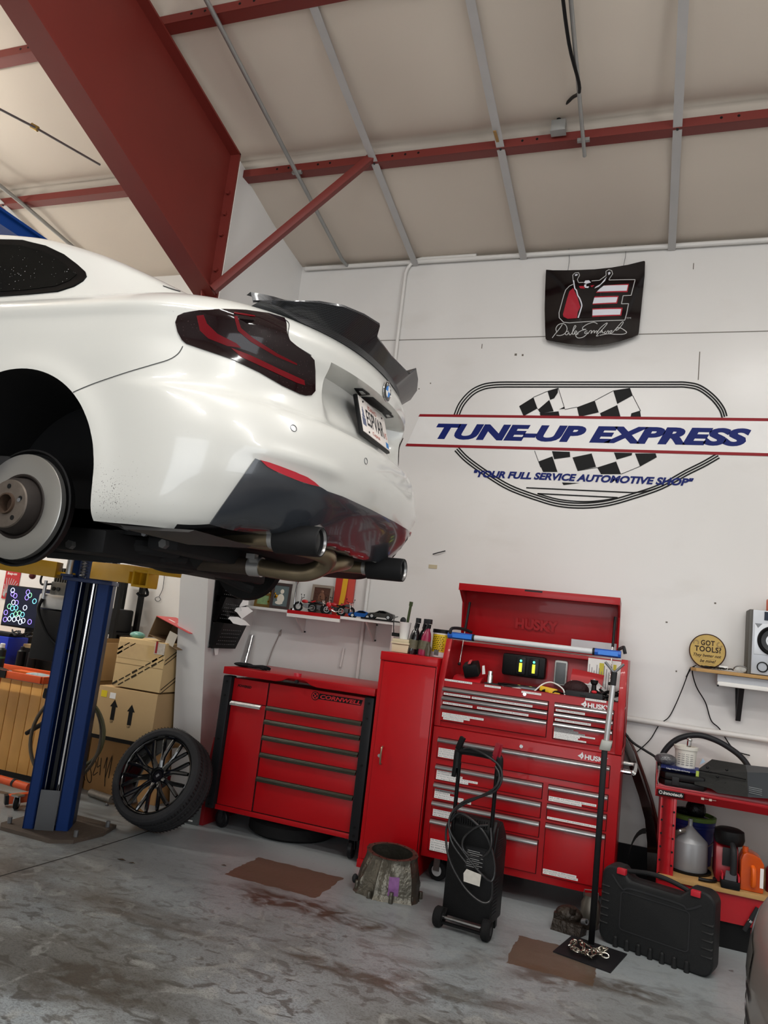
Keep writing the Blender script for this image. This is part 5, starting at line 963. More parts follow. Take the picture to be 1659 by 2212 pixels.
LTX = ['#1 Double and Bubble Flaring Tool & Flare Tools', '#2 Ford Spark Plug Removal Tool', '#3 Brake Rotor Caliper Kit', '#4 5.4 Ford Broken Spark Plug Remover Kit', '#5 7 Pc oil filter socket set', '#6 Serpentine Belt Tool Kit', '#7 Harmonic Balancer Installer Kit', '#2 7.3R 1/2 Metric Hex Bit sockets', '#1 Vacuum Pressure Gauge Kit', '#1 Transmission/Engine oil Pressure Gauge Tester']
def strip(par, x0, x1, z, s=None, h=.0135, y=YH-.0103, m_=PAP):
    p = build('label_strip', M().bx(x0, x1, y-.001, y, z, z+h), m_, par)
    if s: text(s, (x0+.006, y-.0012, z+h*.25), UX, UZ, (x1-x0)-.012, h*.5, INK, par, 'label_text', ext=.0003)
d = drawer(hc, -1.283, -.214, .765, .890)
for k, s in enumerate(('#3 Ford Hub Tool', '#4 Crimpmaster', '#2 Bushing Master', '#1 Flaring Kit')): strip(d, -1.275, -1.155+.02*(k % 2), .816-k*.0145, s)
LZ = [(.633, .722), (.520, .610), (.408, .498), (.199, .387)]
for k, (z0, z1) in enumerate(LZ):
    d = drawer(hc, -1.280, -.600, z0, z1)
    if k == 0:
        for q, (x1, s) in enumerate(((-1.13, '#4 Power Steering'), (-1.10, '#3 Thread Repair Kit'), (-1.00, '#2 Power Steering & Timing Belt Pulley Kit'), (-1.06, '#1 Engine Balance Multi Kit'))): strip(d, -1.272, x1, .676-q*.0142, s)
    if k == 1:
        for q, (x1, s) in enumerate(((-1.12, '#4 Rethread Kit'), (-1.17, '#3 Slide Axle Kit'), (-1.08, '#2 Spring Compressor Kit'), (-1.03, '#1 Ball Joint & Tie Lower Control Tool'))): strip(d, -1.272, x1, .560-q*.0142, s, m_=PAP if q else mat('grey_tape', '#8d8b8c', .6))
    if k == 2:
        for q, (x1, s) in enumerate(((-1.10, '#3 Ford Cam Timing Kit'), (-1.11, '#2 Wheel Wrench Kit'), (-1.08, '#1 Ball Joint Press'))): strip(d, -1.270, x1, .436-q*.0142, s)
    if k == 3:
        for q, (x1, s) in enumerate(((-1.08, '#5 Flywheel Holder Kit'), (-1.06, '#4 Reciprocating Timing Brake Kit'), (-1.05, '#3 Wheel Bearing Press Kit'), (-1.08, '#2 Slide Hammer Kit'), (-1.09, '#1 Control Arm Press'))): strip(d, -1.268, x1, .256-q*.0142, s)
RZ = [(.633, .722), (.520, .610), (.199, .498)]
for k, (z0, z1) in enumerate(RZ):
    d = drawer(hc, -.560, -.214, z0, z1)
    if k == 0: strip(d, -.556, -.275, .645, LTX[7]); strip(d, -.556, -.36, .631, LTX[8])
    if k == 1: strip(d, -.556, -.255, .525, LTX[9])
    if k == 2: strip(d, -.556, -.36, .224, '#2 Knock Sensor for BMW Connector'); strip(d, -.556, -.35, .209, '#1 Valve Spring Gauge')
LGS = mat('logo_silver', '#cfcfce', .35, .3)
def husky(root, x, z, y, s=1):
    text('HUSKY', (x+.042*s, y, z), UX, UZ, .136*s, .030*s, LGS, root, 'brand_logo', bold=.035)
    m = M()
    for P in ([(0, .016), (.018, .028), (.026, .042), (.031, .030), (.036, .018), (.030, .006), (.022, -.004), (.020, .006), (.012, .010)],): m.prism([(x+a_*s, y, z+b2*s) for a_, b2 in P], (0, -.001, 0))
    b = build('dog_emblem', m, LGS, root); build('emblem_eye', M().prism([(x+.018*s, y-.0012, z+.016*s), (x+.026*s, y-.0012, z+.022*s), (x+.024*s, y-.0012, z+.012*s)], (0, -.0005, 0)), HR, b)
husky(hc, -.405, .905, YH-.001)
build('lock', M().cyl((-.748, YH, .921), (-.748, YH-.012, .921), .011), CHR, hc)
build('side_handle', M().tube([(X1, 5.0, .86), (X1+.06, 5.0, .86), (X1+.075, 5.02, .86), (X1+.075, 5.36, .86), (X1+.06, 5.38, .86), (X1, 5.38, .86)], .014, 10, sm=3), CHR, hc)
for x, y, a, in ((-1.225, 4.99, 1.35), (-.26, 4.99, .3), (-1.225, 5.38, 0), (-.26, 5.38, 0)): caster(hc, (x, y, .152), .062, a, .036, RUB, STEEL, mat('hub_light', '#b7b8b8', .4))
tag(build('cardboard_sheet', M().bx(-.75, -.35, 5.50, 5.51, 0, .14), mat('grey_board', '#b3b0aa', .8)), 'pale board standing under the tool cabinet against the wall base', 'board')
# --- top chest
YT = 4.905; tc_ = thing('tool_chest', 'red top tool chest with its lid open, sitting on the red rolling cabinet', 'tool chest', (-.74, 5.2, .958))
Z0 = .962
m = M().bx(X0, X1, YT, YT+.012, Z0, 1.268).bx(X0, X1, 5.43, 5.445, Z0, 1.52).bx(X0, X1, YT, 5.44, Z0, Z0+.012).bx(X0, X1, YT+.012, 5.44, 1.225, 1.235)
for x in (X0, X1-.014): m.prism([(x, y, z) for y, z in ((YT, Z0), (YT, 1.268), (5.0, 1.525), (5.445, 1.525), (5.445, Z0))], (.014, 0, 0))
build('body', m, HR, tc_, bev=.003)
for x in (X0, X1-.04): build('front_upright', M().prism([(x, YT-.004, Z0), (x, YT-.004, 1.268), (x, 4.995, 1.528), (x, 5.02, 1.528), (x, YT+.02, 1.268), (x, YT+.02, Z0)], (.04, 0, 0)), HR, tc_, bev=.003)
build('tray_liner', M().bx(X0+.02, X1-.02, YT+.015, 5.42, 1.236, 1.242), BLK, tc_); build('back_ledge', M().bx(X0+.014, X1-.014, 5.36, 5.43, 1.495, 1.52), HR, tc_, bev=.004)
RD = [(1.112-.0+.05, 1.214), (1.104, 1.157), (1.0, 1.099)]
for k, (z0, z1) in enumerate(RD):
    d = drawer(tc_, -1.286, -.606, z0, z1, YT)
    if k == 0: strip(d, -1.278, -1.10, 1.166, '#1 Electrical and wire kit'); strip(d, -1.09, -.70, 1.166, '#2 Terminal Tool Kit  #3 Measuring Tools  Fuel Line Tools')
    if k == 1: strip(d, -1.278, -1.08, 1.108, '#2 Snap ring pliers set'); strip(d, -1.05, -.72, 1.108, '#3 Multimeter  #1 Battery & Alternator')
    if k == 2: strip(d, -1.275, -1.0, 1.040, LTX[0]); strip(d, -1.275, -1.09, 1.025, LTX[1]); strip(d, -1.265, -1.13, 1.010, LTX[2])
    d = drawer(tc_, -.563, -.214, z0, z1, YT)
    if k == 0: strip(d, -.556, -.38, 1.166, '#1 Metric deep sockets')
    if k == 1: strip(d, -.556, -.34, 1.108, '#1 1/2, 3/8 Chest Torx Socket Set')
    if k == 2:
        for q, (x1, s) in enumerate(((-.44, '#1 Puller Gear Puller'), (-.41, '#2 5 Piece Snap Ring Set'), (-.37, '#3 Hubcap Adapter Kit'), (-.31, LTX[3]), (-.40, LTX[4]), (-.41, LTX[5]), (-.36, LTX[6]))): strip(d, -.556, x1, 1.062-q*.0098, s, .0094, m_=PAP if q > 2 else mat('grey_tape', '#8d8b8c', .6))
strip(tc_, -1.285, -1.10, 1.255, 'Battery charge and drill bits', .012, YT-.001); strip(tc_, -1.017, -.912, 1.252, 'Specialty Sockets', .012, YT-.001); strip(tc_, -.778, -.654, 1.246, 'Snap-on Modis Scan', .012, YT-.001); strip(tc_, -.385, -.26, 1.256, 'Electrical Repair Kit', .012, YT-.001)
husky(tc_, -.41, 1.212, YT-.001); build('lock', M().cyl((-.756, YT, 1.24), (-.756, YT-.012, 1.24), .011), CHR, tc_)
# open lid, leaning back on its hinge
lh = thing  # (lid is a part of the chest)
LX0, LX1 = -1.325, -.232; lm = M()
lid_in = [(5.435, 1.53), (5.415, 1.65), (5.40, 1.76), (5.385, 1.885)]
for (y0, z0), (y1, z1) in zip(lid_in, lid_in[1:]): lm.prism([(LX0, y0, z0), (LX0, y1, z1), (LX0, y1+.012, z1), (LX0, y0+.012, z0)], (LX1-LX0, 0, 0))
lm.prism([(LX0, 5.397, 1.885), (LX0, 5.19, 1.912), (LX0, 5.19, 1.924), (LX0, 5.397, 1.90)], (LX1-LX0, 0, 0)).bx(LX0, LX1, 5.185, 5.197, 1.875, 1.924)
for x in (LX0, LX1-.012): lm.prism([(x, 5.43, 1.53), (x, 5.385, 1.89), (x, 5.19, 1.92), (x, 5.19, 1.89), (x, 5.33, 1.80), (x, 5.39, 1.53)], (.012, 0, 0))
ld = build('lid', lm, HR, tc_, bev=.002)
nl = (V((0, 5.385-5.415, 1.885-1.65))).normalized(); text('HUSKY', (-1.0+.06, 5.397, 1.655), UX, nl, .30, .075, HR, ld, 'embossed_logo', bold=.05, ext=.002)
build('lid_stop', M().bx(-.86, -.74, 5.184, 5.19, 1.908, 1.92), SATIN, ld)
sh2 = build('taped_sheet', M().prism([(-.545, 5.405, 1.56), (-.245, 5.405, 1.56), (-.245, 5.392, 1.625), (-.545, 5.392, 1.625)], (0, -.001, 0)), mat('grey_paper', '#c9c8cb', .6), ld)
for x in (-1.262, -.262):
    g_ = build('gas_strut', M().cyl((x, 5.30, 1.80), (x, 5.24, 1.60), .009), BLK, tc_); build('strut_rod', M().cyl((x, 5.24, 1.60), (x, 5.17, 1.37), .0045), CHR, g_); build('strut_ball', M().ball((x, 5.165, 1.365), .011), SATIN, g_)
lb = thing('light_bar', 'long white underbonnet light bar with blue ends resting across the open tool chest', 'light bar', (-.75, 5.05, 1.55)); LA, LB = V((-1.335, 5.07, 1.553)), V((-.175, 5.03, 1.556))
build('tube', M().cyl(LA.lerp(LB, .16), LA.lerp(LB, .83), .0185, n=20), mat('frosted_tube', '#cfd2d4', .35), lb)
BE = mat('bright_blue', '#1658b8', .4)
for a_, b2 in ((0, .16), (.83, .98)): g_ = build('end_grip', M().cyl(LA.lerp(LB, a_), LA.lerp(LB, b2), .023, n=8), BE, lb); build('grip_inset', M().beam(LA.lerp(LB, a_+.03)+V((0, -.022, 0)), LA.lerp(LB, b2-.015)+V((0, -.022, 0)), .004, .026), mat('inset_blue', '#2b78d8', .35), g_); build('grip_collar', M().cyl(LA.lerp(LB, b2-.012 if a_ == 0 else a_), LA.lerp(LB, b2 if a_ == 0 else a_+.012), .0235, n=16), SATIN, g_)
for x, s in ((LA.x+.015, 1), (LB.x-.0, -1)): build('hook', M().tube([(x, 5.05, 1.565), (x+.01*s, 5.06, 1.60), (x+.05*s if s > 0 else x-.02, 5.2, 1.605), (x+.09*s if s > 0 else x-.05, 5.3, 1.59)], .011, 8, sm=4), SATIN, lb)
# --- chest contents
TZ = 1.242
ch = thing('battery_charger', 'red tool battery charger with a black battery docked, left in the open chest', 'charger', (-1.16, 5.0, TZ)); CR = mat('charger_red', '#bb1722', .4)
build('base', M().prism([(-1.255, 4.95, TZ), (-1.05, 4.95, TZ), (-1.05, 5.08, TZ), (-1.255, 5.08, TZ)], (0, 0, .02)), BLK, ch, bev=.005); build('shell', M().prism([(-1.25, y, z) for y, z in ((4.955, TZ+.02), (5.075, TZ+.02), (5.075, TZ+.06), (5.0, TZ+.05))], (.19, 0, 0)), CR, ch, bev=.008)
bt_ = build('battery', M().box((-1.135, 5.01, TZ+.105), (.10, .11, .085), Matrix.Rotation(-.25, 3, 'Y')@Matrix.Rotation(.3, 3, 'X')), BLK, ch, bev=.014); build('battery_stripe', M().box((-1.145, 4.985, TZ+.152), (.018, .075, .006), Matrix.Rotation(-.25, 3, 'Y')@Matrix.Rotation(.3, 3, 'X')), mat('stripe_pink', '#c94a4e', .4), bt_); build('charger_tag', M().prism([(-1.06, 5.0, TZ+.08), (-1.04, 5.0, TZ+.085), (-1.05, 5.0, TZ+.14), (-1.065, 5.0, TZ+.135)], (0, .001, 0)), PAP, ch)
sk = thing('socket_set', 'chrome sockets standing on a small black box in the chest, beside the charger', 'sockets', (-1.0, 4.98, TZ))
build('box', M().bx(-1.03, -.94, 4.94, 4.99, TZ, TZ+.035), SATIN, sk, bev=.003)
for x, y, z, r, h in ((-1.0, 4.97, TZ+.035, .020, .05), (-1.0, 4.97, TZ+.085, .015, .025), (-.955, 5.05, TZ, .016, .035), (-.92, 5.06, TZ, .016, .04), (-.895, 5.04, TZ, .014, .035)): build('socket', M().lathe([(0, 0), (r, 0), (r, h), (r*.6, h), (r*.6, h*.5), (0, h*.5)], (x, y, z), n=18), CHR, sk)
dc = thing('charging_dock', 'black dual charging dock with two green-lit work lights on the chest back wall', 'charger', (-.78, 5.35, 1.30)); build('dock', M().bx(-1.0, -.70, 5.34, 5.425, 1.325, 1.475), BLK, dc, bev=.02)
for x in (-.865, -.775): g_ = build('work_light', M().bx(x-.035, x+.035, 5.315, 5.345, 1.34, 1.462), mat('dock_black', '#202123', .3), dc, bev=.014); build('light_panel', M().bx(x-.010, x+.010, 5.311, 5.316, 1.36, 1.42), mat('lit_yellow', '#d8df3a', .4, emit=1.0), g_); build('charge_led', M().ball((x, 5.314, 1.435), .008), mat('lit_green', '#53f0b0', .4, emit=3), g_)
tag(build('glossy_case', M().bx(-.95, -.69, 4.98, 5.08, TZ, TZ+.045), GLOSSK, bev=.008), 'glossy black flat case in front of the charging dock', 'case')
mp_ = thing('clear_container', 'grey box with clear lid leaning on the chest back wall', 'container', (-.60, 5.35, 1.33)); build('shell', M().bx(-.645, -.555, 5.38, 5.42, 1.30, 1.47), mat('pale_shell', '#b9bbb9', .4), mp_, bev=.018); build('lid', M().bx(-.633, -.567, 5.374, 5.382, 1.315, 1.455), mat('dark_shell', '#5d6163', .4), mp_, bev=.012)
bag = thing('parts_bag', 'clear bag with red header card and printed slip leaning in the chest', 'bag', (-.42, 5.2, TZ)); X = Matrix.Translation((-.52, 5.16, TZ))@Matrix.Rotation(-.35, 4, 'X')@Matrix.Rotation(.10, 4, 'Y')
build('bag_film', M().bx(0, .20, 0, .02, 0, .16).T(X), mat('bag_film', '#9a5a58', .12, coat=.6, var=.4, vs=25), bag, bev=.008); build('header_card', M().bx(-.005, .20, -.003, 0, .11, .20).T(X), RED, bag); build('printed_slip', M().bx(0, .19, -.005, -.003, .055, .118).T(X), PAP, bag)
m = M()
for k in range(6): m.bx(.012, .175-.02*(k % 3), -.0062, -.005, .062+k*.009, .065+k*.009)
build('slip_print', m.T(X), INK, bag)
mn2 = thing('manual_sheets', 'white printed instruction sheets with yellow warning stripe in the right of the chest', 'papers', (-.3, 5.3, TZ)); X = Matrix.Translation((-.40, 5.33, TZ+.02))@Matrix.Rotation(-.12, 4, 'X')
build('sheet', M().bx(-.02, .20, 0, .002, -.01, .26).T(X), PAP, mn2); build('warning_stripe', M().bx(.055, .085, -.001, 0, .03, .225).T(X), mat('warn_yellow', '#c9bb2a', .5), mn2); build('warning_stripe', M().bx(.145, .165, -.001, 0, .05, .225).T(X), mat('warn_yellow', '#c9bb2a', .5), mn2); m = M()
for k in range(12): m.bx(-.01+k*.016, -.006+k*.016, -.0012, 0, .03, .21-.02*(k % 3))
build('fine_print', m.T(X), mat('print_grey', '#77767a', .8), mn2); build('loose_sheet', M().prism([(-.44, 5.20, TZ+.06), (-.36, 5.18, TZ+.14), (-.26, 5.2, TZ+.06), (-.34, 5.2, TZ+.02)], (0, .002, 0)), PAP, mn2)
kit = thing('wire_tester', 'yellow and black wire tester tangled in leads in the chest', 'tester', (-.62, 4.97, TZ)); build('body', M().box((-.62, 4.98, TZ+.04), (.11, .04, .032), Matrix.Rotation(.1, 3, 'Y')).box((-.58, 4.96, TZ+.018), (.07, .035, .025)), mat('tester_yellow', '#e0b414', .4), kit, bev=.006)
build('leads', M().tube([(-.68+.18*t/9+.02*math.sin(t*2), 4.97+.03*math.cos(t*1.7), TZ+.02+.02*abs(math.sin(t*1.3))) for t in range(16)], .005, 6, sm=4), BLK, kit); build('clip', M().ball((-.55, 4.95, TZ+.01), .01), CHR, kit)
tag(build('white_cable', M().tube([(-.93, 4.945, TZ+.012), (-.86, 4.95, TZ+.02), (-.80, 4.95, TZ+.024), (-.745, 4.94, TZ+.004), (-.72, 4.95, TZ+.006), (-.66, 4.97, TZ+.07), (-.60, 4.97, TZ+.09), (-.53, 4.95, TZ+.06), (-.51, 4.94, TZ+.01)], .0045, 6, sm=6), WHT), 'white cable looping along the front of the chest tray', 'cable')
cs_ = thing('tool_case', 'flat dark grey plastic case lying at the right front of the chest tray', 'case', (-.40, 4.98, TZ)); build('case', M().bx(-.51, -.285, 4.93, 5.02, TZ, TZ+.058), SATIN, cs_, bev=.006); build('latch', M().bx(-.42, -.385, 4.926, 4.932, TZ+.012, TZ+.042), BLK, cs_)
tst = thing('leak_tester', 'short black tool with red button standing on the flat dark case', 'tester', (-.345, 5.0, TZ+.058)); build('barrel', M().lathe([(0, 0), (.022, 0), (.016, .02), (.014, .05), (.022, .06), (.024, .08), (0, .08)], (-.345, 4.99, TZ+.058), n=20), BLK, tst); build('button', M().ball((-.34, 4.965, TZ+.066), .013, 1.3, .8, .8, 10), CR, tst)
tag(build('cable_bundle', M().tube([(-.25+.07*math.sin(t*1.9)-.02*math.cos(t*.7), 5.02+.05*math.cos(t*2.6), TZ+.03+.04*abs(math.sin(t*.8))+.02*math.sin(t*3)) for t in [i*.22 for i in range(90)]], .0045, 6), BLK), 'tangle of thin black cables at the right end of the chest tray', 'cables')
tag(build('black_pouch', M().ball((-.46, 5.08, TZ+.06), .07, 1.2, .6, .85, 12), mat('brown_pouch', '#2c1517', .6, bump=.5)), 'dark brown pouch behind the flat case in the chest', 'pouch')
# ------------------------------------------------------------------ things standing on the floor
bh = thing('bell_housing', 'cast aluminium gearbox bell housing standing on the floor in front of the red locker', 'car part', (-1.41, 4.53, 0))
CAST = mat('oily_cast_aluminium', '#6a665c', .35, .8, var=.5, vs=14, bump=.5, bs=45); rows = []; rin = []; N_ = 72; C = V((-1.41, 4.56, 0))
for k in range(14):
    h = k/13; row = []; ri = []
    for i in range(N_):
        a = 2*PI*i/N_; b = .186+.012*math.cos(3*a+1)-.010*math.cos(6*a); t = .135+.028*math.cos(2*(a-2.7)); r = b*(1-h)**1.0+t*h+.014*math.sin(PI*h)
        rib = .013*max(0, math.cos(11*a+.6))**10*(1-.4*h)+.010*max(0, math.sin(5*a+1.2))**6*(1 if .25 < h < .45 else 0); lip_ = .010*ss(.92, .97, h)+.012*(1-ss(.02, .10, h))
        q = V((math.cos(a), math.sin(a)*.86, 0)); z = .235*h+(.022*h*math.sin(a+.4)); row.append(C+q*(r+rib+lip_)+V((0, 0, z))); ri.append(C+q*(r-.022)+V((0, 0, z)))
    rows.append(row+[row[0]]); rin.append(ri+[ri[0]])
m = M().grid(rows).grid([r for r in rin[::-1]]).grid([rows[-1], rin[-1]]).grid([rows[0], rin[0]]); build('casting', m, CAST, bh, ang=.7)
for k in range(9):
    a = .2+2*PI*k/9; b = .197; q = C+V((math.cos(a)*b, math.sin(a)*b*.86, 0)); build('bolt_boss', M().cyl(q, q+V((0, 0, .04+.02*(k % 2))), .014, .012, n=14), CAST, bh, bev=.002)
for k in range(12): q = rows[-1][k*6]*.55+rin[-1][k*6]*.45; build('bolt_hole', M().cyl(q-V((0, 0, .002)), q+V((0, 0, .001)), .0045, n=10), INK, bh)
pp = []; 
for k in range(2, 9):
    pp.append([rows[k][i]+V((math.cos(2*PI*i/N_), math.sin(2*PI*i/N_), 0))*.0015 for i in range(57, 62)])
build('purple_paint', M().grid(pp), mat('purple_mark', '#8a5b94', .6, var=.4, vs=40), bh)
build('sensor_plug', M().ball((-1.605, 4.50, .055), .022, .8, 1, 1.2, 10), SATIN, bh)
# --- wheeled charger
wd = thing('battery_starter', 'black wheeled battery charger with pull handle and looped cables in front of the tool cabinet', 'battery charger', (-.86, 4.36, 0))
X = at((-.865, 4.36, 0), -.10); CB = mat('charger_black', '#121213', .5, bump=.1, bs=200); D = lambda *p: X@V(p); R3 = X.to_3x3()
build('body', M().prism([(-.135, y, z) for y, z in ((-.09, .055), (-.09, .45), (-.06, .555), (.02, .575), (.10, .50), (.13, .45), (.13, .055))], (.27, 0, 0)).T(X), CB, wd, bev=.012)
build('top_cap', M().prism([(-.128, y, z) for y, z in ((-.105, .44), (-.105, .535), (-.07, .585), (-.03, .59), (-.03, .46))], (.256, 0, 0)).T(X), BLK, wd, bev=.01)
m = M()
for k in range(12): m.bx(-.075+k*.0135, -.069+k*.0135, -.1085, -.10, .545, .58)
vt = build('vent_slots', m.T(X), INK, wd)
for nm_, q in (('side_louvres', [(-.07, .02, .10+k*.018, .108+k*.018) for k in range(11)]), ('upper_louvres', [(-.06, .05, .40+k*.012, .404+k*.012) for k in range(8)])):
    m = M()
    for y0, y1, z0, z1 in q: m.bx(.136, .1375, y0, y1, z0, z1)
    build(nm_, m.T(X), SATIN, wd)
build('rating_plate', M().bx(-.03, .08, -.0915, -.09, .32, .43).T(X), mat('plate_dark', '#232325', .35, var=.2), wd); m = M()
for k in range(9): m.bx(-.02, .05+.02*(k % 2), -.0922, -.0915, .332+k*.010, .335+k*.010)
build('plate_print', m.T(X), mat('print_pale', '#a9a9a8', .6), wd)
for x in (-.112, .105): build('handle_tube', M().cyl(D(x, -.10, .50), D(x, -.10, .86), .011), mat('black_tube', '#09090a', .35, spec=.2), wd)
build('grip', M().tube([D(-.125, -.10, .83), D(-.125, -.10, .905), D(-.11, -.10, .925), D(0, -.10, .93), D(.10, -.10, .925), D(.115, -.10, .905), D(.115, -.10, .83)], .022, 10, sm=4), BLK, wd)
for s in (-1, 1):
    c = D(s*.135, -.125, .052); a = R3@V((1, 0, 0)); w_ = build('wheel', M().lathe([(.012, -.022), (.045, -.022), (.052, -.014), (.052, .014), (.045, .022), (.012, .022)], c, a, 30, True), RUB, wd); build('wheel_hub', M().cyl(c-a*.023, c+a*.023, .022, n=16), SATIN, w_)
build('axle', M().cyl(D(-.13, -.125, .055), D(.13, -.125, .055), .008), STEEL, wd); build('foot_frame', M().beam(D(-.12, -.13, .03), D(.12, -.13, .03), .02, .012).beam(D(-.11, -.13, .04), D(-.11, -.06, .10), .02, .03).beam(D(.11, -.13, .04), D(.11, -.06, .10), .02, .03), BLK, wd)
for _x in (-.10, .10): build('rubber_foot', M().box(D(_x, .10, .028), (.04, .05, .056)), BLK, wd)
CBL = mat('black_cable', '#19191b', .4, coat=.2)
def loop(pts, nm='cable', r=.0065): return build(nm, M().tube([D(*p) for p in pts], r, 8, sm=6), CBL, wd)
loop([(.10, -.12, .88), (.13, -.13, .84), (.12, -.14, .78), (.05, -.14, .72), (-.06, -.14, .66), (-.12, -.14, .58), (-.11, -.15, .50), (-.03, -.15, .42), (.08, -.15, .33), (.14, -.13, .30), (.145, -.12, .38), (.10, -.13, .50), (.02, -.13, .57), (-.07, -.13, .60), (-.12, -.13, .55)])
loop([(-.10, -.13, .60), (-.14, -.13, .50), (-.10, -.15, .36), (.0, -.15, .24), (.10, -.15, .19), (.145, -.13, .21), (.14, -.12, .30)]); loop([(.105, -.12, .56), (.12, -.14, .46), (.06, -.15, .40), (-.02, -.15, .42), (-.03, -.15, .48), (.03, -.14, .55), (.09, -.12, .57)]); loop([(-.10, -.11, .93), (-.05, -.13, .95), (.05, -.14, .93), (.12, -.13, .89), (.145, -.13, .83), (.12, -.14, .76), (.02, -.14, .70), (-.08, -.14, .63), (-.125, -.13, .56), (-.10, -.14, .45), (.0, -.15, .36)])
cl = build('red_clamp', M().beam(D(.085, -.11, .90), D(.11, -.12, 1.0), .022, .03).beam(D(.11, -.11, .90), D(.125, -.12, 1.0), .012, .012), mat('clamp_red', '#8f1526', .4), wd, bev=.003); m = M()
for k in range(6): m.box(D(.078+.005*k, -.112, .91+k*.016), (.012, .02, .006))
build('clamp_ribs', m, mat('clamp_red', '#8f1526', .4), cl); build('black_clamp', M().beam(D(-.125, -.11, .93), D(-.10, -.115, 1.0), .022, .03).beam(D(-.135, -.11, .78), D(-.128, -.11, .92), .02, .022), BLK, wd, bev=.003)
build('paper_tag', M().prism([D(-.005, -.157, .27), D(.085, -.157, .265), D(.088, -.157, .325), (D(.005, -.157, .335)), D(-.01, -.157, .31)], R3@V((0, -.001, 0))), mat('tag_paper', '#d3cfc6', .7, var=.15, vs=50), wd)
# --- pole stand
st = thing('support_stand', 'tall black support pole with grey extension and Y top on a flat black base plate', 'stand', (-.226, 4.41, 0))
PLB = mat('flat_black_plate', '#1c1c1f', .55, var=.25, vs=12)
build('base_plate', M().plan([(-.338, 4.598), (-.406, 4.303), (-.115, 4.222), (-.046, 4.525)], 0, .006), PLB, st)
PX_, PY_ = -.232, 4.545; build('lower_tube', M().box((PX_, PY_, .525), (.032, .032, 1.04)), mat('tube_gloss_black', '#08080a', .35, coat=0, spec=.2), st, bev=.003); up = V((.018, 0, .40))
build('collar', M().prism([(PX_-.03, PY_-.03, 1.02), (PX_+.03, PY_-.03, 1.02), (PX_+.04, PY_-.03, 1.075), (PX_-.02, PY_-.03, 1.075)], (0, .06, 0)), mat('collar_grey', '#a3a39c', .4, .5), st, bev=.006)
build('upper_tube', M().cyl((PX_+.005, PY_, 1.06), (PX_+.02, PY_, 1.38), .0155, n=20), ALU, st); build('fork_stem', M().cyl((PX_+.02, PY_, 1.38), (PX_+.023, PY_, 1.455), .017), SATIN, st)
for dx in (-.052, .050): build('fork_arm', M().cyl((PX_+.022, PY_, 1.45), (PX_+.022+dx, PY_, 1.505), .0075), GREYM, st)
cn = thing('chain', 'bright steel chain piled on the black base plate at the foot of the pole', 'chain', (-.27, 4.38, .006)); r3 = random.Random(11); P = []
for i in range(64): t = i/63; P.append(V((-.335+.19*t+.03*math.sin(t*26)*(.4+t), 4.37+.075*math.sin(t*17+.5)*(.5+.5*math.sin(t*PI)), .023+.016*abs(math.sin(t*21)))))
CHN = mat('chain_steel', '#b5b1a6', .22, 1, var=.2, vs=40)
for i in range(0, 62, 1):
    if i % 2: continue
    a, b = P[i], P[min(i+2, 63)]; c = (a+b)/2; d = (b-a).normalized(); up_ = V((r3.uniform(-1, 1), r3.uniform(-1, 1), 1.2 if (i//2) % 2 else .2)); e = up_.cross(d).normalized(); pts = []
    for k in range(14): t = 2*PI*k/14; pts.append(c+d*.019*math.cos(t)+e*.011*math.sin(t))
    build('link', M().tube(pts, .0042, 6, closed=True), CHN, cn)
# --- dirty part and canister behind the pole
dp = thing('engine_part', 'greasy brown engine casting lying on the floor under the front edge of the tool cabinet', 'car part', (-.37, 4.68, 0)); GRS = mat('greasy_casting', '#2b231c', .45, .4, var=.5, vs=20, bump=1, bs=40); m = M()
m.prism([(-.46, 4.62, 0), (-.30, 4.59, 0), (-.27, 4.66, 0), (-.33, 4.78, 0), (-.42, 4.75, 0)], (.01, .01, .06)).ball((-.37, 4.69, .075), .07, 1.1, .8, .75, 14).cyl((-.30, 4.66, .05), (-.26, 4.63, .06), .02).box((-.42, 4.66, .07), (.06, .04, .03)).cyl((-.35, 4.65, .10), (-.345, 4.64, .135), .018); build('casting', m, GRS, dp)
build('pipe_stub', M().lathe([(.010, 0), (.016, 0), (.016, .03), (.010, .03)], (-.29, 4.64, .075), (.6, -.5, .2), 14, True), GREYM, dp)
cn2 = thing('metal_canister', 'small grey metal canister with wire bail behind the black pole', 'canister', (-.275, 4.80, 0)); build('shell', M().lathe([(0, 0), (.045, 0), (.055, .04), (.055, .13), (.04, .16), (.04, .175), (0, .175)], (-.262, 4.80, 0), n=28), mat('dull_canister', '#6d6860', .4, .7, var=.3), cn2); build('bail', M().tube([(-.30, 4.78, .16), (-.30, 4.775, .205), (-.225, 4.775, .20), (-.225, 4.78, .16)], .003, 6, sm=2), STEEL, cn2)
# --- black tool case
tc2 = thing('tool_case', 'big black moulded tool case with two red latches standing on the floor', 'tool case', (.09, 4.6, 0))
X = at((-.205, 4.635, 0), -.31); D = lambda *p: X@V(p); CK = mat('case_black', '#1e1f20', .5, bump=.12, bs=250); W_, H_, T_ = .595, .405, .13
def rrect(x0, x1, z0, z1, r, n=8):
    out = []
    for cx, cz_, a0 in ((x1-r, z1-r, 0), (x0+r, z1-r, PI/2), (x0+r, z0+r, PI), (x1-r, z0+r, 3*PI/2)):
        out += [(cx+r*math.cos(a0+PI/2*i/n), cz_+r*math.sin(a0+PI/2*i/n)) for i in range(n+1)]
    return out
pf_ = rrect(0, W_, 0, H_, .06); hx0, hx1 = .155, .42
pf_ = [p for p in pf_]; i0 = next(i for i, p in enumerate(pf_) if abs(p[1]-H_) < 1e-6 and p[0] > W_/2)
ins = [(hx1+.05, H_), (hx1, H_-.052), (hx0, H_-.052), (hx0-.05, H_)]; pf_ = pf_[:i0+1]+ins+pf_[i0+1:]
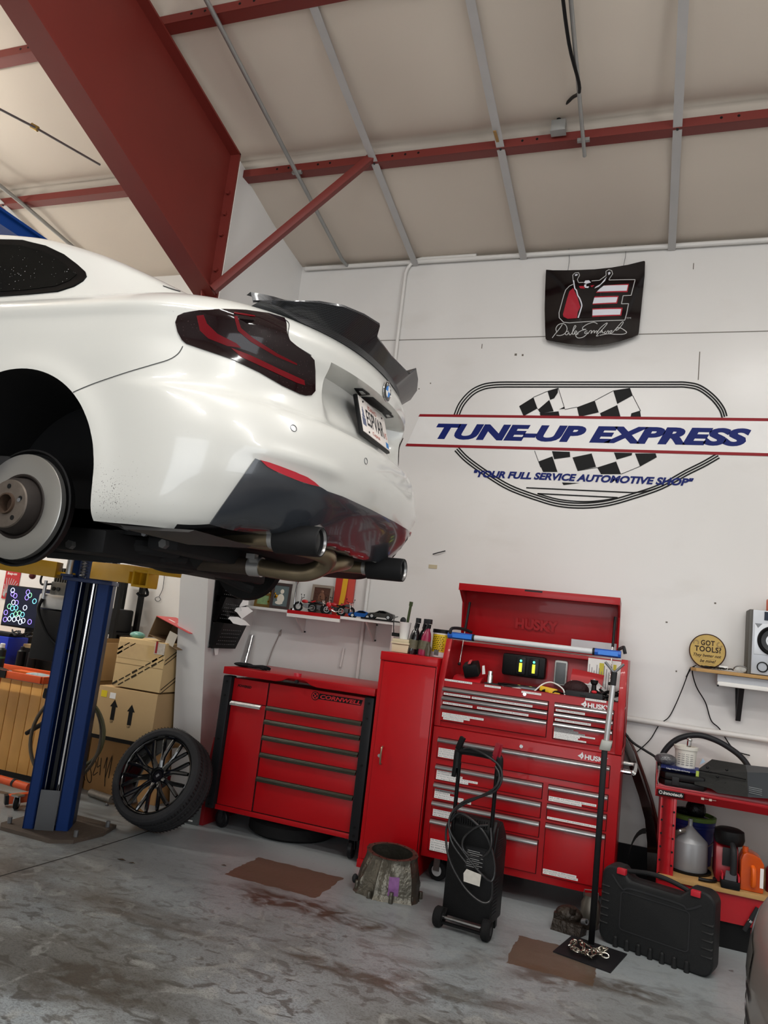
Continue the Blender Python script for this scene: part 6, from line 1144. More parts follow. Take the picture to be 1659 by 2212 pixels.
build('shell', M().prism([(x, 0, z) for x, z in pf_], (0, T_, 0)).T(X), CK, tc2, bev=.022, seg=3)
build('handle', M().tube([D(hx0-.035, .055, H_-.02), D(hx0+.01, .055, H_-.012), D(.25, .055, H_+.0), D(.33, .055, H_-.003), D(hx1-.01, .055, H_-.018), D(hx1+.03, .055, H_-.03)], .0125, 10, sm=5), CK, tc2)
m = M()
ribbon(m, [(x, -.001, z) for x, z in rrect(.115, .475, .095, .29, .02)], .006, (0, -1, 0), closed=True, thick=.003); ribbon(m, [(.06, -.001, .36), (.12, -.001, .30), (.17, -.001, .315), (.42, -.001, .315), (.46, -.001, .30), (.53, -.001, .34)], .01, (0, -1, 0), sm=4, thick=.003)
build('moulded_frame', m.T(X), mat('case_edge', '#2d2e30', .35), tc2)
for x in (.085, .475): build('latch', M().bx(x, x+.048, -.012, .02, H_-.032, H_-.002).T(X), mat('latch_red', '#b81c2c', .4), tc2, bev=.004)
for s in (0, 1):
    for k in range(6 if s == 0 else 5): z = .10+k*.038; x0, x1 = (.004, .05) if s == 0 else (W_-.06, W_-.004); build('side_rib', M().prism([(x0, -.006, z), (x1, -.006, z), (x1, .02, z+.024), (x0, .02, z+.024), (x1, .01, z+.03)][:4], (0, .02, .004)).T(X), CK, tc2, bev=.003)
for k in range(7): x = .10+k*.062; build('foot_rib', M().cyl((x, -.004, .0), (x, -.004, .045), .014, .012, n=14).ball((x, -.004, .045), .012, 1, 1, 1, 8).T(X), CK, tc2)
# --- rust-free floor marks
jm = M(); ribbon(jm, [aZ(-60, 1912, 0), aZ(0, 1893, 0), aZ(150, 1850, 0), aZ(290, 1806, 0), aZ(410, 1765, 0), aZ(440, 1757, 0)], .012, (0, 0, 1), thick=.0008)
jo = build('trim_2', jm, mat('joint_black', '#3a3836', .9), recalc=False); jo['kind'] = 'structure'
for i, (x, y, s) in enumerate(((262, 1858, .03), (483, 1870, .018), (285, 1865, .02))):
    p = aZ(x, y, 0); tag(build('dry_leaf', M().prism([(p.x-s, p.y, .001), (p.x, p.y-s*.4, .006), (p.x+s, p.y+s*.1, .002), (p.x, p.y+s*.4, .005)], (0, 0, .001)), mat('dead_leaf', '#4b3d2c', .8)), ('dark curled leaf on the floor left of the brown patch, the larger', 'pale crumpled scrap on the floor just left of the brown patch', 'small dark leaf scrap on the floor beside the larger leaf')[i], 'leaf')
# ------------------------------------------------------------------ red bench at the right, wall shelf, bumper, second car
YB = 4.98; bn = thing('workbench', 'red steel workbench with a plywood lower shelf at the right side', 'workbench', (.9, 5.3, 0)); BR_ = mat('bench_red', '#a50f1b', .38, coat=.2, var=.15, vs=6)
build('top', M().bx(.05, 2.0, YB, 5.70, .795, .81).bx(.05, 2.0, YB, YB+.02, .755, .81).bx(.05, .055, YB, 5.70, .755, .90), BR_, bn, bev=.003)
lg1 = M().bx(.082, .10, YB+.01, YB+.07, 0, .757).bx(.10, .165, YB+.01, YB+.03, 0, .757).bx(.155, .172, YB+.005, YB+.06, 0, .757); l1_ = build('leg', lg1, BR_, bn, bev=.003); build('leg', M().bx(.082, .172, 5.60, 5.66, 0, .757), BR_, bn); build('leg', M().bx(1.85, 1.95, YB+.01, YB+.07, 0, .757), BR_, bn); build('leg', M().bx(1.85, 1.95, 5.6, 5.66, 0, .757), BR_, bn)
for k in range(6):
    for x, y in ((.095, YB+.006), (.160, YB+.002)): build('leg_hole', M().cyl((x, y+.004, .70-k*.075-.02*(x > .1)), (x, y, .70-k*.075-.02*(x > .1)), .006, n=10), INK, l1_)
build('lower_shelf', M().bx(.09, 1.95, YB-.02, 5.68, .30, .325), WOOD, bn, bev=.002); build('lower_apron', M().bx(.09, 1.95, YB-.005, YB+.01, .145, .302), BR_, bn); build('kick_plate', M().bx(.09, 1.95, YB+.02, YB+.03, 0, .145), INK, bn)
lb_ = build('name_plate', M().bx(.065, .208, YB-.003, YB, .765, .797), BLK, bn, bev=.001); text('innotech', (.093, YB-.0032, .772), UX, UZ, .108, .019, mat('pale_print', '#c9c8c4', .5), lb_, 'plate_text', bold=.03, shear=.25); build('plate_logo', M().torus((.080, YB-.0034, .781), (0, 1, 0), .008, .0022, 18, 5), mat('pale_print', '#c9c8c4', .5), lb_)
for x, z in ((.31, .785), (.352, .785)): build('paint_chip', M().box((x, YB-.0005, z), (.016, .001, .012)).box((x+.02, YB-.0005, z+.001), (.02, .001, .002)), mat('chip_grey', '#b8a59a', .7), bn)
BT = .811
bc = thing('drill_case', 'black moulded case with a front latch on the left end of the red bench', 'case', (.17, 5.15, BT)); build('lower_shell', M().plan([(.065, 5.14), (.10, 5.06), (.32, 5.06), (.34, 5.14), (.34, 5.30), (.065, 5.30)], BT, BT+.035), BLK, bc, bev=.008); build('upper_shell', M().plan([(.065, 5.14), (.10, 5.06), (.32, 5.06), (.34, 5.14), (.34, 5.30), (.065, 5.30)], BT+.038, BT+.078), BLK, bc, bev=.012); build('latch', M().bx(.14, .18, 5.05, 5.065, BT+.012, BT+.06), SATIN, bc, bev=.003)
bk = thing('textbook', 'dark blue textbook lying on the black case under the white tub', 'book', (.17, 5.15, BT+.08)); X = at((.075, 5.10, BT+.079), -.04); build('cover', M().bx(0, .215, 0, .17, 0, .004).bx(0, .215, 0, .17, .028, .032).bx(0, .215, 0, .004, 0, .032).T(X), DKBL, bk); build('pages', M().bx(.002, .215, .004, .168, .004, .028).T(X), PAP, bk); text('College Writing Skills with Readings', X@V((.03, -.0006, .012)), X.to_3x3()@V((1, 0, 0)), UZ, .135, .011, WHT, bk, 'spine_title'); build('spine_tip', M().bx(.198, .215, -.0008, 0, 0, .032).T(X), mat('lime_tip', '#a5b84a', .5), bk)
ZB = BT+.112
tb2 = thing('tub', 'white ribbed plastic tub with fine print standing on the blue textbook', 'tub', (.22, 5.18, ZB)); o = (.215, 5.185, ZB); build('tub', M().lathe([(0, 0), (.056, 0), (.064, .105), (.070, .106), (.071, .125), (.064, .127), (.058, .11), (.05, .01), (0, .01)], o, n=40), mat('grimy_white', '#d5d2c8', .5, var=.08), tb2); m = M()
for r_ in range(6):
    for c_ in range(4): a = -PI/2-.7+c_*.42; m.box(V(o)+V((.0605*math.cos(a), .0605*math.sin(a), .02+r_*.012)), (.018, .003, .003), Matrix.Rotation(a+PI/2, 3, 'Z'))
build('fine_print', m, mat('print_grey', '#77767a', .8), tb2)
tag(build('hose_coupler', M().cyl((.225, 5.18, ZB+.05), (.232, 5.18, ZB+.165), .014).ball((.232, 5.18, ZB+.165), .017, 1, 1, .7, 10), CHR), 'chrome coupler sticking up out of the white tub', 'coupler')
tag(build('cable_bag', M().ball((.10, 5.16, ZB+.03), .05, 1.3, .8, .7, 16), mat('bag_dark', '#4c4c4f', .2, coat=.5, var=.6, vs=35, bump=1, bs=50)), 'clear bag of dark cable on the textbook left of the white tub', 'bag')
tag(build('chain_strand', M().tube([(.062, 5.06, .92), (.064, 5.055, .88), (.058, 5.05, .84), (.063, 5.05, .815)], .006, 6, sm=3), CHR), 'short strand of bright chain at the left edge of the red bench', 'chain')
tag(build('big_hose', M().tube([aY(*p, 5.60) for p in ((1421, 1690), (1424, 1655), (1436, 1622), (1465, 1596), (1507, 1588), (1548, 1600), (1585, 1622), (1607, 1642), (1622, 1665))], .019, 12, sm=6), mat('hose_rubber', '#26272a', .45)), 'thick black rubber hose arched against the wall behind the white tub', 'hose')
tag(build('thin_hose', M().tube([aY(*p, 5.45) for p in ((1338, 1555), (1348, 1580), (1366, 1603), (1395, 1622), (1418, 1638), (1424, 1660))], .008, 8, sm=5), BLK), 'thin black cable running from behind the tool chest to the bench corner', 'cable')
ut = thing('undertray_panel', 'large dirty black plastic undertray panel lying across the red bench', 'car part', (.6, 5.2, BT)); UTM = mat('dusty_plastic', '#292a29', .6, var=.3, vs=7, bump=.2, spec=.2)
pl_ = [aY(*p, 5.12) for p in ((1499, 1668), (1537, 1640), (1607, 1651), (1614, 1659))]; A1 = aY(1499, 1668, 5.14); A2 = aY(1538, 1640, 5.42); A3 = aY(1610, 1652, 5.42); A4 = aY(1614, 1668, 5.10); B1 = aY(1500, 1694, 5.04); B2 = aY(1537, 1704, 5.0); B3 = aY(1550, 1713, 4.99); B4 = aY(1616, 1722, 4.97)
m = M().add([A1, A2, A3, A4, B4, B3, B2, B1], [(0, 1, 2, 3), (0, 3, 4, 5), (0, 5, 6, 7)]); build('front_skin', m, UTM, ut); 
build('side_skin', M().add([A3, A4, B4, aY(1700, 1728, 4.97), aY(1720, 1672, 5.10), aY(1720, 1664, 5.42)], [(0, 1, 4, 5), (1, 2, 3, 4)]), mat('panel_slate', '#35393d', .5, spec=.25), ut)
for x, y in ((1570, 1663), (1599, 1698), (1533, 1667), (1528, 1658), (1547, 1705), (1568, 1693), (1550, 1678)): p = aY(x, y, 5.06); build('clip_hole', M().ball(p+V((0, .0, 0)), .009, 1, .5, .8, 8), INK, ut)
for k in range(4): build('stamped_rib', M().tube([aY(1618, 1700+k*4, 4.985), aY(1646, 1706+k*4, 4.985)], .003, 6), mat('rib_light', '#6a6e70', .5), ut)
build('fold_line', M().tube([aY(1510, 1664, 5.11), aY(1545, 1670, 5.075), aY(1612, 1684, 5.04)], .004, 6), INK, ut)
ctb = carton('flat open cardboard tray on the bench behind the black undertray panel', .46, .80, 5.46, 5.68, BT, BT+.12, CARD, grp=None)
build('second_tray', M().bx(.48, .78, 5.455, 5.46, BT+.02, BT+.07), LC, ctb)
tag(build('blue_paper', M().prism([aY(1511, 1652, 5.3), aY(1518, 1638, 5.3), aY(1524, 1646, 5.3)], (0, .004, 0)), mat('pale_blue', '#a8c0d4', .6)), 'scrap of pale blue paper behind the black undertray panel', 'paper')
# under the bench
ZS = .3255
bkt = thing('bucket', 'dark blue bucket with green-banded rim at back of the lower bench shelf', 'bucket', (.27, 5.42, ZS)); o = (.285, 5.44, ZS); build('pail', M().lathe([(0, 0), (.118, 0), (.134, .22), (.140, .222), (.140, .235), (.135, .237), (.138, .26), (.132, .26), (.115, .01), (0, .01)], o, n=40), mat('bucket_blue', '#14256b', .4), bkt); build('green_band', M().lathe([(.139, .262), (.141, .285), (.125, .29), (.122, .265)], o, n=40), mat('band_green', '#55752e', .5), bkt); build('bail', M().tube([V(o)+V((.14*math.cos(t), -.14*math.sin(t)-.02, .20-.09*math.sin(t))) for t in [PI*i/10 for i in range(11)]], .003, 6), STEEL, bkt)
tag(build('black_bag', M().ball((.30, 5.40, ZS+.325), .075, .8, .8, .85, 14).ball((.24, 5.42, ZS+.30), .06, 1.2, .8, .4, 10), mat('black_sheet', '#0d0d0e', .35, bump=.6)), 'crumpled black rubber bellows piled on top of the blue bucket', 'bellows')
jg = thing('drain_jug', 'pale conical metal measuring jug standing on the lower bench shelf', 'jug', (.25, 5.15, ZS)); o = (.262, 5.20, ZS+.012); build('vessel', M().lathe([(0, 0), (.106, 0), (.108, .01), (.104, .155), (.10, .165), (.022, .235), (.014, .245), (.013, .285), (0, .285)], o, n=44), mat('frosted_jug', '#8f9092', .4, .35), jg); build('drip_tray', M().lathe([(0, 0), (.125, 0), (.13, .014), (.125, .014), (.12, .006), (0, .006)], (.262, 5.20, ZS), n=40), BLK, jg); build('handle', M().tube([V(o)+V((-.085, -.04, .17)), V(o)+V((-.075, -.07, .205)), V(o)+V((-.03, -.06, .225))], .014, 8, sm=3), mat('smoky_handle', '#554d45', .2, coat=.5), jg)
tag(build('hose_stub', M().tube([(.31, 5.0, ZS+.012), (.36, 5.0, ZS+.012), (.40, 5.03, ZS+.012), (.40, 5.08, ZS+.012)], .010, 8, sm=4), BLK), 'short black rubber hose stub in front of the pale jug', 'hose')
vc = thing('cordless_vacuum', 'red and black cordless shop tool with grey handle on the lower bench shelf', 'power tool', (.46, 5.15, ZS)); VR = mat('tool_red', '#8e101c', .35)
build('housing', M().prism([(.40, y, z) for y, z in ((5.06, ZS), (5.30, ZS), (5.30, ZS+.24), (5.22, ZS+.26), (5.10, ZS+.20), (5.06, ZS+.10))], (.125, 0, 0)), VR, vc, bev=.02); build('motor_head', M().lathe([(0, 0), (.075, 0), (.085, .03), (.08, .075), (.06, .085), (0, .085)], (.475, 5.14, ZS+.21), n=32), BLK, vc); build('front_grille', M().bx(.435, .51, 5.052, 5.062, ZS+.10, ZS+.20), SATIN, vc, bev=.01)
build('handle', M().tube([(.485, 5.06, ZS+.22), (.49, 5.02, ZS+.20), (.492, 5.01, ZS+.12), (.49, 5.01, ZS+.05)], [.016, .018, .018, .02], 12, sm=4), SATIN, vc); bt3 = build('battery', M().bx(.425, .525, 4.955, 5.05, ZS, ZS+.045), BLK, vc, bev=.008); build('battery_badge', M().prism([(.445, 4.965, ZS+.045), (.505, 4.965, ZS+.045), (.512, 5.03, ZS+.07), (.455, 5.03, ZS+.07)], (0, 0, .012)), mat('badge_grey', '#59595d', .35), bt3); build('battery_flash', M().bx(.428, .436, 4.96, 5.04, ZS+.045, ZS+.075).bx(.514, .522, 4.96, 5.04, ZS+.045, ZS+.075), mat('latch_red', '#b81c2c', .4), bt3)
ob = thing('oil_bottle', 'orange translucent jug with white label at the front of the lower bench shelf', 'bottle', (.565, 5.02, ZS)); OB = mat('amber_plastic', '#bd4a10', .25, coat=.4, var=.15); build('jug', M().prism([(.528, 5.0, ZS), (.648, 5.0, ZS), (.648, 5.0, ZS+.155), (.63, 5.0, ZS+.185), (.595, 5.0, ZS+.20), (.555, 5.0, ZS+.205), (.54, 5.0, ZS+.195), (.528, 5.0, ZS+.16)], (0, .14, 0)), OB, ob, bev=.016, seg=3); build('neck', M().cyl((.555, 5.06, ZS+.19), (.555, 5.06, ZS+.225), .016), OB, ob); build('grip', M().tube([(.59, 4.995, ZS+.135), (.592, 4.975, ZS+.12), (.594, 4.975, ZS+.05), (.592, 4.995, ZS+.035)], .013, 8, sm=3), mat('bright_amber', '#e0600f', .35), ob); build('side_label', M().bx(.628, .646, 4.998, 5.0, ZS+.03, ZS+.135), PAP, ob)
tag(build('dark_red_can', M().lathe([(0, 0), (.05, 0), (.052, .12), (.03, .15), (0, .15)], (.72, 5.1, ZS), n=24), mat('maroon_can', '#5c0f1c', .4)), 'dark maroon can right of the orange jug on the lower shelf', 'can')
# bumper cover leaning in the gap
bp = thing('bumper_cover', 'curved dark bumper cover leaning against the wall between tool chest and bench', 'car part', (-.05, 5.5, 0)); rows = []
for lx, ly, rx, ry in ((1341, 1592, 1353, 1588), (1350, 1625, 1372, 1625), (1363, 1670, 1392, 1680), (1380, 1720, 1408, 1730), (1393, 1770, 1420, 1780), (1398, 1820, 1428, 1830), (1398, 1870, 1432, 1880), (1396, 1930, 1434, 1940)): a = aY(lx, ly, 5.52); b = aY(rx, ry, 5.66); rows.append([b+V((.01, .05, 0)), b, b*.6+a*.4+V((.012, -.03, 0)), a, a+V((-.0, .06, 0))])
build('skin', M().grid(rows), mat('dark_maroon_gloss', '#1a0e0d', .25, coat=.5), bp); build('top_edge', M().tube([r[1] for r in rows], .010, 8, sm=3), mat('brown_edge', '#4a1d16', .35), bp)
rows = []
for k in range(9): t = k/8; c = aY(1400, 1895, 5.40); rows.append([c+V((-.13*math.cos(t*1.35), u*.2, .29*math.sin(.15+t*1.4)-.02)) for u in (-.25, 0, .3, .6)])
build('inner_liner', M().grid(rows), mat('liner_black', '#1d1d1e', .7), bp); 
# right-hand wall shelf
SZ = 1.532; rs = thing('wall_shelf', 'bare plywood wall shelf on the right carrying a speaker and round sign', 'shelf', (.9, 5.6, SZ-.03)); build('plank', M().prism([(x, y, SZ-.024) for x, y in ((.262, 5.46), (.235, 5.50), (.235, 5.745), (1.7, 5.745), (1.7, 5.46))], (0, 0, .022)), WOOD, rs, bev=.002)
bq = build('bracket', M().prism([(.535, 5.56, 1.43), (.535, 5.74, 1.43), (.535, 5.74, 1.21), (.535, 5.715, 1.21)], (.03, 0, 0)), SATIN, rs); build('bracket_plate', M().prism([(.522, 5.73, 1.505), (.578, 5.73, 1.505), (.562, 5.73, 1.215), (.538, 5.73, 1.215)], (0, .015, 0)), SATIN, bq); build('bracket_screw', M().cyl((.55, 5.728, 1.232), (.55, 5.722, 1.232), .008), INK, bq)
fx = thing('fluorescent_fixture', 'white fluorescent light fixture mounted under the plywood wall shelf', 'light fixture', (1.0, 5.58, 1.43)); build('housing', M().prism([(.395, y, z) for y, z in ((5.50, 1.506), (5.64, 1.506), (5.64, 1.44), (5.62, 1.43), (5.50, 1.46))], (1.2, 0, 0)), mat('fixture_white', '#c4c8ce', .4), fx, bev=.003); build('lens', M().bx(.397, 1.59, 5.495, 5.615, 1.432, 1.46), WHT, fx, bev=.006); build('end_clip', M().box((.40, 5.50, 1.432), (.012, .012, .012)), BLK, fx)
sg = thing('round_sign', 'round yellow tin sign with stencil lettering about tools leaning on the wall', 'sign', (.332, 5.68, SZ)); O = V((.338, 5.69, SZ+.118)); nn_ = V((0, -1, .10)).normalized(); uu = V((1, 0, 0)); vv_ = uu.cross(nn_)*-1; vv_ = V((0, .10, 1)).normalized()
build('disc', M().cyl(O, O+nn_*.006, .114, n=56), mat('sign_yellow', '#b89a4c', .5, var=.18, vs=14), sg); build('rim', M().torus(O+nn_*.004, nn_, .114, .004, 56, 8), mat('sign_rim', '#3a2018', .5), sg); SK = mat('sign_ink', '#2c1a12', .6); F = lambda a, b: O+nn_*.0062+uu*a+vv_*b
text('GOT', F(0, .055), uu, vv_, .088, .036, SK, sg, 'stencil_text', at='c', sp=1.1, bold=.03); text('TOOLS?', F(.002, .012), uu, vv_, .168, .038, SK, sg, 'stencil_text', at='c', sp=1.1, bold=.03); text('They better not', F(.0, -.034), uu, vv_, .176, .026, SK, sg, 'script_text', shear=.35, at='c', bold=.02); text('be mine!', F(.005, -.068), uu, vv_, .10, .022, SK, sg, 'script_text', shear=.35, at='c', bold=.02)
WR = mat('wrench_print', '#947a45', .6); m = M()
for s in (-1, 1): c = F(s*.075, .05); ribbon(m, [c+uu*.016*math.cos(t)+vv_*.016*math.sin(t) for t in [.4+s*1.2+i*.45 for i in range(11)]], .010, nn_, thick=-.0001)
ribbon(m, [F(-.075, -.046), F(0, -.052), F(.06, -.056)], .003, nn_, 3, thick=0); ribbon(m, [F(-.045, -.09), F(0, -.086), F(.045, -.094)], .003, nn_, 3, thick=0); build('wrench_art', m, WR, sg)
sp = thing('loudspeaker', 'silver fronted loudspeaker with dark side on the plywood wall shelf', 'speaker', (.75, 5.55, SZ)); X = at((.585, 5.60, SZ), -.12); Xs = at((.572, 5.49, SZ), 0); build('cabinet', M().bx(0, .26, .02, .24, 0, .42).T(Xs), mat('speaker_dark', '#56544f', .6), sp, bev=.003)
build('front_panel', M().bx(.018, .26, 0, .02, .002, .418).T(Xs), mat('speaker_silver', '#b3b6bb', .35, .3), sp, bev=.006); build('horn_frame', M().prism([(.03, -.004, .13), (.24, -.004, .13), (.24, -.004, .33), (.03, -.004, .33)], (0, .006, 0)).T(Xs), mat('speaker_pale', '#c9ccd0', .3, .3), sp, bev=.002)
c = Xs@V((.142, -.006, .225)); wf_ = build('woofer', M().lathe([(.095, 0), (.095, .010), (.088, .014), (.078, .004), (.04, -.01), (.03, 0), (0, .006)], c, (0, -1, 0), 48), BLK, sp); build('woofer_cone', M().lathe([(.072, .0055), (.035, -.004), (0, .002)], c, (0, -1, 0), 40), mat('cone_grey', '#3b3c3e', .5), wf_); c = Xs@V((.085, -.002, .052)); build('port', M().lathe([(.034, 0), (.034, .006), (.028, .008), (.026, -.004), (0, -.004)], c, (0, -1, 0), 36), INK, sp); build('tweeter_window', M().bx(.085, .20, -.004, 0, .355, .41).T(Xs), mat('tweeter_blue', '#1d2535', .2), sp)
build('corner_facet', M().prism([(.03, -.005, .33), (.075, -.005, .33), (.05, -.005, .30)], (0, .002, 0)).T(Xs), mat('facet_grey', '#7c7f83', .4), sp)
tag(build('orange_box', M().bx(.68, .80, 5.52, 5.62, SZ+.4205, SZ+.50), mat('bright_orange', '#e05a22', .5), bev=.004), 'bright orange box on top of the loudspeaker', 'box')
tag(build('power_adapter', M().box((.432, 5.56, SZ+.016), (.055, .04, .03)).cyl((.40, 5.56, SZ+.012), (.385, 5.56, SZ+.01), .008), WHT, bev=.006), 'white plug adapter on the shelf beside the round sign', 'adapter')
gg = thing('safety_glasses', 'clear safety glasses folded on the shelf beside the loudspeaker', 'glasses', (.53, 5.53, SZ)); GLs = mat('clear_lens', '#c7c9c5', .1, coat=.5, alpha=.45)
for x in (.515, .548): build('lens', M().ball((x, 5.505, SZ+.022), .019, 1, .35, .9, 12), GLs, gg)
build('frame', M().tube([(.495, 5.56, SZ+.02), (.497, 5.51, SZ+.03), (.515, 5.50, SZ+.042), (.548, 5.50, SZ+.042), (.568, 5.51, SZ+.03), (.57, 5.56, SZ+.02)], .004, 6, sm=3), mat('smoke_frame', '#6e6f70', .3), gg)
tag(build('cable_pile', M().tube([(.30+.17*t/22+.03*math.sin(t*1.3), 5.53+.05*math.cos(t*1.9), SZ+.008+.008*abs(math.sin(t*2.1))) for t in [i*.45 for i in range(50)]], .004, 6, sm=2), BLK), 'tangle of thin black cables along the shelf under the round sign', 'cables')
for lab, pts, r_ in (('thin black wire hanging from the shelf corner down left toward the tool chest', ((1500, 1440), (1488, 1452), (1474, 1488), (1458, 1525), (1444, 1550), (1424, 1566), (1404, 1598), (1374, 1626)), .0035), ('thin black wire hanging from the shelf corner down right toward the bench', ((1498, 1440), (1496, 1455), (1505, 1485), (1524, 1518), (1536, 1556), (1554, 1574), (1576, 1608), (1594, 1624), (1620, 1632)), .004), ('short black plug lead dangling at the left corner of the plywood shelf', ((1504, 1437), (1492, 1443), (1486, 1454), (1482, 1462)), .003)):
    w_ = build('hanging_wire', M().tube([aY(*p, 5.73 if i > 2 else 5.60+.04*i) for i, p in enumerate(pts)], r_, 6, sm=6), BLK); tag(w_, lab, 'wire')
# second car, only its near corner is in the picture
c2 = thing('car', 'brownish silver car parked at the right edge, only its front corner showing', 'car', (1.1, 1.2, 0)); SILV = mat('champagne_paint', '#857f79', .35, .1, coat=.3, var=.03)
ins2 = pch([.16, .22, .40, .60, .72, .80, .86, .90, .925], [.10, .05, .02, 0, 0, .008, .022, .042, .07]); rows = []
for z in [.16+.0153*i for i in range(51)]:
    d = ins2(z); r_ = []
    for i in range(33):
        t = PI*i/32; a_ = abs(math.cos(t))**(2/2.7)*(1 if math.cos(t) > 0 else -1); b2 = math.sin(t)**(2/2.7); r_.append(V((1.13-(.842-d)*a_, 2.35+(.78-d)*b2, z)))
    rows.append([V((r_[0].x, y, z)) for y in (-1.9, -.5, .6, 1.5)]+r_+[V((r_[-1].x, y, z)) for y in (1.5, .6, -.5, -1.9)])
last = rows[-1]
for k in range(1, 7): t = k/6.5; rows.append([V((p.x*(1-t)+1.13*t, p.y-t*(max(0, p.y-2.1))*.9, .925+.06*t)) for p in last])
build('body', M().grid(rows), SILV, c2, ang=.5)
bv2 = None
def c2pt(t, z, o=.004):
    d = ins2(z)-o; a_ = abs(math.cos(t))**(2/2.7); b2 = math.sin(t)**(2/2.7); return V((1.13-(.842-d)*a_, 2.35+(.78-d)*b2, z))
build('headlight', M().grid([[c2pt(.04+.75*i/14, z-.10*(1-i/14)**2*(z-.7)*4) for i in range(15)] for z in (.74, .77, .80, .83, .86, .88)]), mat('lamp_lens_grey', '#9a948c', .08, coat=1), c2)
for z in (.685, .62, .55, .42): build('bumper_groove', M().grid([[c2pt(.02+1.4*i/24, zz, .002) for i in range(25)] for zz in (z, z+.022)]), INK, c2)
for s in (-1, 1): build('wheel', M().lathe([(.2, -.1), (.30, -.1), (.32, -.06), (.32, .06), (.30, .1), (.2, .1), (.18, .05), (.05, .07), (0, .07)], (1.13+s*.72, 1.75, .32), (s, 0, 0), 40), RUB, c2)
build('tyre_valve_hose', M().tube([aY(1606, 1985+20, 4.6), aY(1616, 1993, 4.4), aY(1640, 1950, 4.3)], .014, 8, sm=3), BLK, c2) if 0 else None
build('air_chuck', M().cyl(aY(1608, 2010, 4.962), aY(1637, 1962, 4.962), .013), SATIN, bn); build('chuck_ring', M().cyl(aY(1619, 1991, 4.962), aY(1622, 1987, 4.962), .0145), CHR, bn)  # air chuck, modelled as fixed to the bench apron
# ------------------------------------------------------------------ painted shop sign and the bonnet-shaped sign
NB = V((0, -1, 0)); Yw = WY-.0025; S3 = lambda x, y, o=0: aY(860+x*.4816, 550+y*.4816, WY-.001)+V((0, -o, 0))
ws2 = thing('shop_sign', 'large painted wall sign with red stripes, checkered flag, oval outline and blue italic lettering', 'sign', S3(860, 850))
KB = mat('sign_black', '#0a0a0b', .45, spec=.15); NV = mat('sign_navy', '#081c66', .45, spec=.15); SR = mat('sign_crimson', '#8a0d1a', .45, spec=.2); SW = mat('sign_white', '#e3e2e0', .3)
zt, zb = S3(860, 731).z, S3(860, 876).z; xl, xl2 = S3(97, 724).x, S3(38, 858).x
build('white_band', M().prism([(xl2, Yw, zb), (1.6, Yw, zb), (1.6, Yw, zt), (xl, Yw, zt)], (0, -.0008, 0)), SW, ws2)
h_ = .022
build('red_stripe', M().prism([(xl-.01, Yw-.001, zt-h_/2), (1.6, Yw-.001, zt-h_/2), (1.6, Yw-.001, zt+h_/2), (xl, Yw-.001, zt+h_/2)], (0, -.0008, 0)), SR, ws2); build('red_stripe', M().prism([(xl2-.01, Yw-.001, zb-h_/2), (1.6, Yw-.001, zb-h_/2), (1.6, Yw-.001, zb+h_/2), (xl2, Yw-.001, zb+h_/2)], (0, -.0008, 0)), SR, ws2)
p, q = S3(165, 830), S3(1582, 845); ta, tb_ = S3(700, 765), S3(700, 843)
text('TUNE-UP EXPRESS', (p.x, Yw-.001, (S3(180, 830).z+S3(1500, 858).z)/2), UX, UZ, q.x-p.x, S3(190, 758).z-S3(190, 829).z, NV, ws2, 'blue_lettering', shear=.28, bold=.055)
p, q = S3(338, 992), S3(1325, 1035); zb2 = (S3(350, 1001).z+S3(1290, 1035).z)/2
text('"YOUR FULL SERVICE AUTOMOTIVE SHOP"', (p.x, Yw-.001, zb2), UX, UZ, q.x-p.x, S3(500, 973).z-S3(500, 1006).z, NV, ws2, 'slogan', shear=.26, bold=.045)
for f in (((543, 680), (607, 640), (625, 690), (563, 725)), ((670, 612), (718, 598), (716, 620), (700, 645), (682, 652)), ((628, 695), (678, 652), (698, 703), (640, 712)), ((635, 712), (720, 703), (725, 727), (640, 727)), ((722, 694), (746, 682), (748, 692)), ((802, 685), (882, 655), (900, 708), (812, 728)), ((905, 712), (983, 675), (998, 729), (912, 729)), ((965, 610), (1040, 598), (1052, 632), (983, 670)), ((1046, 712), (1085, 700), (1090, 731), (1042, 731)),
          ((690, 882), (770, 885), (772, 908), (700, 918)), ((630, 928), (692, 905), (715, 975), (650, 975)), ((782, 910), (868, 892), (888, 952), (805, 970)), ((893, 955), (978, 928), (1000, 985), (910, 985)), ((968, 888), (1050, 890), (1048, 900), (980, 920)), ((1062, 892), (1155, 892), (1160, 908), (1085, 950)), ((735, 1022), (815, 1025), (742, 1034))):
    build('flag_square', M().prism([S3(*a, .0015) for a in f], (0, -.0006, 0)), KB, ws2)
for f in (((718, 598), (747, 690)), ((747, 695), (802, 684)), ((882, 655), (965, 611)), ((1052, 632), (1088, 702)), ((625, 690), (640, 712)), ((612, 880), (640, 955)), ((1000, 985), (1085, 950)), ((805, 970), (893, 955)), ((607, 640), (670, 613)), ((1160, 908), (1085, 950))):
    m = M(); ribbon(m, [S3(*a, .0015) for a in f], .004, NB); build('flag_outline', m, KB, ws2)
up_ = [(262, 722), (285, 670), (330, 620), (380, 594), (430, 585), (480, 583), (540, 583), (860, 583), (1180, 583), (1240, 583), (1290, 584), (1350, 597), (1410, 640), (1450, 690), (1464, 728)]; dn_ = [(263, 872), (310, 920), (400, 985), (500, 1045), (620, 1090), (720, 1118), (830, 1126), (940, 1115), (1050, 1085), (1180, 1040), (1290, 980), (1370, 940), (1436, 902)]
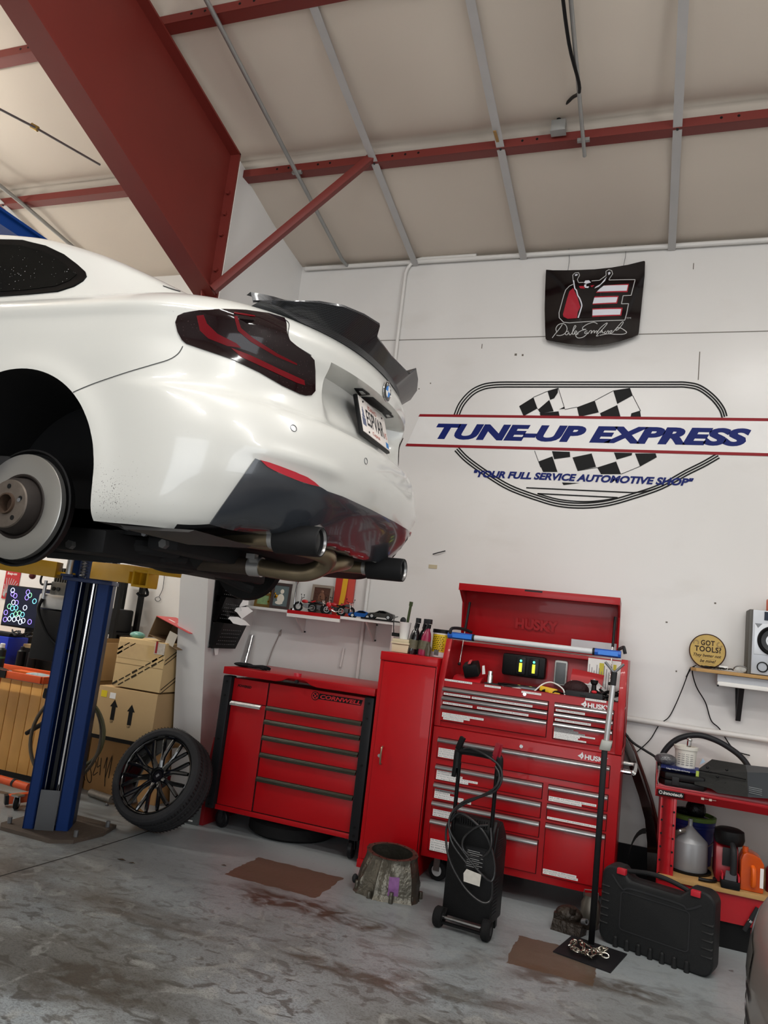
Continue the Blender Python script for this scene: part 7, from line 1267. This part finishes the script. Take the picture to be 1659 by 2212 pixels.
for P_, sg_ in ((up_, 1), (dn_, -1)):
    C_ = V((860, 860, 0))
    for d in (-11, 0, 11):
        pts = []
        Q_ = smooth([V((a, b, 0)) for a, b in P_], 5)
        for i, p in enumerate(Q_):
            t_ = Q_[min(i+1, len(Q_)-1)]-Q_[max(i-1, 0)]; nrm = V((-t_.y, t_.x, 0)).normalized(); pts.append(S3(p.x+nrm.x*d, p.y+nrm.y*d, .0012))
        m = M(); ribbon(m, pts, .011, NB); build('oval_line', m, KB, ws2)
for P_ in ([(575, 1046), (1055, 1068)], [(1055, 1068), (1120, 1060), (1190, 1036)], [(625, 1072), (985, 1090)], [(625, 1072), (720, 1098), (830, 1108), (920, 1102), (985, 1090)]):
    m = M(); ribbon(m, [S3(*a, .0012) for a in P_], .010, NB, 4); build('oval_line', m, KB, ws2)
# bonnet-shaped sign
hs_ = thing('bonnet_sign', 'glossy black bonnet-shaped sign with red and white letter emblem and script signature', 'sign', aY(1285, 660, WY-.05))
YS = WY-.055; S4 = lambda x, y, o=0: aY(1140+x*.18083, 550+y*.18083, YS)+V((0, -o, 0))
def curvy(p, o=0):
    return p
out = [(222, 172), (300, 184), (450, 193), (620, 195), (800, 190), (1000, 168), (1200, 128), (1375, 76), (1392, 72), (1402, 82), (1396, 250), (1375, 450), (1350, 700), (1326, 930), (1316, 955), (1250, 990), (1100, 1045), (960, 1080), (800, 1100), (640, 1095), (480, 1075), (330, 1045), (228, 1020), (212, 1000), (205, 850), (200, 650), (205, 420), (212, 250), (216, 176)]
SIGNK = mat('sign_gloss_black', '#0e0708', .1, coat=.5, spec=.3); bm_ = M(); cx_ = S4(800, 600)
bulge = lambda p: .020*(1-((p.x-cx_.x)/.32)**2)
bm = bmesh.new(); bm.faces.new([bm.verts.new(S4(*a)) for a in out])
for k in range(24): bmesh.ops.bisect_plane(bm, geom=bm.verts[:]+bm.edges[:]+bm.faces[:], plane_co=(cx_.x-.33+k*.0285, 0, 0), plane_no=(1, 0, 0))
bm.verts.index_update(); fr_ = [v.co+V((0, -bulge(v.co), 0)) for v in bm.verts]; fs_ = [tuple(v.index for v in f.verts) for f in bm.faces]; nb_ = len(fr_); be = [(e.verts[0].index, e.verts[1].index) for e in bm.edges if len(e.link_faces) == 1]; bm.free()
bm_.add(fr_+[p+V((0, .012, 0)) for p in fr_], fs_+[tuple(i+nb_ for i in f[::-1]) for f in fs_]+[(a, b, b+nb_, a+nb_) for a, b in be]); build('panel', bm_, SIGNK, hs_, ang=.7)
def onp(p, o): q = S4(*p); return V((q.x, q.y-bulge(q)-o, q.z))
def dec(nm, pts, mt, o=.0012):
    bm = bmesh.new(); bm.faces.new([bm.verts.new(S4(*a)) for a in pts])
    for k in range(24): bmesh.ops.bisect_plane(bm, geom=bm.verts[:]+bm.edges[:]+bm.faces[:], plane_co=(cx_.x-.33+k*.0285, 0, 0), plane_no=(1, 0, 0))
    bm.verts.index_update(); m = M().add([v.co+V((0, -bulge(v.co)-o, 0)) for v in bm.verts], [tuple(v.index for v in f.verts) for f in bm.faces]); bm.free(); return build(nm, m, mt, hs_)
def stroke(nm, pts, wd, mt, sm=5, o=.002):
    Q_ = smooth([V((a, b, 0)) for a, b in pts], sm) if sm else [V((a, b, 0)).lerp(V((c, d, 0)), i/12) for (a, b), (c, d) in zip(pts, pts[1:]) for i in range(12)]+[V((*pts[-1], 0))]; m = M(); ribbon(m, [onp((p.x, p.y), o) for p in Q_], wd, NB, thick=0); return build(nm, m, mt, hs_)
SGR = mat('emblem_red', '#a8102a', .2, coat=.6); SGW = mat('emblem_white', '#dcdde6', .25, coat=.5); SGL = mat('emblem_silver', '#b9b9b8', .3)
stroke('outline', [(545, 365), (500, 385), (455, 430), (430, 500), (375, 700), (378, 760), (430, 815), (500, 825), (1160, 790), (1180, 720), (1205, 592), (1120, 597), (1140, 500), (1235, 492), (1283, 303), (970, 318)], .006, SGL, 0)
stroke('outline', [(610, 348), (668, 345)], .006, SGL, 0); stroke('outline', [(765, 330), (860, 322), (940, 262)], .006, SGL, 0)
dec('red_field', [(545, 410), (500, 445), (470, 540), (422, 720), (430, 750), (480, 775), (590, 770), (600, 700), (630, 640), (600, 530)], SGR)
dec('red_field', [(615, 388), (680, 388), (690, 420), (625, 415)], SGR); dec('red_field', [(745, 385), (800, 378), (770, 405)], SGR)
for a in ([(835, 390), (1210, 355), (1192, 455), (810, 470)], [(780, 515), (1088, 502), (1068, 595), (775, 612)], [(775, 658), (1135, 642), (1118, 738), (772, 758)]): dec('red_border', a, SGR, .0010)
for a in ([(870, 388), (1198, 370), (1183, 440), (830, 458)], [(778, 530), (1075, 518), (1058, 582), (778, 600)], [(778, 672), (1118, 658), (1104, 726), (775, 742)]): dec('white_bar', a, SGW, .0020)
MAN = [(552, 290), (546, 255), (570, 235), (605, 240), (610, 275), (588, 305), (584, 345), (600, 385), (640, 425), (672, 440), (692, 425), (670, 390), (672, 352), (700, 320), (738, 320), (757, 350), (752, 390), (740, 425), (790, 402), (850, 362), (925, 290), (952, 250), (948, 215), (970, 203), (998, 216), (1002, 246), (972, 285), (930, 370), (860, 425), (820, 465), (800, 520), (778, 600), (770, 765), (600, 768), (612, 700), (640, 620), (602, 520), (562, 420), (545, 335)]
dec('figure', MAN, SIGNK, .0030); stroke('figure_highlight', [(550, 320), (565, 415), (585, 440), (600, 500), (622, 535), (648, 610), (640, 660), (605, 768)], .009, SGW, 3, .0036); stroke('figure_highlight', [(545, 330), (540, 255), (565, 232), (610, 228), (622, 262), (595, 310), (608, 345)], .005, SGL, 0, .0036); stroke('figure_highlight', [(938, 262), (936, 215), (970, 196), (1005, 206), (1016, 245), (970, 315)], .005, SGL, 0, .0036)
dec('figure_cap', [(672, 352), (690, 325), (735, 322), (758, 350), (700, 365)], SGW, .0036); dec('figure_face', [(680, 372), (705, 370), (700, 395), (735, 395), (725, 415), (690, 412), (675, 395)], SGW, .0036); dec('figure_arm', [(815, 400), (870, 370), (945, 280), (925, 330), (850, 400), (800, 420)], SGW, .0036); dec('figure_fist', [(565, 250), (600, 245), (596, 262), (570, 268)], SGW, .0036); dec('figure_fist', [(960, 232), (985, 220), (990, 240), (968, 262)], SGW, .0036)
SIGN = [[(293, 996), (330, 950), (385, 885), (415, 840)], [(345, 925), (338, 885), (365, 845), (415, 830), (455, 850), (472, 900), (445, 950), (395, 972), (345, 968)], [(492, 925), (462, 930), (450, 955), (470, 968), (492, 940), (500, 965), (520, 962), (560, 900), (578, 868), (562, 862), (540, 920), (538, 962), (560, 955), (588, 935), (575, 922), (560, 950), (580, 968), (610, 955)],
        [(835, 842), (790, 822), (715, 845), (665, 878), (660, 905), (700, 905), (640, 922), (590, 955), (578, 985), (610, 1008), (670, 995), (715, 955)], [(715, 925), (690, 930), (685, 955), (715, 945), (722, 958), (745, 925), (765, 925), (758, 955), (785, 925), (800, 925), (796, 950), (820, 925), (832, 930), (825, 955), (870, 890), (935, 835), (950, 838), (900, 900), (850, 950), (822, 985), (850, 980)], [(872, 950), (890, 922), (900, 950), (935, 925), (915, 945), (935, 955), (955, 925), (968, 925), (965, 950), (985, 925), (1010, 920), (985, 950), (1015, 940), (1085, 860), (1130, 812), (1140, 825), (1090, 895), (1055, 915), (1065, 890), (1110, 885), (1180, 930), (1150, 955), (1060, 962), (960, 958), (860, 978)]]
for s_ in SIGN: stroke('signature', s_, .0055, SGL, 5)
text('TM', onp((1175, 775), .002), UX, UZ, .035, .012, SGL, hs_, 'trademark')
for x0, y0, x1, y1 in ((1229, 540, 1226, 588), (1352, 530, 1346, 577)): build('hanging_wire', M().tube([aY(x0, y0-3, WY-.02), aY((x0+x1)/2+2, (y0+y1)/2, WY-.03), aY(x1, y1, YS)], .0022, 6, sm=4), GREYM, hs_)
# scars and screw holes on the wall
SCAR = mat('wall_scar', '#6e675e', .8); 
for i, (x, y, w_, h2) in enumerate(((1114, 766, .018, .018), (1129, 767, .014, .016), (1041, 748, .006, .04), (1510, 790, .006, .22), (905, 840, .010, .010), (930, 828, .010, .010), (1545, 1303, .012, .012), (1440, 1344, .014, .010), (1461, 1450, .010, .010), (1498, 575, .006, .05))):
    t = tag(build('wall_nick', M().box(aY(x, y, WY-.001), (w_, .002, h2)), SCAR), 'small dark nick or screw hole in the white back wall', 'wall mark', 'nicks in the back wall')
tag(build('wall_patch', M().box(aY(935, 1224, WY-.002), (.07, .004, .03)), mat('tan_plate', '#b9ad8f', .6)), 'small tan plate on the back wall between exhaust tip and tool chest', 'plate')
tag(build('wall_hanger', M().tube([aY(935, 1197, WY-.01), aY(950, 1193, WY-.025), aY(962, 1190, WY-.01)], .004, 6, sm=3), SATIN), 'small dark wire hanger on the back wall above the tan plate', 'hanger')
